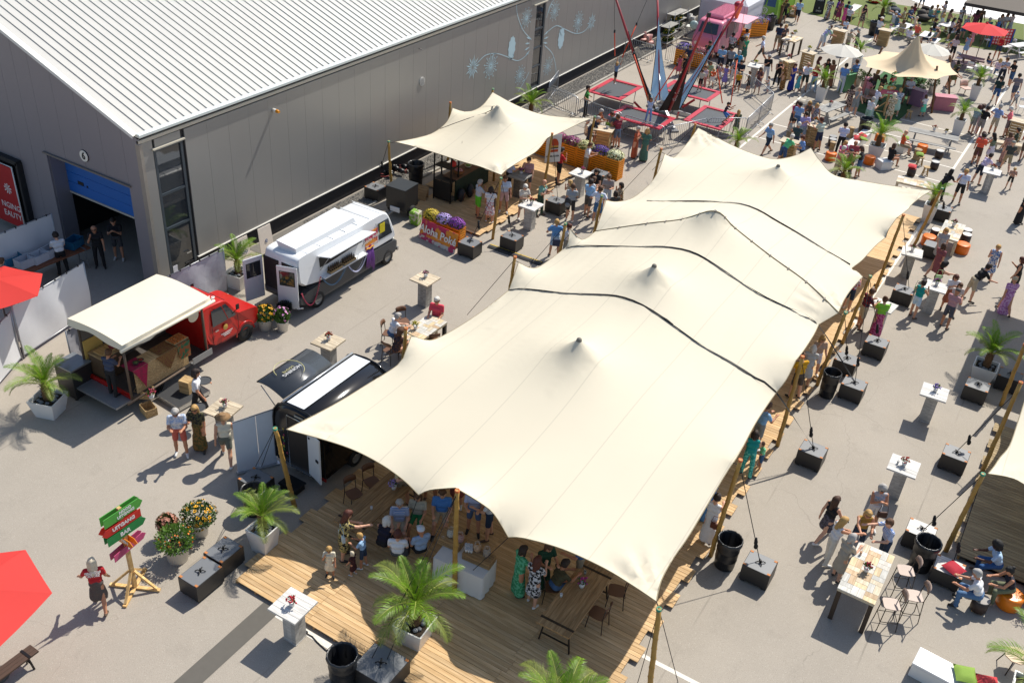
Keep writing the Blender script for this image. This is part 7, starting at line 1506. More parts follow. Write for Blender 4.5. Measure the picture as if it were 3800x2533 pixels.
for i, (t, x, y, lab) in enumerate([('K', 590, 1220, 'white pot of herbs under the beige tent, rear'), ('K', 800, 1330, 'white pot of dark plants under the beige tent, front'), ('K', 950, 1290, 'white pot of feathery plant by tent leg'), ('K', 680, 1290, 'white pot of herbs in the beige tent middle'), ('J', 1790, 1180, 'white ribbed pot of leaves beside blue-shirted men'), ('J', 1880, 1230, 'white pot of green plant left of beige tent')]): flower_pot(lab, g(t, x, y), .22, .5, (('#7a8a3a', 20, .03, None),), .35, .3, 70 + i, '#3f5526', 420)
for i, (x, y) in enumerate([(1880, 1330), (1440, 1310)]):
 o = thing('lounge_chair', ['pale pink lounge chair left of the beige tent', 'pale pink lounge chair beside the tall planter'][i], 'chair', g('J' if i == 0 else 'K', x + (40 if i == 0 else -30), y + (110 if i == 0 else 0)), face(-120 if i == 0 else 160)); m = MB(); curved_plate(m, .6, .35, .12, .42, -.25, .03, .08); m.box(0, 0, .4, .55, .5, .04); m.build('shell', mat('blush_shell', '#c9a598', .5), o); [MB().cyl((x_ * .22, y_ * .2, .4), (x_ * .26, y_ * .26, 0), .014, n=5).build('leg', tubem, o) for x_ in (-1, 1) for y_ in (-1, 1)]
for lab, t, x, y, a_ in [('white picnic table on the turf, left', 'K', 600, 360, 20), ('white picnic table on the turf, right', 'K', 1200, 340, 30), ('white picnic table at the right edge of turf', 'K', 2200, 620, 40), ('white table by striped-shirt woman', 'K', 900, 480, 10)]: pic_table(lab, g(t, x, y, .74), face(a_) + 1.2, 1.6, col=white_lac)
pic_table('brown picnic table by the woman in striped top', g('K', 1510, 800, .74), dirz((('K', 1370, 830), ('K', 1600, 880)), .74), 1.6, col=mat('mauve_wood', '#7a6460', .7, kind='wood'))
for i, (t, x, y, a_, lab) in enumerate([('K', 1460, 1030, 30, 'white chair beside the white low table'), ('K', 1720, 640, 160, 'white chair under the red parasol'), ('K', 2020, 720, -100, 'white chair right of the giant game'), ('K', 1320, 900, 60, 'white chair left of the brown picnic table'), ('K', 1850, 1130, 0, 'white chair behind man in floral shirt'), ('M', 2160, 510, 170, 'white chair at the right edge by wooden bench'), ('M', 2180, 160, 190, 'white folding chair at the far right edge')]): chair(lab, g(t, x, y), face(a_), .451, white_lac, 'white chairs')
plank_table('low_table', 'white low table with green plant by man in floral shirt', g('K', 1690, 930, .7), dirz((('K', 1570, 930), ('K', 1780, 975)), .7), 1.1, .6, .7, 4, white_lac, white_lac); plank_table('low_table', 'pale wooden low table beside men at right edge', g('M', 2030, 560, .45), dirz((('M', 1900, 570), ('M', 2180, 620)), .45), 1.3, .5, .45, 4, beigewood, beigewood)
plank_table('bench', 'tall slatted display ramp by the girl in pink dress', g('J', 1750, 110, .8), dirz((('J', 1560, 200), ('J', 1820, 20)), .8), 2.4, .6, .8, 4, white_lac, pinew, 'trestle', 'table')
for i, (t, x, y, c) in enumerate([('J', 2030, 40, '#c9241f'), ('K', 420, 190, '#2a3440'), ('K', 830, 290, '#4a4440'), ('K', 880, 240, '#33281f')]): o = thing('bean_bag', ['bright red bean bag heap at the top', 'dark navy bean bag under man in white', 'brown bean bag on turf', 'dark patterned bean bag on turf'][i], 'bean bag', g(t, x, y)); m = MB(); m.ball((0, 0, .25), (.55, .5, .28), 14, 0, 8); m.ball((-.2, .15, .5), (.35, .3, .28), 12, 0, 7); m.build('body', clr(c, .8, var=.1), o); MB().tube([(-.5 + i_ * .1, -.2 + .01 * i_, .3) for i_ in range(11)], .012, 4).build('seam', clr(c, .9), o)
o = thing('pushchair', 'grey pushchair beside the leaning men', 'pushchair', g('J', 1480, 560), .4); [MB().lathe([(.09, -.02), (.11, 0), (.09, .02)], 12, c=(0, 0, 0)).build('wheel', tyre, o, (x, y, .11)).__setattr__('rotation_euler', (0, PI / 2, 0)) for x in (-.25, .25) for y in (-.35, .35)]; MB().tube([(-.22, .35, .12), (-.22, -.3, .95), (.22, -.3, .95), (.22, .35, .12)], .015, 5).build('frame', steelbar, o); MB().ball((0, .05, .55), (.24, .35, .18), 10).build('seat', clr('#2f3236'), o); m = MB(); m.ball((0, -.15, .8), (.26, .28, .22), 12, 0, 6); m.build('hood', clr('#5a5d62'), o)
o = thing('flower_stump', 'tall brown trunk planter with orange autumn flowers by the green van', 'planter', g('J', 700, 330)); MB().lathe([(.01, 0), (.22, 0), (.17, .6), (.2, 1.3), (.01, 1.3)], 12).build('trunk', barkm, o); link('foliage', bush(300, .35, 1.45, .3, 90, mt=mat('autumn_leaf', '#6a5a2a', .7, var=.4)), o); link('blooms', blooms(40, .36, 1.45, .3, 91, .05, '#b8642a'), o)
wooden_crate('dark wooden box of orange flowers by the green van', g('J', 880, 230), .2, .6, .45, .5, rusticw); flower_pot('heap of orange flowers on the wooden box', g('J', 890, 195, .5), .18, .2, (('#c9682a', 60, .05, None),), .35, .22, 93, '#6a6a2a', 300)
flower_pot('yellow flower display at the top by green van', g('J', 870, 40), .25, .8, (('#c9a030', 70, .06, None),), .5, .4, 95, '#6a6a2a', 500)

mq = thing('marquee', 'tall cream marquee beyond the right edge that throws the long shadow', 'tent', (2.75, 37.7, 0)); MB().box(0, 0, 4.0, 5.3, 6.6, .05, ch=.02).build('roof', canvas, mq); MB().box(-2.6, 0, 3.9, .03, 6.5, .2).box(0, -3.25, 3.9, 5.2, .03, .2).build('valance', canvas, mq)
for x in (-1.2, 2.5):
 for y in (-3.1, 3.1): MB().cyl((x, y, 0), (x, y, 3.98), .05, n=8).build('post', steelbar, mq)
o = thing('shell_chair', 'pale scalloped chair on thin legs at the bottom right', 'chair', g('Q', 2130, 1440), .6); m = MB(); n = 18; m.prism([(math.cos(2 * PI * i / n) * .27 * (1 + .08 * (i % 2)), math.sin(2 * PI * i / n) * .25 * (1 + .08 * (i % 2))) for i in range(n)], .43, .46); m.build('seat', clr('#cdb394'), o); [MB().cyl((x * .15, y * .15, .43), (x * .25, y * .22, 0), .014, n=5).build('leg', tubem, o) for x in (-1, 1) for y in (-1, 1)]
o = thing('power_cable', 'black power cable trailing along the front deck edge', 'cable', g('F', 525, 1150)); pc = g('F', 525, 1150); MB().tube([g('F', x, y, .02) - pc for x, y in ((525, 1150), (580, 1180), (620, 1225), (690, 1290), (800, 1360), (950, 1380), (1010, 1390))], .014, 6).build('cable', rope, o); MB().box(0, 0, .03, .1, .06, .05).build('plug', blackplastic, o)
# ================================================================== people
def surfnet(d, lab, org, h):
 """naive surface nets on a distance grid"""
 s = d < 0; c = [d[i:d.shape[0]-1+i, j:d.shape[1]-1+j, k:d.shape[2]-1+k] for i in (0, 1) for j in (0, 1) for k in (0, 1)]
 cnt = sum((x < 0).astype(np.int8) for x in c); act = (cnt > 0) & (cnt < 8); I = np.argwhere(act); vid = -np.ones(act.shape, np.int64); vid[act] = np.arange(len(I))
 C = np.stack([x[act] for x in c], 1); off = np.array([(i, j, k) for i in (0, 1) for j in (0, 1) for k in (0, 1)], float); P = np.zeros((len(I), 3)); n = np.zeros(len(I))
 for a in range(8):
  for b in range(a + 1, 8):
   if abs(off[a] - off[b]).sum() == 1:
    m = (C[:, a] < 0) != (C[:, b] < 0); t = C[m, a] / (C[m, a] - C[m, b]); P[m] += off[a] + t[:, None] * (off[b] - off[a]); n[m] += 1
 V = org + (I + P / n[:, None]) * h; F = []
 for ax in range(3):
  a, b = [(1, 2), (2, 0), (0, 1)][ax]; sl0 = [slice(None)] * 3; sl1 = [slice(None)] * 3; sl0[ax] = slice(0, -1); sl1[ax] = slice(1, None)
  e = s[tuple(sl0)] != s[tuple(sl1)]; E = np.argwhere(e); E = E[(E[:, a] > 0) & (E[:, b] > 0) & (E[:, a] < d.shape[a] - 1) & (E[:, b] < d.shape[b] - 1)]
  ins = s[E[:, 0], E[:, 1], E[:, 2]]; q = []
  for da, db in ((1, 1), (0, 1), (0, 0), (1, 0)): X = E.copy(); X[:, a] -= da; X[:, b] -= db; q.append(vid[X[:, 0], X[:, 1], X[:, 2]])
  q = np.stack(q, 1); q[~ins] = q[~ins][:, ::-1]; F.append(q[(q >= 0).all(1)])
 F = np.concatenate(F); L = lab[I[:, 0], I[:, 1], I[:, 2]]; g_ = np.rint(P / n[:, None]).astype(int); L = lab[I[:, 0] + g_[:, 0], I[:, 1] + g_[:, 1], I[:, 2] + g_[:, 2]]
 return V, F, L
def caps_mesh(name, caps, h, mats, k=.018):
 A = np.array([np.minimum(c[0], c[1]) - max(c[2], c[3]) for c in caps]).min(0) - 3 * h; B = np.array([np.maximum(c[0], c[1]) + max(c[2], c[3]) for c in caps]).max(0) + 3 * h
 N = np.ceil((B - A) / h).astype(int) + 1; d = np.full(N, .2); raw = np.full(N, .2); lab = np.zeros(N, np.int8)
 for p0, p1, r0, r1, lb in caps:
  m = max(r0, r1) + .07; lo = np.clip(((np.minimum(p0, p1) - m - A) / h).astype(int), 0, N - 1); hi = np.clip(((np.maximum(p0, p1) + m - A) / h).astype(int) + 2, 1, N)
  ax = [A[i] + np.arange(lo[i], hi[i]) * h for i in range(3)]; X, Y, Z = np.meshgrid(*ax, indexing='ij'); v = p1 - p0; vv = max(v @ v, 1e-9)
  t = np.clip(((X - p0[0]) * v[0] + (Y - p0[1]) * v[1] + (Z - p0[2]) * v[2]) / vv, 0, 1)
  q = np.sqrt((X - p0[0] - t * v[0]) ** 2 + (Y - p0[1] - t * v[1]) ** 2 + (Z - p0[2] - t * v[2]) ** 2) - (r0 + (r1 - r0) * t)
  s_ = tuple(slice(lo[i], hi[i]) for i in range(3)); o = d[s_]; hh_ = np.clip(.5 + .5 * (o - q) / k, 0, 1); d[s_] = o + (q - o) * hh_ - k * hh_ * (1 - hh_)
  rw = raw[s_]; mk = q < rw; rw[mk] = q[mk]; lab[s_][mk] = lb
 V, F, L = surfnet(d, lab, A, h); me = D.meshes.new(name); me.from_pydata(V.tolist(), [], F.tolist())
 for m in mats: me.materials.append(m)
 me.polygons.foreach_set('material_index', np.array([np.bincount(L[f]).argmax() for f in F], np.int32)); me.polygons.foreach_set('use_smooth', [True] * len(F)); me.update(); return me
# pose: torso lean, head pitch, arms (pitch, abduct, elbow, inward) L,R ; legs (pitch, abduct, knee) L,R ; jump lift
def _p(ln=0, hd=0, aL=(5, 8, 12, 0), aR=(5, 8, 12, 0), lL=(0, 4, 0), lR=(0, 4, 0)): return ln, hd, aL, aR, lL, lR
POSES = dict(stand=_p(), stand2=_p(2, 8, (8, 8, 15, 0), (25, 6, 105, 25), (4, 5, 2), (-6, 5, 4)), hold=_p(4, 18, (25, 8, 75, 25), (25, 8, 80, 25), (3, 5, 2), (-4, 5, 2)), phone=_p(2, 5, (10, 8, 20, 0), (35, 12, 135, 30), (3, 5, 2), (-3, 5, 2)),
 walk=_p(4, 2, (-22, 8, 15, 0), (25, 8, 30, 5), (28, 2, 6), (-20, 2, 22)), walk2=_p(3, 5, (20, 8, 40, 5), (-15, 8, 12, 0), (-18, 2, 18), (24, 2, 4)), lean=_p(36, -5, (5, 10, 30, 12), (8, 12, 36, 12), (-8, 6, 4), (4, 6, 4)), reach=_p(8, 10, (15, 8, 60, 20), (70, 10, 15, 5), (5, 5, 2), (-5, 5, 2)),
 hips=_p(0, 2, (-20, 38, 85, 30), (-18, 38, 85, 30), (2, 8, 0), (-2, 8, 0)), sit=_p(-3, 8, (20, 8, 60, 15), (22, 8, 65, 15), (82, 8, 80), (84, 8, 86)), sitlean=_p(20, 8, (18, 8, 50, 25), (22, 8, 58, 25), (80, 8, 85), (84, 8, 92)), up=_p(2, -5, (150, 15, 20, 0), (150, 15, 20, 0), (5, 5, 5), (-5, 5, 10)),
 jump=_p(10, 10, (60, 15, 60, 0), (60, 15, 60, 0), (60, 6, 95), (40, 6, 85)), arms=_p(0, 8, (30, 5, 110, 50), (30, 5, 110, 50), (3, 5, 0), (-3, 5, 0)), wave=_p(2, 5, (18, 26, 30, -5), (10, 10, 25, 0), (20, 3, 6), (-14, 3, 18)))
SEG = dict(ts=(.6, .75, 0), tt=(.6, 1, .95), ls=(1.9, 1, .95), lh=(1.9, .75, 0), vs=(0, .6, 0), vt=(0, 1, .95), dr=(.55, 0, 0, .98), dv=(0, 0, 0, .95), mx=(.6, 0, 0, 1.75), mv=(0, 0, 0, 1.75), sk=(.6, 0, 0, .95), sl=(.6, 0, 0, 1.75), sv=(0, 0, 0, .7))
def skeleton(pose, outfit, fat=1.0, fine=False):
 ln, hd, aL, aR, lL, lR = [x if isinstance(x, tuple) else R(x) for x in POSES[pose]]; A = lambda *v: np.array(v, float); caps = []; seg = SEG[outfit]; sleeve, sh, tr = seg[:3]; skirt = seg[3] if len(seg) > 3 else 0
 legs = []; lowest = 9
 for sx_, l in ((-1, lL), (1, lR)):
  p, b, k_ = [R(v) for v in l]; hip = A(sx_ * .085, 0, 0); d1 = A(sx_ * math.sin(b), math.sin(p), -math.cos(p)); d1 /= np.linalg.norm(d1); kn = hip + d1 * .43; q = p - k_; d2 = A(sx_ * math.sin(b) * .4, math.sin(q), -math.cos(q)); d2 /= np.linalg.norm(d2); an = kn + d2 * .41
  fd = A(sx_ * .18, 1, 0 if pose != 'jump' else -.3); fd /= np.linalg.norm(fd); heel = max(0, -math.sin(q)) * .6 if pose in ('walk', 'walk2', 'wave') else 0; toe = an + fd * .15 + A(0, 0, -.035 - heel * .12); legs.append((hip, kn, an, toe)); lowest = min(lowest, an[2] - .075, toe[2] - .03)
 pz = -lowest; P = A(0, 0, pz); td = A(0, math.sin(ln), math.cos(ln))
 for hip, kn, an, toe in legs:
  hip, kn, an, toe = hip + P, kn + P, an + P, toe + P; bt = 2 if sh else (2 if skirt else 0)
  e = hip + (kn - hip) * sh if sh else hip; r_ = lambda u: .083 * fat + (.056 - .083) * u
  if sh: caps.append((hip, hip + (kn - hip) * sh, .09 * fat, r_(sh) + .016, 2))
  caps.append((hip + (kn - hip) * max(0, sh - .05), kn, r_(sh), .054, 2 if tr else 0))
  if tr: caps.append((kn, kn + (an - kn) * tr, .064, .056, 2))
  else: caps += [(kn, kn + (an - kn) * .35, .053, .054, 0), (kn + (an - kn) * .35, an, .054, .034, 0)]
  caps += [(an, toe, .042, .034, 3), (an + (an - toe) * .25 * A(1, 1, 0), an, .036, .04, 3)]
 if skirt:
  base = P + A(0, 0, .06); kz = .43 * skirt; fw = A(0, 0, 0)
  if pose.startswith('sit'):
   caps += [(P, (legs[0][1] + legs[1][1]) / 2 + P, .15, .12, 2)]
  else: caps += [(base, P - A(0, 0, kz * .5), .13 * fat, .155, 2), (P - A(.05, 0, kz * .5), P - A(.07, 0, kz), .14, .15, 2), (P - A(-.05, 0, kz * .5), P - A(-.07, 0, kz), .14, .15, 2)]
 w = fat; caps += [(P + A(-.06, 0, .02), P + A(.06, 0, .02), .112 * w, .112 * w, 2), (P + td * .14 + A(-.055, 0, 0), P + td * .14 + A(.055, 0, 0), .108 * w, .108 * w, 1), (P + td * .3 + A(-.08, .01, 0), P + td * .3 + A(.08, .01, 0), .115 * w, .115 * w, 1), (P + td * .44 + A(-.15, 0, 0), P + td * .44 + A(.15, 0, 0), .06, .06, 1)]
 nk = P + td * .48; hdv = A(0, math.sin(ln * .5 + hd), math.cos(ln * .5 + hd)); hc = nk + hdv * .17 + A(0, .02, 0); caps += [(nk, nk + hdv * .1, .05, .05, 0)]; fwd = A(0, math.cos(ln * .5 + hd), -math.sin(ln * .5 + hd))
 caps += [(hc - hdv * .025, hc + hdv * .03 - fwd * .01, .088, .094, 0), (hc - hdv * .085 + fwd * .035, hc - hdv * .04 + fwd * .03, .05, .06, 0), (hc + fwd * .098 - hdv * .02, hc + fwd * .085 + hdv * .02, .016, .011, 0)] + [(hc + A(s_ * .092, -.005, 0), hc + A(s_ * .095, -.01, .03), .014, .014, 0) for s_ in (-1, 1)]
 for sx_, a in ((-1, aL), (1, aR)):
  p, b, e, c = [R(v) for v in a]; p += ln * .8 if pose != 'up' else 0; s0 = P + td * .44 + A(sx_ * .185, 0, 0); d1 = A(sx_ * math.sin(b), math.sin(p) * math.cos(b), -math.cos(p) * math.cos(b)); el = s0 + d1 * .28; q = p + e; d2 = A(sx_ * math.sin(b) * .6 - sx_ * math.sin(c), math.sin(q), -math.cos(q)); d2 /= np.linalg.norm(d2); wr = el + d2 * .24
  u = min(1, sleeve)
  if sleeve: caps.append((s0, s0 + (el - s0) * u, .062, .056 if u < 1 else .05, 1))
  caps.append((s0 + (el - s0) * u * .9, el, .044 if sleeve else .05, .039, 1 if sleeve > 1 else 0)); caps.append((el, el + (wr - el) * .3, .039, .038, 1 if sleeve > 1 else 0)); caps.append((el + (wr - el) * .3, wr, .038, .025, 1 if sleeve > 1 else 0))
  side = np.cross(d2, A(0, 0, 1)); side = side / (np.linalg.norm(side) + 1e-6); pl = np.cross(side, d2); caps.append((wr, wr + d2 * .06, .028, .032, 0))
  if fine:
   for f_, (o_, l_) in enumerate(((-.03, .062), (-.01, .075), (.011, .07), (.03, .055))): b0 = wr + d2 * .075 + side * o_; m_ = b0 + d2 * l_ * .5; caps += [(b0, m_, .0105, .01, 0), (m_, m_ + (d2 * .85 - pl * .5) * l_ * .5, .01, .0085, 0)]
   caps += [(wr + d2 * .03 - side * sx_ * .028, wr + d2 * .075 - side * sx_ * .055 + pl * .005, .0125, .01, 0)]
  else: caps.append((wr + d2 * .06, wr + d2 * .12, .027, .018, 0))
 return caps, hc, hdv, fwd, pz
def hair_caps(kind):
 A = lambda *v: np.array(v, float); base = [(A(0, -.025, .035), A(0, -.03, .0), .1, .096, 0), (A(0, .03, .065), A(0, -.02, .06), .075, .08, 0)] + [(A(s_ * .075, -.02, .03), A(s_ * .075, -.03, -.03), .035, .03, 0) for s_ in (-1, 1)]
 if kind == 's': return base
 if kind == 'l': return base + [(A(s_ * .07, -.03, .0), A(s_ * .085, -.045, -.2), .05, .035, 0) for s_ in (-1, 1)] + [(A(0, -.06, 0), A(0, -.1, -.26), .075, .055, 0)]
 if kind == 'm': return base + [(A(s_ * .08, -.02, .0), A(s_ * .085, -.01, -.11), .05, .035, 0) for s_ in (-1, 1)] + [(A(0, -.06, 0), A(0, -.08, -.1), .075, .06, 0)]
 if kind == 'b': return base + [(A(0, -.09, .1), A(0, -.11, .1), .05, .045, 0)]
 if kind == 'c': return [(A(0, -.03, .03), A(0, -.04, .02), .13, .13, 0), (A(0, -.05, -.05), A(0, -.06, -.09), .1, .1, 0), (A(0, .03, .09), A(0, .0, .1), .08, .09, 0)]
HAIRM = {}; HK = dict(s='hair', l='hair', m='hair', b='hair', c='hair', p='cap', h='straw_hat')
def hair_mesh(kind):
 if kind in HAIRM: return HAIRM[kind]
 if kind == 'p': m = MB(); m.lathe([(.101, .02), (.104, .05), (.085, .1), (.04, .125), (.001, .13)], 16, c=(0, -.01, 0)); m.plate([(-.07, .08, .035), (.07, .08, .035), (.05, .17, .02), (-.05, .17, .02)], (0, .2, 1), .012); me = m.mesh('cap', clr('#8a8a88'))
 elif kind == 'h': m = MB(); m.lathe([(.2, .02), (.21, .035), (.105, .05), (.1, .12), (.06, .14), (.001, .13)], 20); m.lathe([(.2, .02), (.1, .035)], 20); me = m.mesh('straw_hat', clr('#8a8a88'))
 else: me = caps_mesh('hair', hair_caps(kind), .0125, [clr('#8a8a88')], .02)
 HAIRM[kind] = me; return me
EYES = MB().ball((-.033, .088, .012), (.013, .008, .009), 6, 0, 4).ball((.033, .088, .012), (.013, .008, .009), 6, 0, 4).mesh('eyes', clr('#1c1410', .3)); MOUTH = MB().ball((0, .088, -.062), (.024, .007, .006), 6, 0, 4).mesh('mouth', clr('#8a4a40')); SHADES = MB().box(-.035, .098, .012, .055, .012, .036, ch=.005).box(.035, .098, .012, .055, .012, .036, ch=.005).box(0, .1, .02, .03, .008, .008).bar((-.065, .095, .018), (-.1, 0, .02), .006, .008).bar((.065, .095, .018), (.1, 0, .02), .006, .008).mesh('sunglasses', clr('#141212', .2))
CC = dict(w='#d6d6d8', k='#17171a', n='#1c2438', b='#86aed2', B='#3f74b8', r='#b01c24', g='#8a8986', G='#46484c', t='#b3a78e', T='#8d7f68', d='#3f5f86', D='#27384f', o='#5a5636', p='#c5808a', P='#b8435a', m='#7fcf9c', e='#1f7a4a', y='#c9960f', c='#d8cfb8', O='#d2582c', v='#8a7cc2', u='#5c3a2c', q='#10918c', R='#7a2436', l='#86c23a', f='#a0604a', s='#5f7f86')
PM = {}
def cloth_mat(s):
 if s in MATS: return MATS[s]
 if '/' in s: a, b = s.split('/'); return mat(s, CC.get(a, a), .85, kind='spots', c2=CC.get(b, b), scale=17, var=.1)
 if '+' in s: a, b = s.split('+'); return mat(s, hexc(CC.get(a, a)), .85, kind='stripes', c2=CC.get(b, b), scale=11)
 return mat('cloth_' + s, CC.get(s, s), .85, var=.2, scale=11, bump=.6)
SKIN = [mat('skin_%d' % i, c, .55, var=.06) for i, c in enumerate(('#c48f70', '#b67e5e', '#cf9d80', '#5a3826'))]
HC = dict(g='#a8a39c', w='#cfcac0', d='#2a1c14', b='#5a3c26', y='#b58f55', r='#54281a', k='#120e0c', c='#c9bda4', n='#1c2438', u='#4a3020', t='#b3a78e')
pcount = [0]
def person(spec):
 where, fc, pose, outfit, H, top, bot, hr, label = [x.strip() for x in spec.split('|')]; w = where.split(); mode, t, x, y = w[0], w[1], float(w[2]), float(w[3]); zb = float(w[4]) if len(w) > 4 else 0.0; H = float(H); sc = H / 1.75; fine = t in 'BCFHQDOY' and H > .5
 rr = random.Random(label); key = (pose, outfit, H < 1.4, fine)
 if key not in PM:
  cp, hc, hd, fw, pz = skeleton(pose, outfit, 1.0 if H > 1.4 else .92, fine); PM[key] = (caps_mesh('person', cp, .0125 if fine else .02, [SKIN[0], clr('#888888'), clr('#777777'), clr('#333333')]), hc, hd, fw, pz)
 me, hc, hd, fw, pz = PM[key]
 if mode == 'F': p = g(t, x, y, zb)
 elif mode == 'H': p = g(t, x, y, zb + (hc[2] + .11) * sc); p.z = zb
 else: p = g(t, x, y, zb); p.z = zb - pz * sc + .1 * sc      # S: seat point
 rz = face(float(fc))
 if mode == 'H':
  c, s_ = math.cos(rz), math.sin(rz); p.x -= (hc[0] * c - hc[1] * s_) * sc; p.y -= (hc[0] * s_ + hc[1] * c) * sc
 o = link('person', me, None, p, rz); o.scale = (sc * rr.uniform(.97, 1.03), sc, sc)
 hs = hr.split(':'); kind = hs[0]; dk = 'D' in kind; sg = 'S' in kind; kind = kind.replace('D', '').replace('S', '')
 sk = SKIN[3] if dk else SKIN[rr.randrange(3)]
 for i, m in enumerate((sk, cloth_mat(top), cloth_mat(bot), clr(rr.choice(('#d0cfcc', '#2a2624', '#5a4636', '#1c1c1e'))))): o.material_slots[i].link = 'OBJECT'; o.material_slots[i].material = m
 tag(o, label, 'person'); M = frame(hc, np.cross(fw, hd), fw); M = Matrix(((1, 0, 0, hc[0]), (0, fw[1], hd[1], hc[1]), (0, fw[2], hd[2], hc[2]), (0, 0, 0, 1)))
 if kind != 'x':
  q = link(HK[kind], hair_mesh(kind), o); q.matrix_local = M; q.material_slots[0].link = 'OBJECT'; hcc = HC.get(hs[1], hs[1]); q.material_slots[0].material = mat('hair_' + hcc, hcc, .7, var=.25, scale=30, bump=.4)
 for nm, me2 in ((('sunglasses', SHADES) if sg or rr.random() < .25 else ('eyes', EYES)), ('mouth', MOUTH)): q = link(nm, me2, o); q.matrix_local = M
 return o
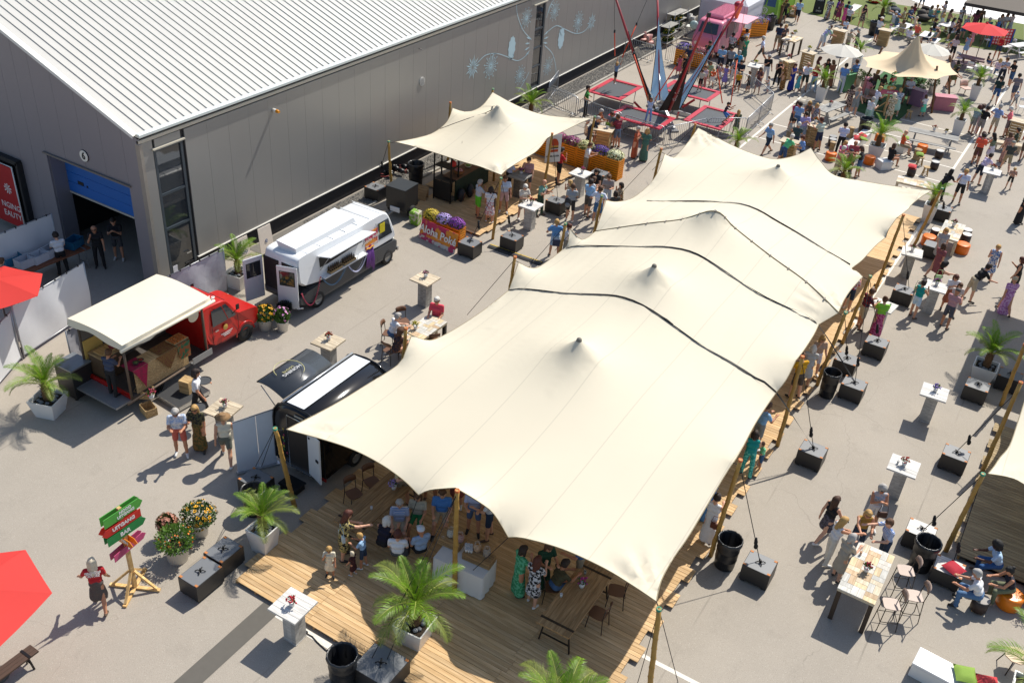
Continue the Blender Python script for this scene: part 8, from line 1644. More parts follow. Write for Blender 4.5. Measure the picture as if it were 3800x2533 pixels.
PEOPLE = '''
H A 455 1035|-40|hold|tt|1.8|w|k|s:d|man in white T-shirt and black apron at the kitchen table
H A 775 985|160|phone|tt|1.8|k|k|x|bald man in black in the roller door opening
H A 935 920|170|arms|ts|1.8|k|G|s:d|man in black T-shirt and grey shorts in the doorway
H A 5 1252|30|lean|tt|1.75|D|k|s:b|person at the left edge bent over a blue crate
F B 950 1045 .47|15|hold|tt|1.66|#3a4258|k|b:b|truck seller in slate T-shirt seen from behind
H B 1625 832|80|wave|tt|1.82|w|k|m:d|waiter in white T-shirt and black apron carrying round trays
F B 1515 1540|165|hold|ts|1.82|#a9bcd8/w|#b8584a|sS:g|man in blue patterned shirt and coral shorts
F B 1670 1500|178|stand2|mx|1.72|o/k|#4a4a22/#7a5a2a|lS:y|woman in olive patterned jumpsuit beside coral-shorts man
F n 845 1712|-15|walk|vs|1.8|c|#5f6258|h:#8a6a45|man in cream vest and straw hat walking off
F C 712 1045|-20|wave|sk|1.7|r|#5f5550+#3a3432|l:c|woman in red T-shirt and striped skirt passing the signpost
S D 1612 1085 .5|-165|sit|tt|1.8|#d9485a|t|s:w|man in coral polo seated at the reclaimed table
S D 1235 1225 .5|60|sitlean|ts|1.78|w|d|s:g|grey-haired man in white T-shirt leaning on the table
S D 1275 1350 .5|40|sitlean|dr|1.68|#2a2030/u|#2a2030/u|c:b|curly-haired woman in dark dress seated at reclaimed table
F F 850 535 .1|70|reach|dr|1.7|k/#b9a86a|k/#b9a86a|lS:r|woman in floral dress holding a paper cup on the deck
F F 730 680 .1|175|phone|dr|1.06|c|c|c:y|small blonde girl in cream dress on the deck
F F 922 672 .1|-60|phone|dr|.84|#3a1014|#3a1014|m:c|toddler in dark red dress on the deck
F F 1005 610 .1|-75|hold|ts|1.22|#8fb0cf|D|s:y|blond boy in pale blue T-shirt on the deck
S F 1160 425 .58|25|sitlean|vt|1.66|#15152a|k|m:w|white-haired woman in navy top seated at the plank table
S F 1305 245 .58|175|sit|ts|1.68|B+w|t|s:g|woman in blue striped T-shirt seated at the plank table
S F 1455 190 .58|185|sit|ts|1.68|#b5ad98|e|m:b|woman in beige top and green skirt seated under the tent
S F 1655 170 .58|180|sit|ts|1.78|#4f86c9|t|s:b|man in blue polo seated with hands in lap
F F 1560 60 .1|175|hold|ts|1.76|#6f8fc0|G|s:g|man in mid blue shirt standing behind the seated row
F F 1780 90 .1|190|stand2|dr|1.68|#8a4a40|#8a4a40|m:b|woman in terracotta dress behind the seated row
F E 1330 1290 .1|150|stand2|ts|1.72|#c9b58a|T|m:y|woman in straw-coloured top behind the plank table
F F 1915 325 .1|182|hold|ts|1.78|#a9b2d0|#5a6f8f|s:b|man in pale checked shirt and blue shorts behind the jars
F F 2040 370 .1|-90|hold|ts|1.78|w|D|s:d|man in white T-shirt and navy shorts under the tent arch
S F 1290 510 .58|0|sit|tt|1.7|w|G|s:r|auburn-haired man in white T-shirt seen from behind
S F 1480 480 .58|-30|sit|tt|1.76|#8fa3bd|k|p:#c9d0d8|man in pale blue shirt and white flat cap
F H 45 830 .1|60|phone|mx|1.7|#2f8a5a/#5fae85|#2f8a5a/#5fae85|m:d|woman in long green dress under the tent
F H 165 915 .1|30|stand2|dr|1.66|w/k|w/k|l:r|woman in leopard print dress under the tent
H H 310 415 .1|150|hold|mx|1.7|#12402a|#12402a|m:b|woman in dark green dress behind the olive-shirt man
S H 350 775 .58|60|sitlean|ts|1.78|#4a452c|d|s:d|man in olive T-shirt seated at the right plank table
F H 535 745 .1|-95|hold|ts|1.78|#3f5f8f|T|s:d|man in blue shirt across the right plank table
F H 1610 395 .1|30|hold|mv|1.7|w|w|b:d|woman in long white dress by the bamboo pole
F H 1600 215 .1|-20|stand2|mv|1.7|#3a6a9a|#3a6a9a|m:d|woman in blue dress half hidden by the tent edge
F Y 815 1490 .1|15|stand2|vt|1.7|q|q/#5fc0b0|m:d|woman in teal top and teal patterned trousers
F Y 895 1265 .1|60|hold|ts|1.8|b|g|s:b|man in light blue T-shirt at the tent side
F Y 925 1440|-100|hold|ts|1.12|m|d|s:b|small boy in mint T-shirt and denim shorts
F Y 1215 845 .1|-20|hold|ts|1.8|y|#4a4038|s:b|man in mustard T-shirt and brown shorts by the pole
F Y 1370 655 .1|172|phone|ts|1.7|#b59a85|#d8d8e6|lS:y|woman in beige blouse and white shorts at the tent side
F Y 1300 735 .1|20|stand2|dr|1.62|#b9b8b4|#b9b8b4|m:w|white-haired woman in grey dress behind mustard man
F N 515 1320|75|hold|ts|1.8|#8a2430/n|t|s:b|man in red checked shirt and beige shorts at the bar table
H N 805 985|8|hold|sl|1.7|l|#a81f62/#c46a95|b:b|woman in lime top and magenta skirt seen from behind
F N 385 1125 .1|40|stand2|ts|1.7|P/w|D|m:b|woman in pink floral top and denim shorts under tent edge
F N 1070 1200|60|phone|vs|1.68|q|#b9cfe0|s:d|youth in teal vest and pale denim shorts
F N 1320 610|190|walk|dr|1.7|n+w|n+w|lS:y|woman in navy and white striped dress
F N 1285 785|60|walk2|dr|1.68|#8a4f55|#8a4f55|m:u|woman in mauve dress walking past the tables
H N 1430 625|95|reach|vt|1.66|#6a1a22|k|c:k|curly black-haired woman in wine red top
F N 1410 1120|190|arms|sk|1.64|w|f|mS:r|woman in white top and rust skirt with arms folded
F N 1645 1030|85|lean|ts|1.85|k|t|s:d|man in black T-shirt and beige shorts bending forward
F N 1400 1310|45|hold|ts|1.76|#b98a8f|#4a4a55|p:#55504c|man in dusty pink T-shirt and cap
H N 1590 845|185|stand2|dr|1.55|#d0c0b8|#d0c0b8|l:b|long-haired girl in pale dress behind the cap man
F N 1845 808|-150|stand2|dv|1.7|B/w|B/w|s:y|woman in blue speckled dress striding with purse
H N 2230 575|-60|stand2|dv|1.7|k|k|m:r|red-haired woman in black dress at the right edge
F N 2015 1155|5|walk|mx|1.72|#b070b0/#d0a8d0|#b070b0/#d0a8d0|p:t|person in long purple patterned dress and beige cap
F N 2165 225|150|hold|sl|1.68|k|k|m:d|woman in black top and wide black skirt at right edge
F Q 560 380|60|walk|sv|1.7|k|#5f5a66/#3a3640|l:u|woman in black top, grey skirt and boots
H Q 755 195|80|reach|vt|1.72|w|#cfcac0|l:y|blonde woman in white jumpsuit toasting at the tall table
H Q 825 335|60|hold|dr|1.66|#a89f90|#a89f90|mS:g|grey-bobbed woman in beige dress at the tall table
H Q 955 140|182|reach|vt|1.68|#a8843a|D|mS:y|woman in mustard top reaching across the tall table
H Q 1130 212|-100|reach|tt|1.74|#5f7fb8+w|D|s:b|man in blue striped shirt toasting at the tall table
H O 1075 1240|185|arms|vs|1.68|#c9b5b0/#8fa3b0|w|cS:g|grey-curled woman in floral vest with brown bag
S Q 1855 860 .45|-60|sitlean|tt|1.78|w|#4f7096|s:g|man in white polo seated on dark stool at right
S Q 2015 600 .45|-80|sitlean|tt|1.76|#a9c4dc|#2f5a8f|cD:k|man with afro in pale blue shirt seated on deck edge
S Q 2120 800 .45|-85|sitlean|vt|1.66|#1a1c2a|#6a6f55|b:k|woman in navy top and olive trousers on orange pouf
F G 832 1135 .1|60|phone|ts|1.78|#b9c0c6|#5fc02a|s:g|man in grey T-shirt and neon green shorts
F G 928 1180 .1|10|phone|sk|1.68|w|p/w|m:d|dark-haired woman in white blouse and pink skirt
H G 965 872 .1|20|stand2|ts|1.66|u|#4a3a30|b:y|woman in brown top beside pink skirt woman
F G 1045 1095 .1|175|phone|ts|1.8|#c3cfe2|#c9a5a5|s:b|man in pale shirt and pink shorts by the tent pole
F G 1085 935 .1|60|hold|ts|1.8|#b9c0dc|k|s:d|man in white shirt and black shorts at the grey table
H G 1262 640 .1|190|phone|ts|1.78|#b58a8f|G|s:d|man in dusty pink shirt eating at the grey table
F G 1200 1155|150|hold|ts|1.76|#c9c2b5|T|s:w|white-haired man in cream shirt eating a burger
F G 1345 1120|120|hold|tt|1.78|#6f9a8a|#2f4a3a|x|bald man in sage T-shirt holding a baby
S G 1385 935 1.05|200|sit|ts|.72|w|w|s:y|baby in white held by the sage T-shirt man
F G 1500 850 .1|70|phone|ts|1.8|r|k|s:d|man in red polo and black shorts by the flag
F G 1720 800|100|hold|tt|1.8|w|T|s:b|man in white shirt carrying a burger
H G 1825 735|-160|stand2|dr|1.68|k|k|m:d|dark-haired woman in black behind the white table
H G 1805 800|60|hold|ts|1.68|w|d|lS:b|woman in white top and sunglasses by white table
F G 1738 1130|40|stand2|ts|1.8|#8fb8dc|#5a5550|s:d|man in light blue polo and grey shorts in the group
F G 1820 1190|15|hips|ts|1.82|#d0d8ea|#3f6f9f|s:b|man in white T-shirt and blue shorts, back to camera
H G 1930 782|190|hold|ts|1.8|#9a8f8a|#a9b8c6|s:b|man in taupe T-shirt and pale shorts in the group
H G 2030 848|-100|phone|dr|1.66|#6a5a48/#c9b898|#6a5a48/#c9b898|m:d|woman in leopard blouse at the group edge
H G 1985 918|-20|stand2|dr|1.6|#4a4a48|#4a4a48|m:d|woman in dark grey top, back to camera in the group
H G 1605 828|-100|phone|ts|1.66|t|T|m:y|blonde woman in beige behind the backpack man
F G 1595 1170|10|stand2|ts|1.8|#9aa0a5|#2a2a2c|s:b|man with black backpack, grey T-shirt and dark shorts
F G 1465 1460|0|hips|ts|1.7|#5f93c9|#9ab5d0|s:y|woman in blue top and pale denim shorts with navy bag
H G 1600 1192|100|stand2|tt|1.65|w|g|b:r|woman in white behind the tent pole
S G 1735 455 .5|80|sit|ts|1.76|c|g|s:g|man in cream T-shirt seated behind the flower crates
H G 1838 298|100|lean|tt|1.78|n|D|s:g|man in navy leaning on the pallet bar
H G 1865 238|120|hold|tt|1.8|#8a4a2a|T|s:g|man in rust shirt at the pallet bar
H G 1957 260|190|hold|ts|1.68|#8a8288|T|m:r|red-haired woman in grey top at the pallet bar
H G 1995 268|-160|stand2|ts|1.8|#55605f|T|p:#d0ccc4|man in grey shirt and white cap at the pallet bar
F G 1980 560|-30|hold|ts|1.8|R|#5f6f86|s:b|man in maroon shirt and blue shorts at the pallet bar
F G 2130 640|110|arms|mx|1.68|#a0543a|#a0543a|s:g|woman in long rust dress behind the flower crates
F U 1535 1340|15|hold|mx|1.7|#3f6a60|#3f6a60|m:y|woman in long green dress beside rust dress woman
F U 1050 975|100|hips|tt|1.8|k/#3fae3a|k|s:d|ride attendant in black with neon green collar
F I 505 875 1.25|60|up|ts|1.25|#7f9ab8|k|m:y|child in harness bouncing on the wall-side trampoline
F I 850 1275 .92|170|up|tt|1.35|#a9b8d6|#6f93c9|m:b|girl in blue trousers bouncing on the front trampoline
F I 1630 1275 .95|110|jump|ts|1.3|#3a2a3a|#3f6fb0|s:d|boy in blue shorts on the right trampoline
F I 1385 945 .92|0|stand|ts|1.25|#c9c6b0|k|s:b|child in black harness on the back trampoline
H P 615 685|185|phone|tt|1.8|#17402c|k|sS:d|man in dark green T-shirt behind the blue sail
H P 825 765|200|hold|ts|1.82|b|n|sS:d|man in light blue shirt watching with a drink
H P 980 780|190|hips|ts|1.82|#8a8c92|k|sS:d|man in grey polo watching the ride
H P 1105 845|30|stand2|ts|1.7|#2f93c2|D|s:g|man in bright blue T-shirt behind the watchers
H P 1050 970|195|stand2|tt|1.68|k/w|w|m:d|woman in speckled top and white trousers
H P 1140 1000|-150|hold|ts|1.76|#1f2838|g|s:d|man in navy T-shirt behind the yellow-vest boy
F P 1040 1530|190|hold|ts|1.25|y|k|s:y|boy in yellow vest at the barrier
F P 1215 1540|-60|stand2|ts|1.3|#6a5a44|k|s:b|boy in khaki top at the barrier corner
F P 1370 1560|200|hold|sv|1.66|k/#8a5a5a|k/#8a5a5a|lS:u|woman in dark floral dress and green shoes
F P 1495 1385|170|stand2|tt|1.82|k|w|s:g|man in black polo and white trousers
F P 1690 1440|180|arms|vt|1.7|k|k|mS:c|blonde woman all in black
F P 1790 1490|-60|stand2|mx|1.7|#a87a3f/#5a3a20|#a87a3f/#5a3a20|m:y|woman in long leopard dress beside the woman in black
F P 1550 1545|-80|hold|dv|1.02|w/#a9b8c0|w/#a9b8c0|m:b|little girl in white patterned dress
F P 1925 1510|150|arms|mv|1.7|#1c2f8a|#1c2f8a|l:r|woman in royal blue dress
F P 2030 1545|180|phone|dv|1.28|#4fa8b0|#4fa8b0|l:r|red-haired girl in turquoise dress
F P 2140 1520|-170|reach|ts|1.84|#d0d2e2|#2f3a34|xS|bald man in white polo and dark shorts
H P 790 1060|190|arms|vs|1.3|p|w|m:b|girl in pink top at the barrier
F P 825 1450|190|hold|dv|1.4|v|v|m:b|girl in lilac dress at the barrier
H P 625 1030|185|phone|ts|1.4|#8fa880|#5a7a4a|m:b|girl in sage top holding up her arms
F P 610 1460|170|reach|ts|1.2|O|w|s:y|boy in orange vest waiting for the ride
H P 540 1095|180|stand2|vt|1.66|#c9b0b8|#a86a66|m:b|woman in rose trousers behind the sail
H P 120 925|190|phone|dv|1.3|#c0586a|#c0586a|m:r|girl in coral dress behind the dark sail
H P 215 920|180|stand2|ts|1.3|k|k|s:y|boy in black T-shirt beside coral dress girl
H P 285 755|200|stand2|ts|1.78|#26304a|T|sS:b|man in navy T-shirt before the flower planters
F P 1430 1040|-70|walk|ts|1.8|#c3cde6|#4a4d4a|s:w|white-haired man in pale shirt walking with hands behind
F P 1690 850|25|reach|ts|1.86|#24304a|T|s:d|man in navy T-shirt leaning on the high table
H P 1880 415|175|hold|dr|1.7|#8a7a6a/#4a4048|#8a7a6a/#4a4048|m:y|woman in patterned dress at the high table
F P 2030 390|20|walk|ts|1.84|#9ab8d8|#1f2838|s:d|man in pale blue shirt walking by the turf
H P 1160 615|60|stand2|ts|1.68|#8a7a66|T|c:d|woman in taupe outfit queueing at the pink van
H P 1215 610|-20|phone|sk|1.7|#2f9a6a|#3a6a5a|s:y|woman in green top queueing at the pink van
H P 1005 545|40|stand2|ts|1.78|w/#8a8a90|#4a4a3a|sD:k|man in floral white shirt at the pink van hatch
H P 1225 490|-40|stand2|ts|1.76|#b9bcc8|G|s:d|person with backpack straps at the orange counter
H J 1440 355|70|lean|ts|1.82|#9fc4a4|#a9b8c6|s:b|man in pale green shirt bending over the pushchair
H J 1425 362|75|lean|tt|1.78|#b9b5dc|w|s:w|white-haired person in lilac shirt by the pushchair
H J 1660 272|180|hold|ts|1.35|#c9d6e6|d|s:d|boy in white and blue T-shirt at the bar
F J 1590 350|60|stand2|dv|1.5|#d0508a|#d0508a|m:d|girl in pink dress by the ramp
H J 1725 88|40|hold|ts|1.72|w/#a9a9b0|k|s:g|man in white patterned shirt by the ramp
F J 1835 385|170|stand2|sv|1.7|k|#b9a58f/k|l:d|woman in black vest and patterned skirt
F J 1370 270|30|walk|mx|1.7|k/w|k/w|m:d|woman in black and white patterned dress
F J 1480 285|120|stand2|sk|1.68|#6a2f9a|#5a5048|m:d|woman in purple top and brown skirt
F J 1545 1290|40|stand2|tt|1.84|#6f9ad8|#c9cfdc|s:d|man in blue shirt and white trousers below the parasol
F J 1710 1230|-30|stand2|ts|1.82|#5f86c0|T|s:b|man in blue polo and tan shorts below the parasol
F J 1165 1270|185|hold|tt|1.68|r|#8fb0c6|mS:y|woman in red T-shirt and pale jeans by the palm
H J 1290 790|100|stand2|mx|1.68|#6a4038|#6a4038|l:r|woman in brown under the white parasol
H J 1410 820|180|stand2|dv|1.66|k|k|mS:d|woman in black under the white parasol
H J 1475 838|-30|hold|mx|1.68|#8a5a48|#8a5a48|m:b|woman in rust dress under the white parasol
F L 1640 150|10|stand2|dr|1.68|k/#b99a8a|k/#b99a8a|m:d|woman in black floral dress, back to camera
F L 1725 195|150|phone|ts|1.78|#8f9090|#8a8f90|xS|man in grey T-shirt and grey shorts drinking
H K 262 1203|80|hold|tt|1.78|#d5d6e6|#b9cfc6|s:y|man in white shirt under the beige tent
H K 455 1300|10|stand2|dr|1.66|c/#8a7a5a|c/#8a7a5a|c:c|pale-haired woman in floral dress under the beige tent
H K 540 1222|0|hold|sk|1.7|#5a7a9a/w|#a9c9b9|s:y|woman in blue floral blouse under the beige tent
F M 815 200|-20|hold|sk|1.3|w|#5fc9a5|m:b|girl in white top and mint skirt
H K 130 1090|60|hold|ts|1.5|p|g|m:d|girl in pink top beside the tent counter
F K 170 590|60|hold|ts|1.8|#d6d8dc|D|h:#d8d0c0|man in white shirt and white hat at the metal table
S K 715 400 .45|120|sit|mx|1.68|#c9b59a|#c9b59a|l:c|long-haired blonde woman seated on the turf
S K 745 490 .45|60|sit|ts|1.78|#e0604a|T|p:#8a8a8c|man in orange shirt and cap seated at the wooden table
S K 630 545 .45|60|sit|tt|1.74|#d5d0e0|g|s:d|man in white shirt seated behind the beige tent
S K 910 560 .45|-60|sit|ts|1.7|#2a3a48|D|s:d|youth in dark teal seated behind the beige tent
S K 1000 560 .45|-100|sit|vs|1.6|#8fa8a0|d|m:b|girl in sage top seated on a white chair
S K 985 430 .45|100|sit|ts|1.78|k|d|s:d|man in black T-shirt seated at white picnic table
S K 1090 360 .45|100|sit|ts|1.7|w|T|m:y|blonde woman in white seated at white picnic table
S K 1300 420 .45|-90|sit|vt|1.7|k|k/w|l:k|woman in black vest and zebra trousers seated
F K 1215 845|40|stand2|ts|1.72|#c98a8a+w|k|m:d|woman in pink striped top and black shorts
F K 1410 760|200|stand2|dv|1.4|#7fa8d0|#7fa8d0|m:b|girl in blue dress beside the bicycles
F K 1840 830|-170|hold|vs|1.74|r|D|s:y|woman in red vest and denim shorts
S K 1730 860 .4|120|sit|ts|1.2|k|d|s:d|boy in black T-shirt crouching by the table
H K 2025 800|185|stand2|tt|1.84|#d6d6e0/#8a8a9a|n|s:b|man in white floral shirt facing the camera
S K 1865 990 .45|30|sit|tt|1.66|#c9b0bc|d|m:y|woman in pale pink top seated on white chair
H K 2125 838|-100|hold|ts|1.82|k|#3f5a80|s:d|man in black T-shirt by the white table
F K 1810 1440|20|walk|ts|1.82|#16302c|#2f4f80|s:d|man in dark green T-shirt walking away
F K 2060 1400|10|walk2|ts|1.8|#7a7074|#4a5060|s:d|man in mauve-grey shirt walking with child
F K 2085 1500|0|walk|ts|1.1|#2f3a4a/w|g|p:#2f5f9a|toddler in blue cap walking beside mauve-grey man
H K 1170 15|-90|arms|dr|1.7|#b99a98/w|#b99a98/w|m:d|woman in floral dress with folded arms on the terrace
H K 1420 90|180|stand2|dr|1.7|w|w|m:d|woman in white by the grey tent
H K 1610 140|20|stand2|mx|1.7|#8a4a5a|#8a4a5a|l:d|woman in plum dress behind the red parasol
H K 1485 222|150|hold|ts|1.74|w/k|d|s:g|man in white patterned shirt on the turf
H K 1780 248|0|stand2|ts|1.76|#2f6a6a|D|s:g|man in teal shirt behind the red parasol
H K 1905 250|-30|stand2|vt|1.7|B|B|s:g|woman in bright blue behind the red parasol
H K 1955 200|180|phone|ts|1.7|#a9a5a8|G|m:d|woman in grey right of the red parasol
H K 2030 190|170|hold|ts|1.72|#b9bcc8|#b9bcc8|m:d|woman in pale grey dress at the turf edge
S K 430 330 .45|60|sit|tt|1.78|w|w|p:#d0d0d0|man in white with white cap on bean bag
S K 465 360 .45|90|sit|ts|1.74|#4f6a7a|d|p:#3f6aa0|man in teal shirt and blue cap seated
F M 1590 480|60|hold|ts|1.82|k|#8a8480|s:d|man in black T-shirt and grey shorts at the right
F M 1540 420|60|hold|tt|1.66|#a9bcc6|#d0b8c0|c:u|curly-haired woman in pale trousers behind black T-shirt man
F M 1775 460|60|hips|ts|1.86|#8fa5d0|#b9ad96|s:g|man in blue shirt and beige shorts at the right
F M 1955 485|-60|hold|ts|1.8|#e0707c|#7a6a6a|s:w|man in pink polo and grey shorts at the right
F M 1540 880|30|stand2|ts|1.8|#e0583a|u|s:d|man in orange-red shirt seen from behind
F M 1715 850|-30|hold|sv|1.7|#6f7a62|#d5d0dc|l:k|woman in olive vest and white skirt
F M 1565 1140|70|lean|ts|1.78|#cbb8cf|n|s:d|man in lilac polo and navy shorts at the white table
F M 1290 1400|200|phone|ts|1.82|#c6cde4|k|s:y|man in white polo and black shorts drinking
H M 1250 930|60|lean|tt|1.7|k|k|l:k|dark-haired waitress in black bending with a menu
F M 2010 1200|-160|hold|ts|1.2|#8a8680/#c98a6a|#2f2c2a|s:y|boy in grey and orange T-shirt at right
F M 1955 960|10|walk|ts|1.8|#3f423c|#9a8a6a|p:#8a8a80|man in dark green T-shirt and camouflage shorts
S M 2100 570 .45|-60|sit|ts|1.74|#33402f|T|s:d|man in dark green seated on the low wooden table
F M 2195 800|20|walk2|ts|1.8|#b8502a|#5a4a38|s:d|man in rust shirt cut by the right edge
S M 385 790 .45|60|sit|dr|1.7|k|k|m:u|woman in black dress seated on white cube
S M 545 610 .45|100|sit|ts|1.76|O|T|x|bald man in orange shirt seated on white bench
F L 525 725|-120|walk|ts|1.84|#7fa8d6|D|s:g|man in light blue T-shirt striding across the bays
H L 930 222|120|hold|ts|1.78|#a8a49a|T|sS:d|man in grey T-shirt at the tall pallet bar
H L 1000 278|20|hold|ts|1.76|#33484a|D|s:w|white-haired man in dark teal T-shirt at the bar
H L 1105 138|175|arms|ts|1.84|#a89fd0|#8a9ab0|sS:d|man in lilac shirt with folded arms
F L 1220 675|-30|hold|ts|1.84|#b9c6b8|#24304f|s:r|man in sage T-shirt and navy shorts at the bar
H L 905 448|60|lean|ts|1.8|#5fc58a|#34507a|s:w|white-haired man in mint green shirt
H L 1050 463|-90|hold|ts|1.76|#6f93d0|D|s:r|man in blue shirt beside mint green shirt man
H L 985 -15|150|hold|ts|1.74|#b8305a|G|m:u|woman in magenta top behind the tall bar
H L 1022 0|30|stand2|ts|1.78|#7fa0cc|d|s:d|man in pale blue shirt seen from behind
H L 1150 -15|185|stand2|vs|1.7|#5a5248|#5a5248|m:y|blonde woman in brown vest by the picnic table
H L 1250 18|180|phone|dv|1.66|#a8a4ac/#5a5866|#a8a4ac/#5a5866|m:y|woman in grey patterned dress by the picnic table
F L 1525 735|20|hold|tt|1.8|#c6cce6|k|s:d|waiter in white shirt and black apron at the lounge
H L 1645 538|150|hold|ts|1.7|#c0408a|G|mS:y|woman in magenta top in the lounge group
H L 1785 538|195|hold|ts|1.76|#a8525c|G|xS|bald man in plum checked shirt in the lounge group
H L 1622 608|80|hold|tt|1.76|#cf7078|t|s:w|white-haired man in salmon shirt in the lounge group
H L 1725 652|0|hold|tt|1.76|#c46068|G|p:n|man in rose shirt and navy cap, back to camera
F L 1775 1050|-60|hold|ts|1.7|k|d|mS:u|woman in black T-shirt and denim shorts eating
S K 350 200 .45|100|sit|tt|1.76|#c9c6c0|g|s:d|man in pale T-shirt on the navy bean bags
S K 560 260 .45|-60|sit|dr|1.66|#b9a58a|#b9a58a|m:y|woman in sand dress at the left white picnic table
S K 650 250 .45|150|sit|ts|1.7|#4a5a7a|d|s:b|man in denim blue shirt at the left white picnic table
S K 700 210 .45|-100|sit|ts|1.7|R|k|m:d|woman in wine top behind the long-haired blonde
F K 800 130|170|stand2|ts|1.8|k|d|s:d|man in black vest standing on the turf
S K 930 240 .45|80|sit|ts|1.7|#7a9a9a|d|m:b|woman in grey-green top on the turf
S K 1010 220 .45|-80|sit|vs|1.6|#c9a08a|d|s:y|girl in peach top on the turf
F K 1000 330|150|hold|ts|1.2|q|w|s:y|small child in aqua top on the turf
S K 540 440 .45|20|sit|sl|1.66|#a89a7a|#a89a7a|m:b|woman in khaki skirt behind the metal table
H K 1290 250|100|stand2|ts|1.7|#b9b0b8|k|l:d|woman with long dark hair behind the white table
H K 1370 265|-60|stand2|ts|1.72|u|k|m:d|woman in brown by the bench
H K 1330 470|-40|sit|ts|1.5|w|d|s:d|child in white behind the striped-top woman
F K 1490 640|60|stand2|dr|1.3|p|p|m:b|girl in pink by the bicycles
H K 1690 100|180|stand2|tt|1.78|#6a5a4a|G|s:d|man in brown under the grey tent
H K 1250 130|90|stand2|ts|1.74|#8a6a5a|G|m:d|woman in tan under the grey tent edge
H K 2100 180|-20|stand2|dr|1.7|#c6b8b8|#a9b0b8|m:b|woman in pale pink at the terrace edge
F K 1240 1180|-10|stand2|dr|1.6|#5a5a3a|#5a5a3a|m:d|woman in olive dress beside the beige tent leg
H K 1340 930|120|lean|ts|1.6|k|k|m:d|person in black bending behind the white chair
H K 700 1070|190|hold|ts|1.76|#c3c9dc|G|s:g|man in pale shirt under the beige tent, rear
H K 330 1040|150|hold|dr|1.66|#4a5a3a/k|#4a5a3a/k|m:d|woman in green patterned blouse under the beige tent
H K 230 970|60|hold|ts|1.7|#5a4a3a|G|m:y|blonde person in brown behind the tent counter
H J 1730 410|60|hold|ts|1.72|t|T|s:g|man in beige shirt below the boy at the bar
H J 1825 400|-60|stand2|ts|1.72|#55584f|G|s:g|man in grey-green beside the beige shirt man
H J 1600 0|150|stand2|dr|1.66|#8a3a5a|#8a3a5a|m:d|woman in berry dress at the top of the turf
H J 1690 20|30|stand2|ts|1.7|q|D|s:d|person in teal at the top of the turf
H J 830 -10|20|stand2|ts|1.74|#3a3a34|k|s:d|person in black by the flower display
H M 1640 40|60|hold|ts|1.72|#8fa3b0|g|m:r|auburn-haired woman behind the black T-shirt man
H M 1690 418|-120|stand2|dr|1.6|#8a5a6a|#8a5a6a|c:r|curly-haired child behind the orange-red shirt man
F M 1930 830|-20|stand2|mx|1.66|#b58a80/#8a6a60|#b58a80/#8a6a60|m:b|woman in blush maxi dress beside camouflage shorts man
H L 2030 -70|60|hold|tt|1.76|w|#8fb0a0|s:g|man in white shirt left of the low palm
F L 95 450|0|stand2|dr|1.4|#55604a|#55604a|l:y|long-haired girl in khaki dress at the barrier
'''
for ln in PEOPLE.strip().split('\n'): person(ln)
lady = [o for o in D.objects if o.get('label', '').startswith('woman in red T-shirt and striped')][0]
for i, s_ in enumerate(('GROWING', 'FOR THE', 'FUTURE')): text('shirt_lettering', s_, .075, white_lac, lady, frame((0, -.128 + .01 * i, 1.36 - i * .07), (1, 0, 0), (0, .05, 1)), ext=.004, bold=.003)
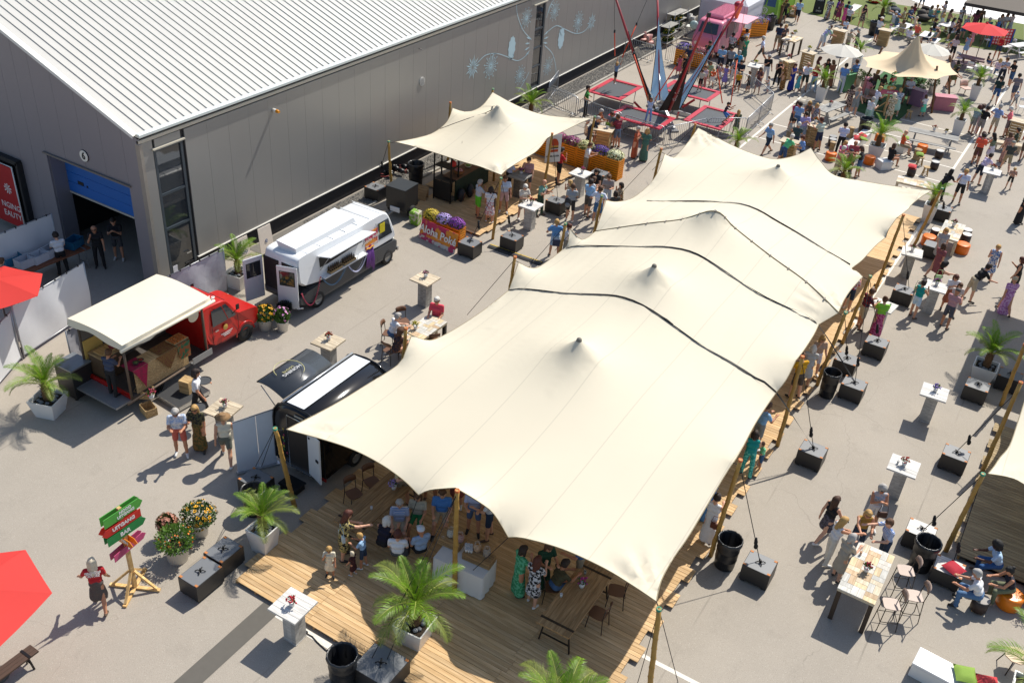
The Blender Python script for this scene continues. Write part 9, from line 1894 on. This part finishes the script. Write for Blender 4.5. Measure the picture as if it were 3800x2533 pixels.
# things people carry
def tray(label, p, r=.2): o = thing('serving_tray', label, 'tray', p); MB().lathe([(.01, 0), (r, 0), (r + .015, .025), (r + .005, .025), (r - .005, .01), (.01, .01)], 20).build('disc', blackplastic, o); MB().lathe([(.01, .011), (r - .01, .011)], 20).build('mat', clr('#3a3d40', .8), o)
tray('round black tray balanced on the waiter\'s hand', g('B', 1697, 925, 1.22)); tray('round black tray hanging at the waiter\'s side', g('B', 1650, 1145, .75), .21)
o = thing('backpack', 'black and grey backpack on the man in grey T-shirt', 'backpack', g('G', 1585, 1010, 1.2)); MB().ball((0, 0, 0), (.15, .1, .24), 10, 0, 8).build('body', clr('#2c2e33'), o); MB().ball((0, -.08, -.08), (.11, .05, .11), 8).build('pocket', clr('#7a7d82'), o); o.rotation_euler.z = face(10)
def bag(label, p, rz, c, w=.26, h=.2): o = thing('shoulder_bag', label, 'bag', p, rz); MB().box(0, 0, 0, w, .07, h, ch=.02).build('pouch', clr(c, .6), o); MB().tube([(-w / 2, 0, h / 2), (-w / 3, 0, h / 2 + .22), (w / 3, 0, h / 2 + .22), (w / 2, 0, h / 2)], .009, 5).build('strap', clr(c, .7), o)
bag('white handbag on the floral dress woman', g('F', 825, 350, .95) , face(60), '#b9c9cc', .34, .22); bag('brown shoulder bag on the long white dress woman', g('H', 1690, 265, .95), face(30), '#5a2a1c'); bag('navy shoulder bag on the blue top woman', g('G', 1490, 1345, .95), face(0), '#22304f', .3, .3); bag('brown bag on the grey-curled woman', g('O', 1060, 1475, .9), face(180), '#4a2a1c'); bag('green paper gift bag on the white bar table', g('N', 1350, 785, 1.22), .4, '#9fc08a', .22, .24); bag('green paper bag beside the ballast crate', g('N', 1130, 900, .68), .2, '#a8c49a', .2, .24)
def glass_(label, p, c): o = thing('drink_glass', label, 'glass', p); MB().lathe([(.01, 0), (.03, 0), (.037, .12), (.034, .12), (.028, .01)], 10).build('tumbler', glass('tumbler', (.6, .6, .6), .05, .3), o); MB().lathe([(.01, .01), (.027, .01), (.032, .09), (.01, .09)], 10).build('drink', clr(c, .2), o)
for a in [('beer glass on the white table by the hamburger deck', g('G', 1250, 1000, 1.1), '#b8781a'), ('second beer glass on the white table by the deck', g('G', 1212, 1015, 1.1), '#c9b48a'), ('orange drink on the tall reclaimed table', g('Q', 880, 500, 1.1), '#d9881a'), ('glass on the lower white bar table', g('Z', 925, 1175, 1.1), '#c9c9c4'), ('green bottle on the table by the lime top woman', g('N', 715, 1045, 1.1), '#2f7a3a'), ('green bottle at the far side of that table', g('N', 848, 1080, 1.1), '#3f9a3a'), ('green beer bottle on the right plank table', g('H', 605, 660, .86), '#1f4a2a')]: glass_(*a)
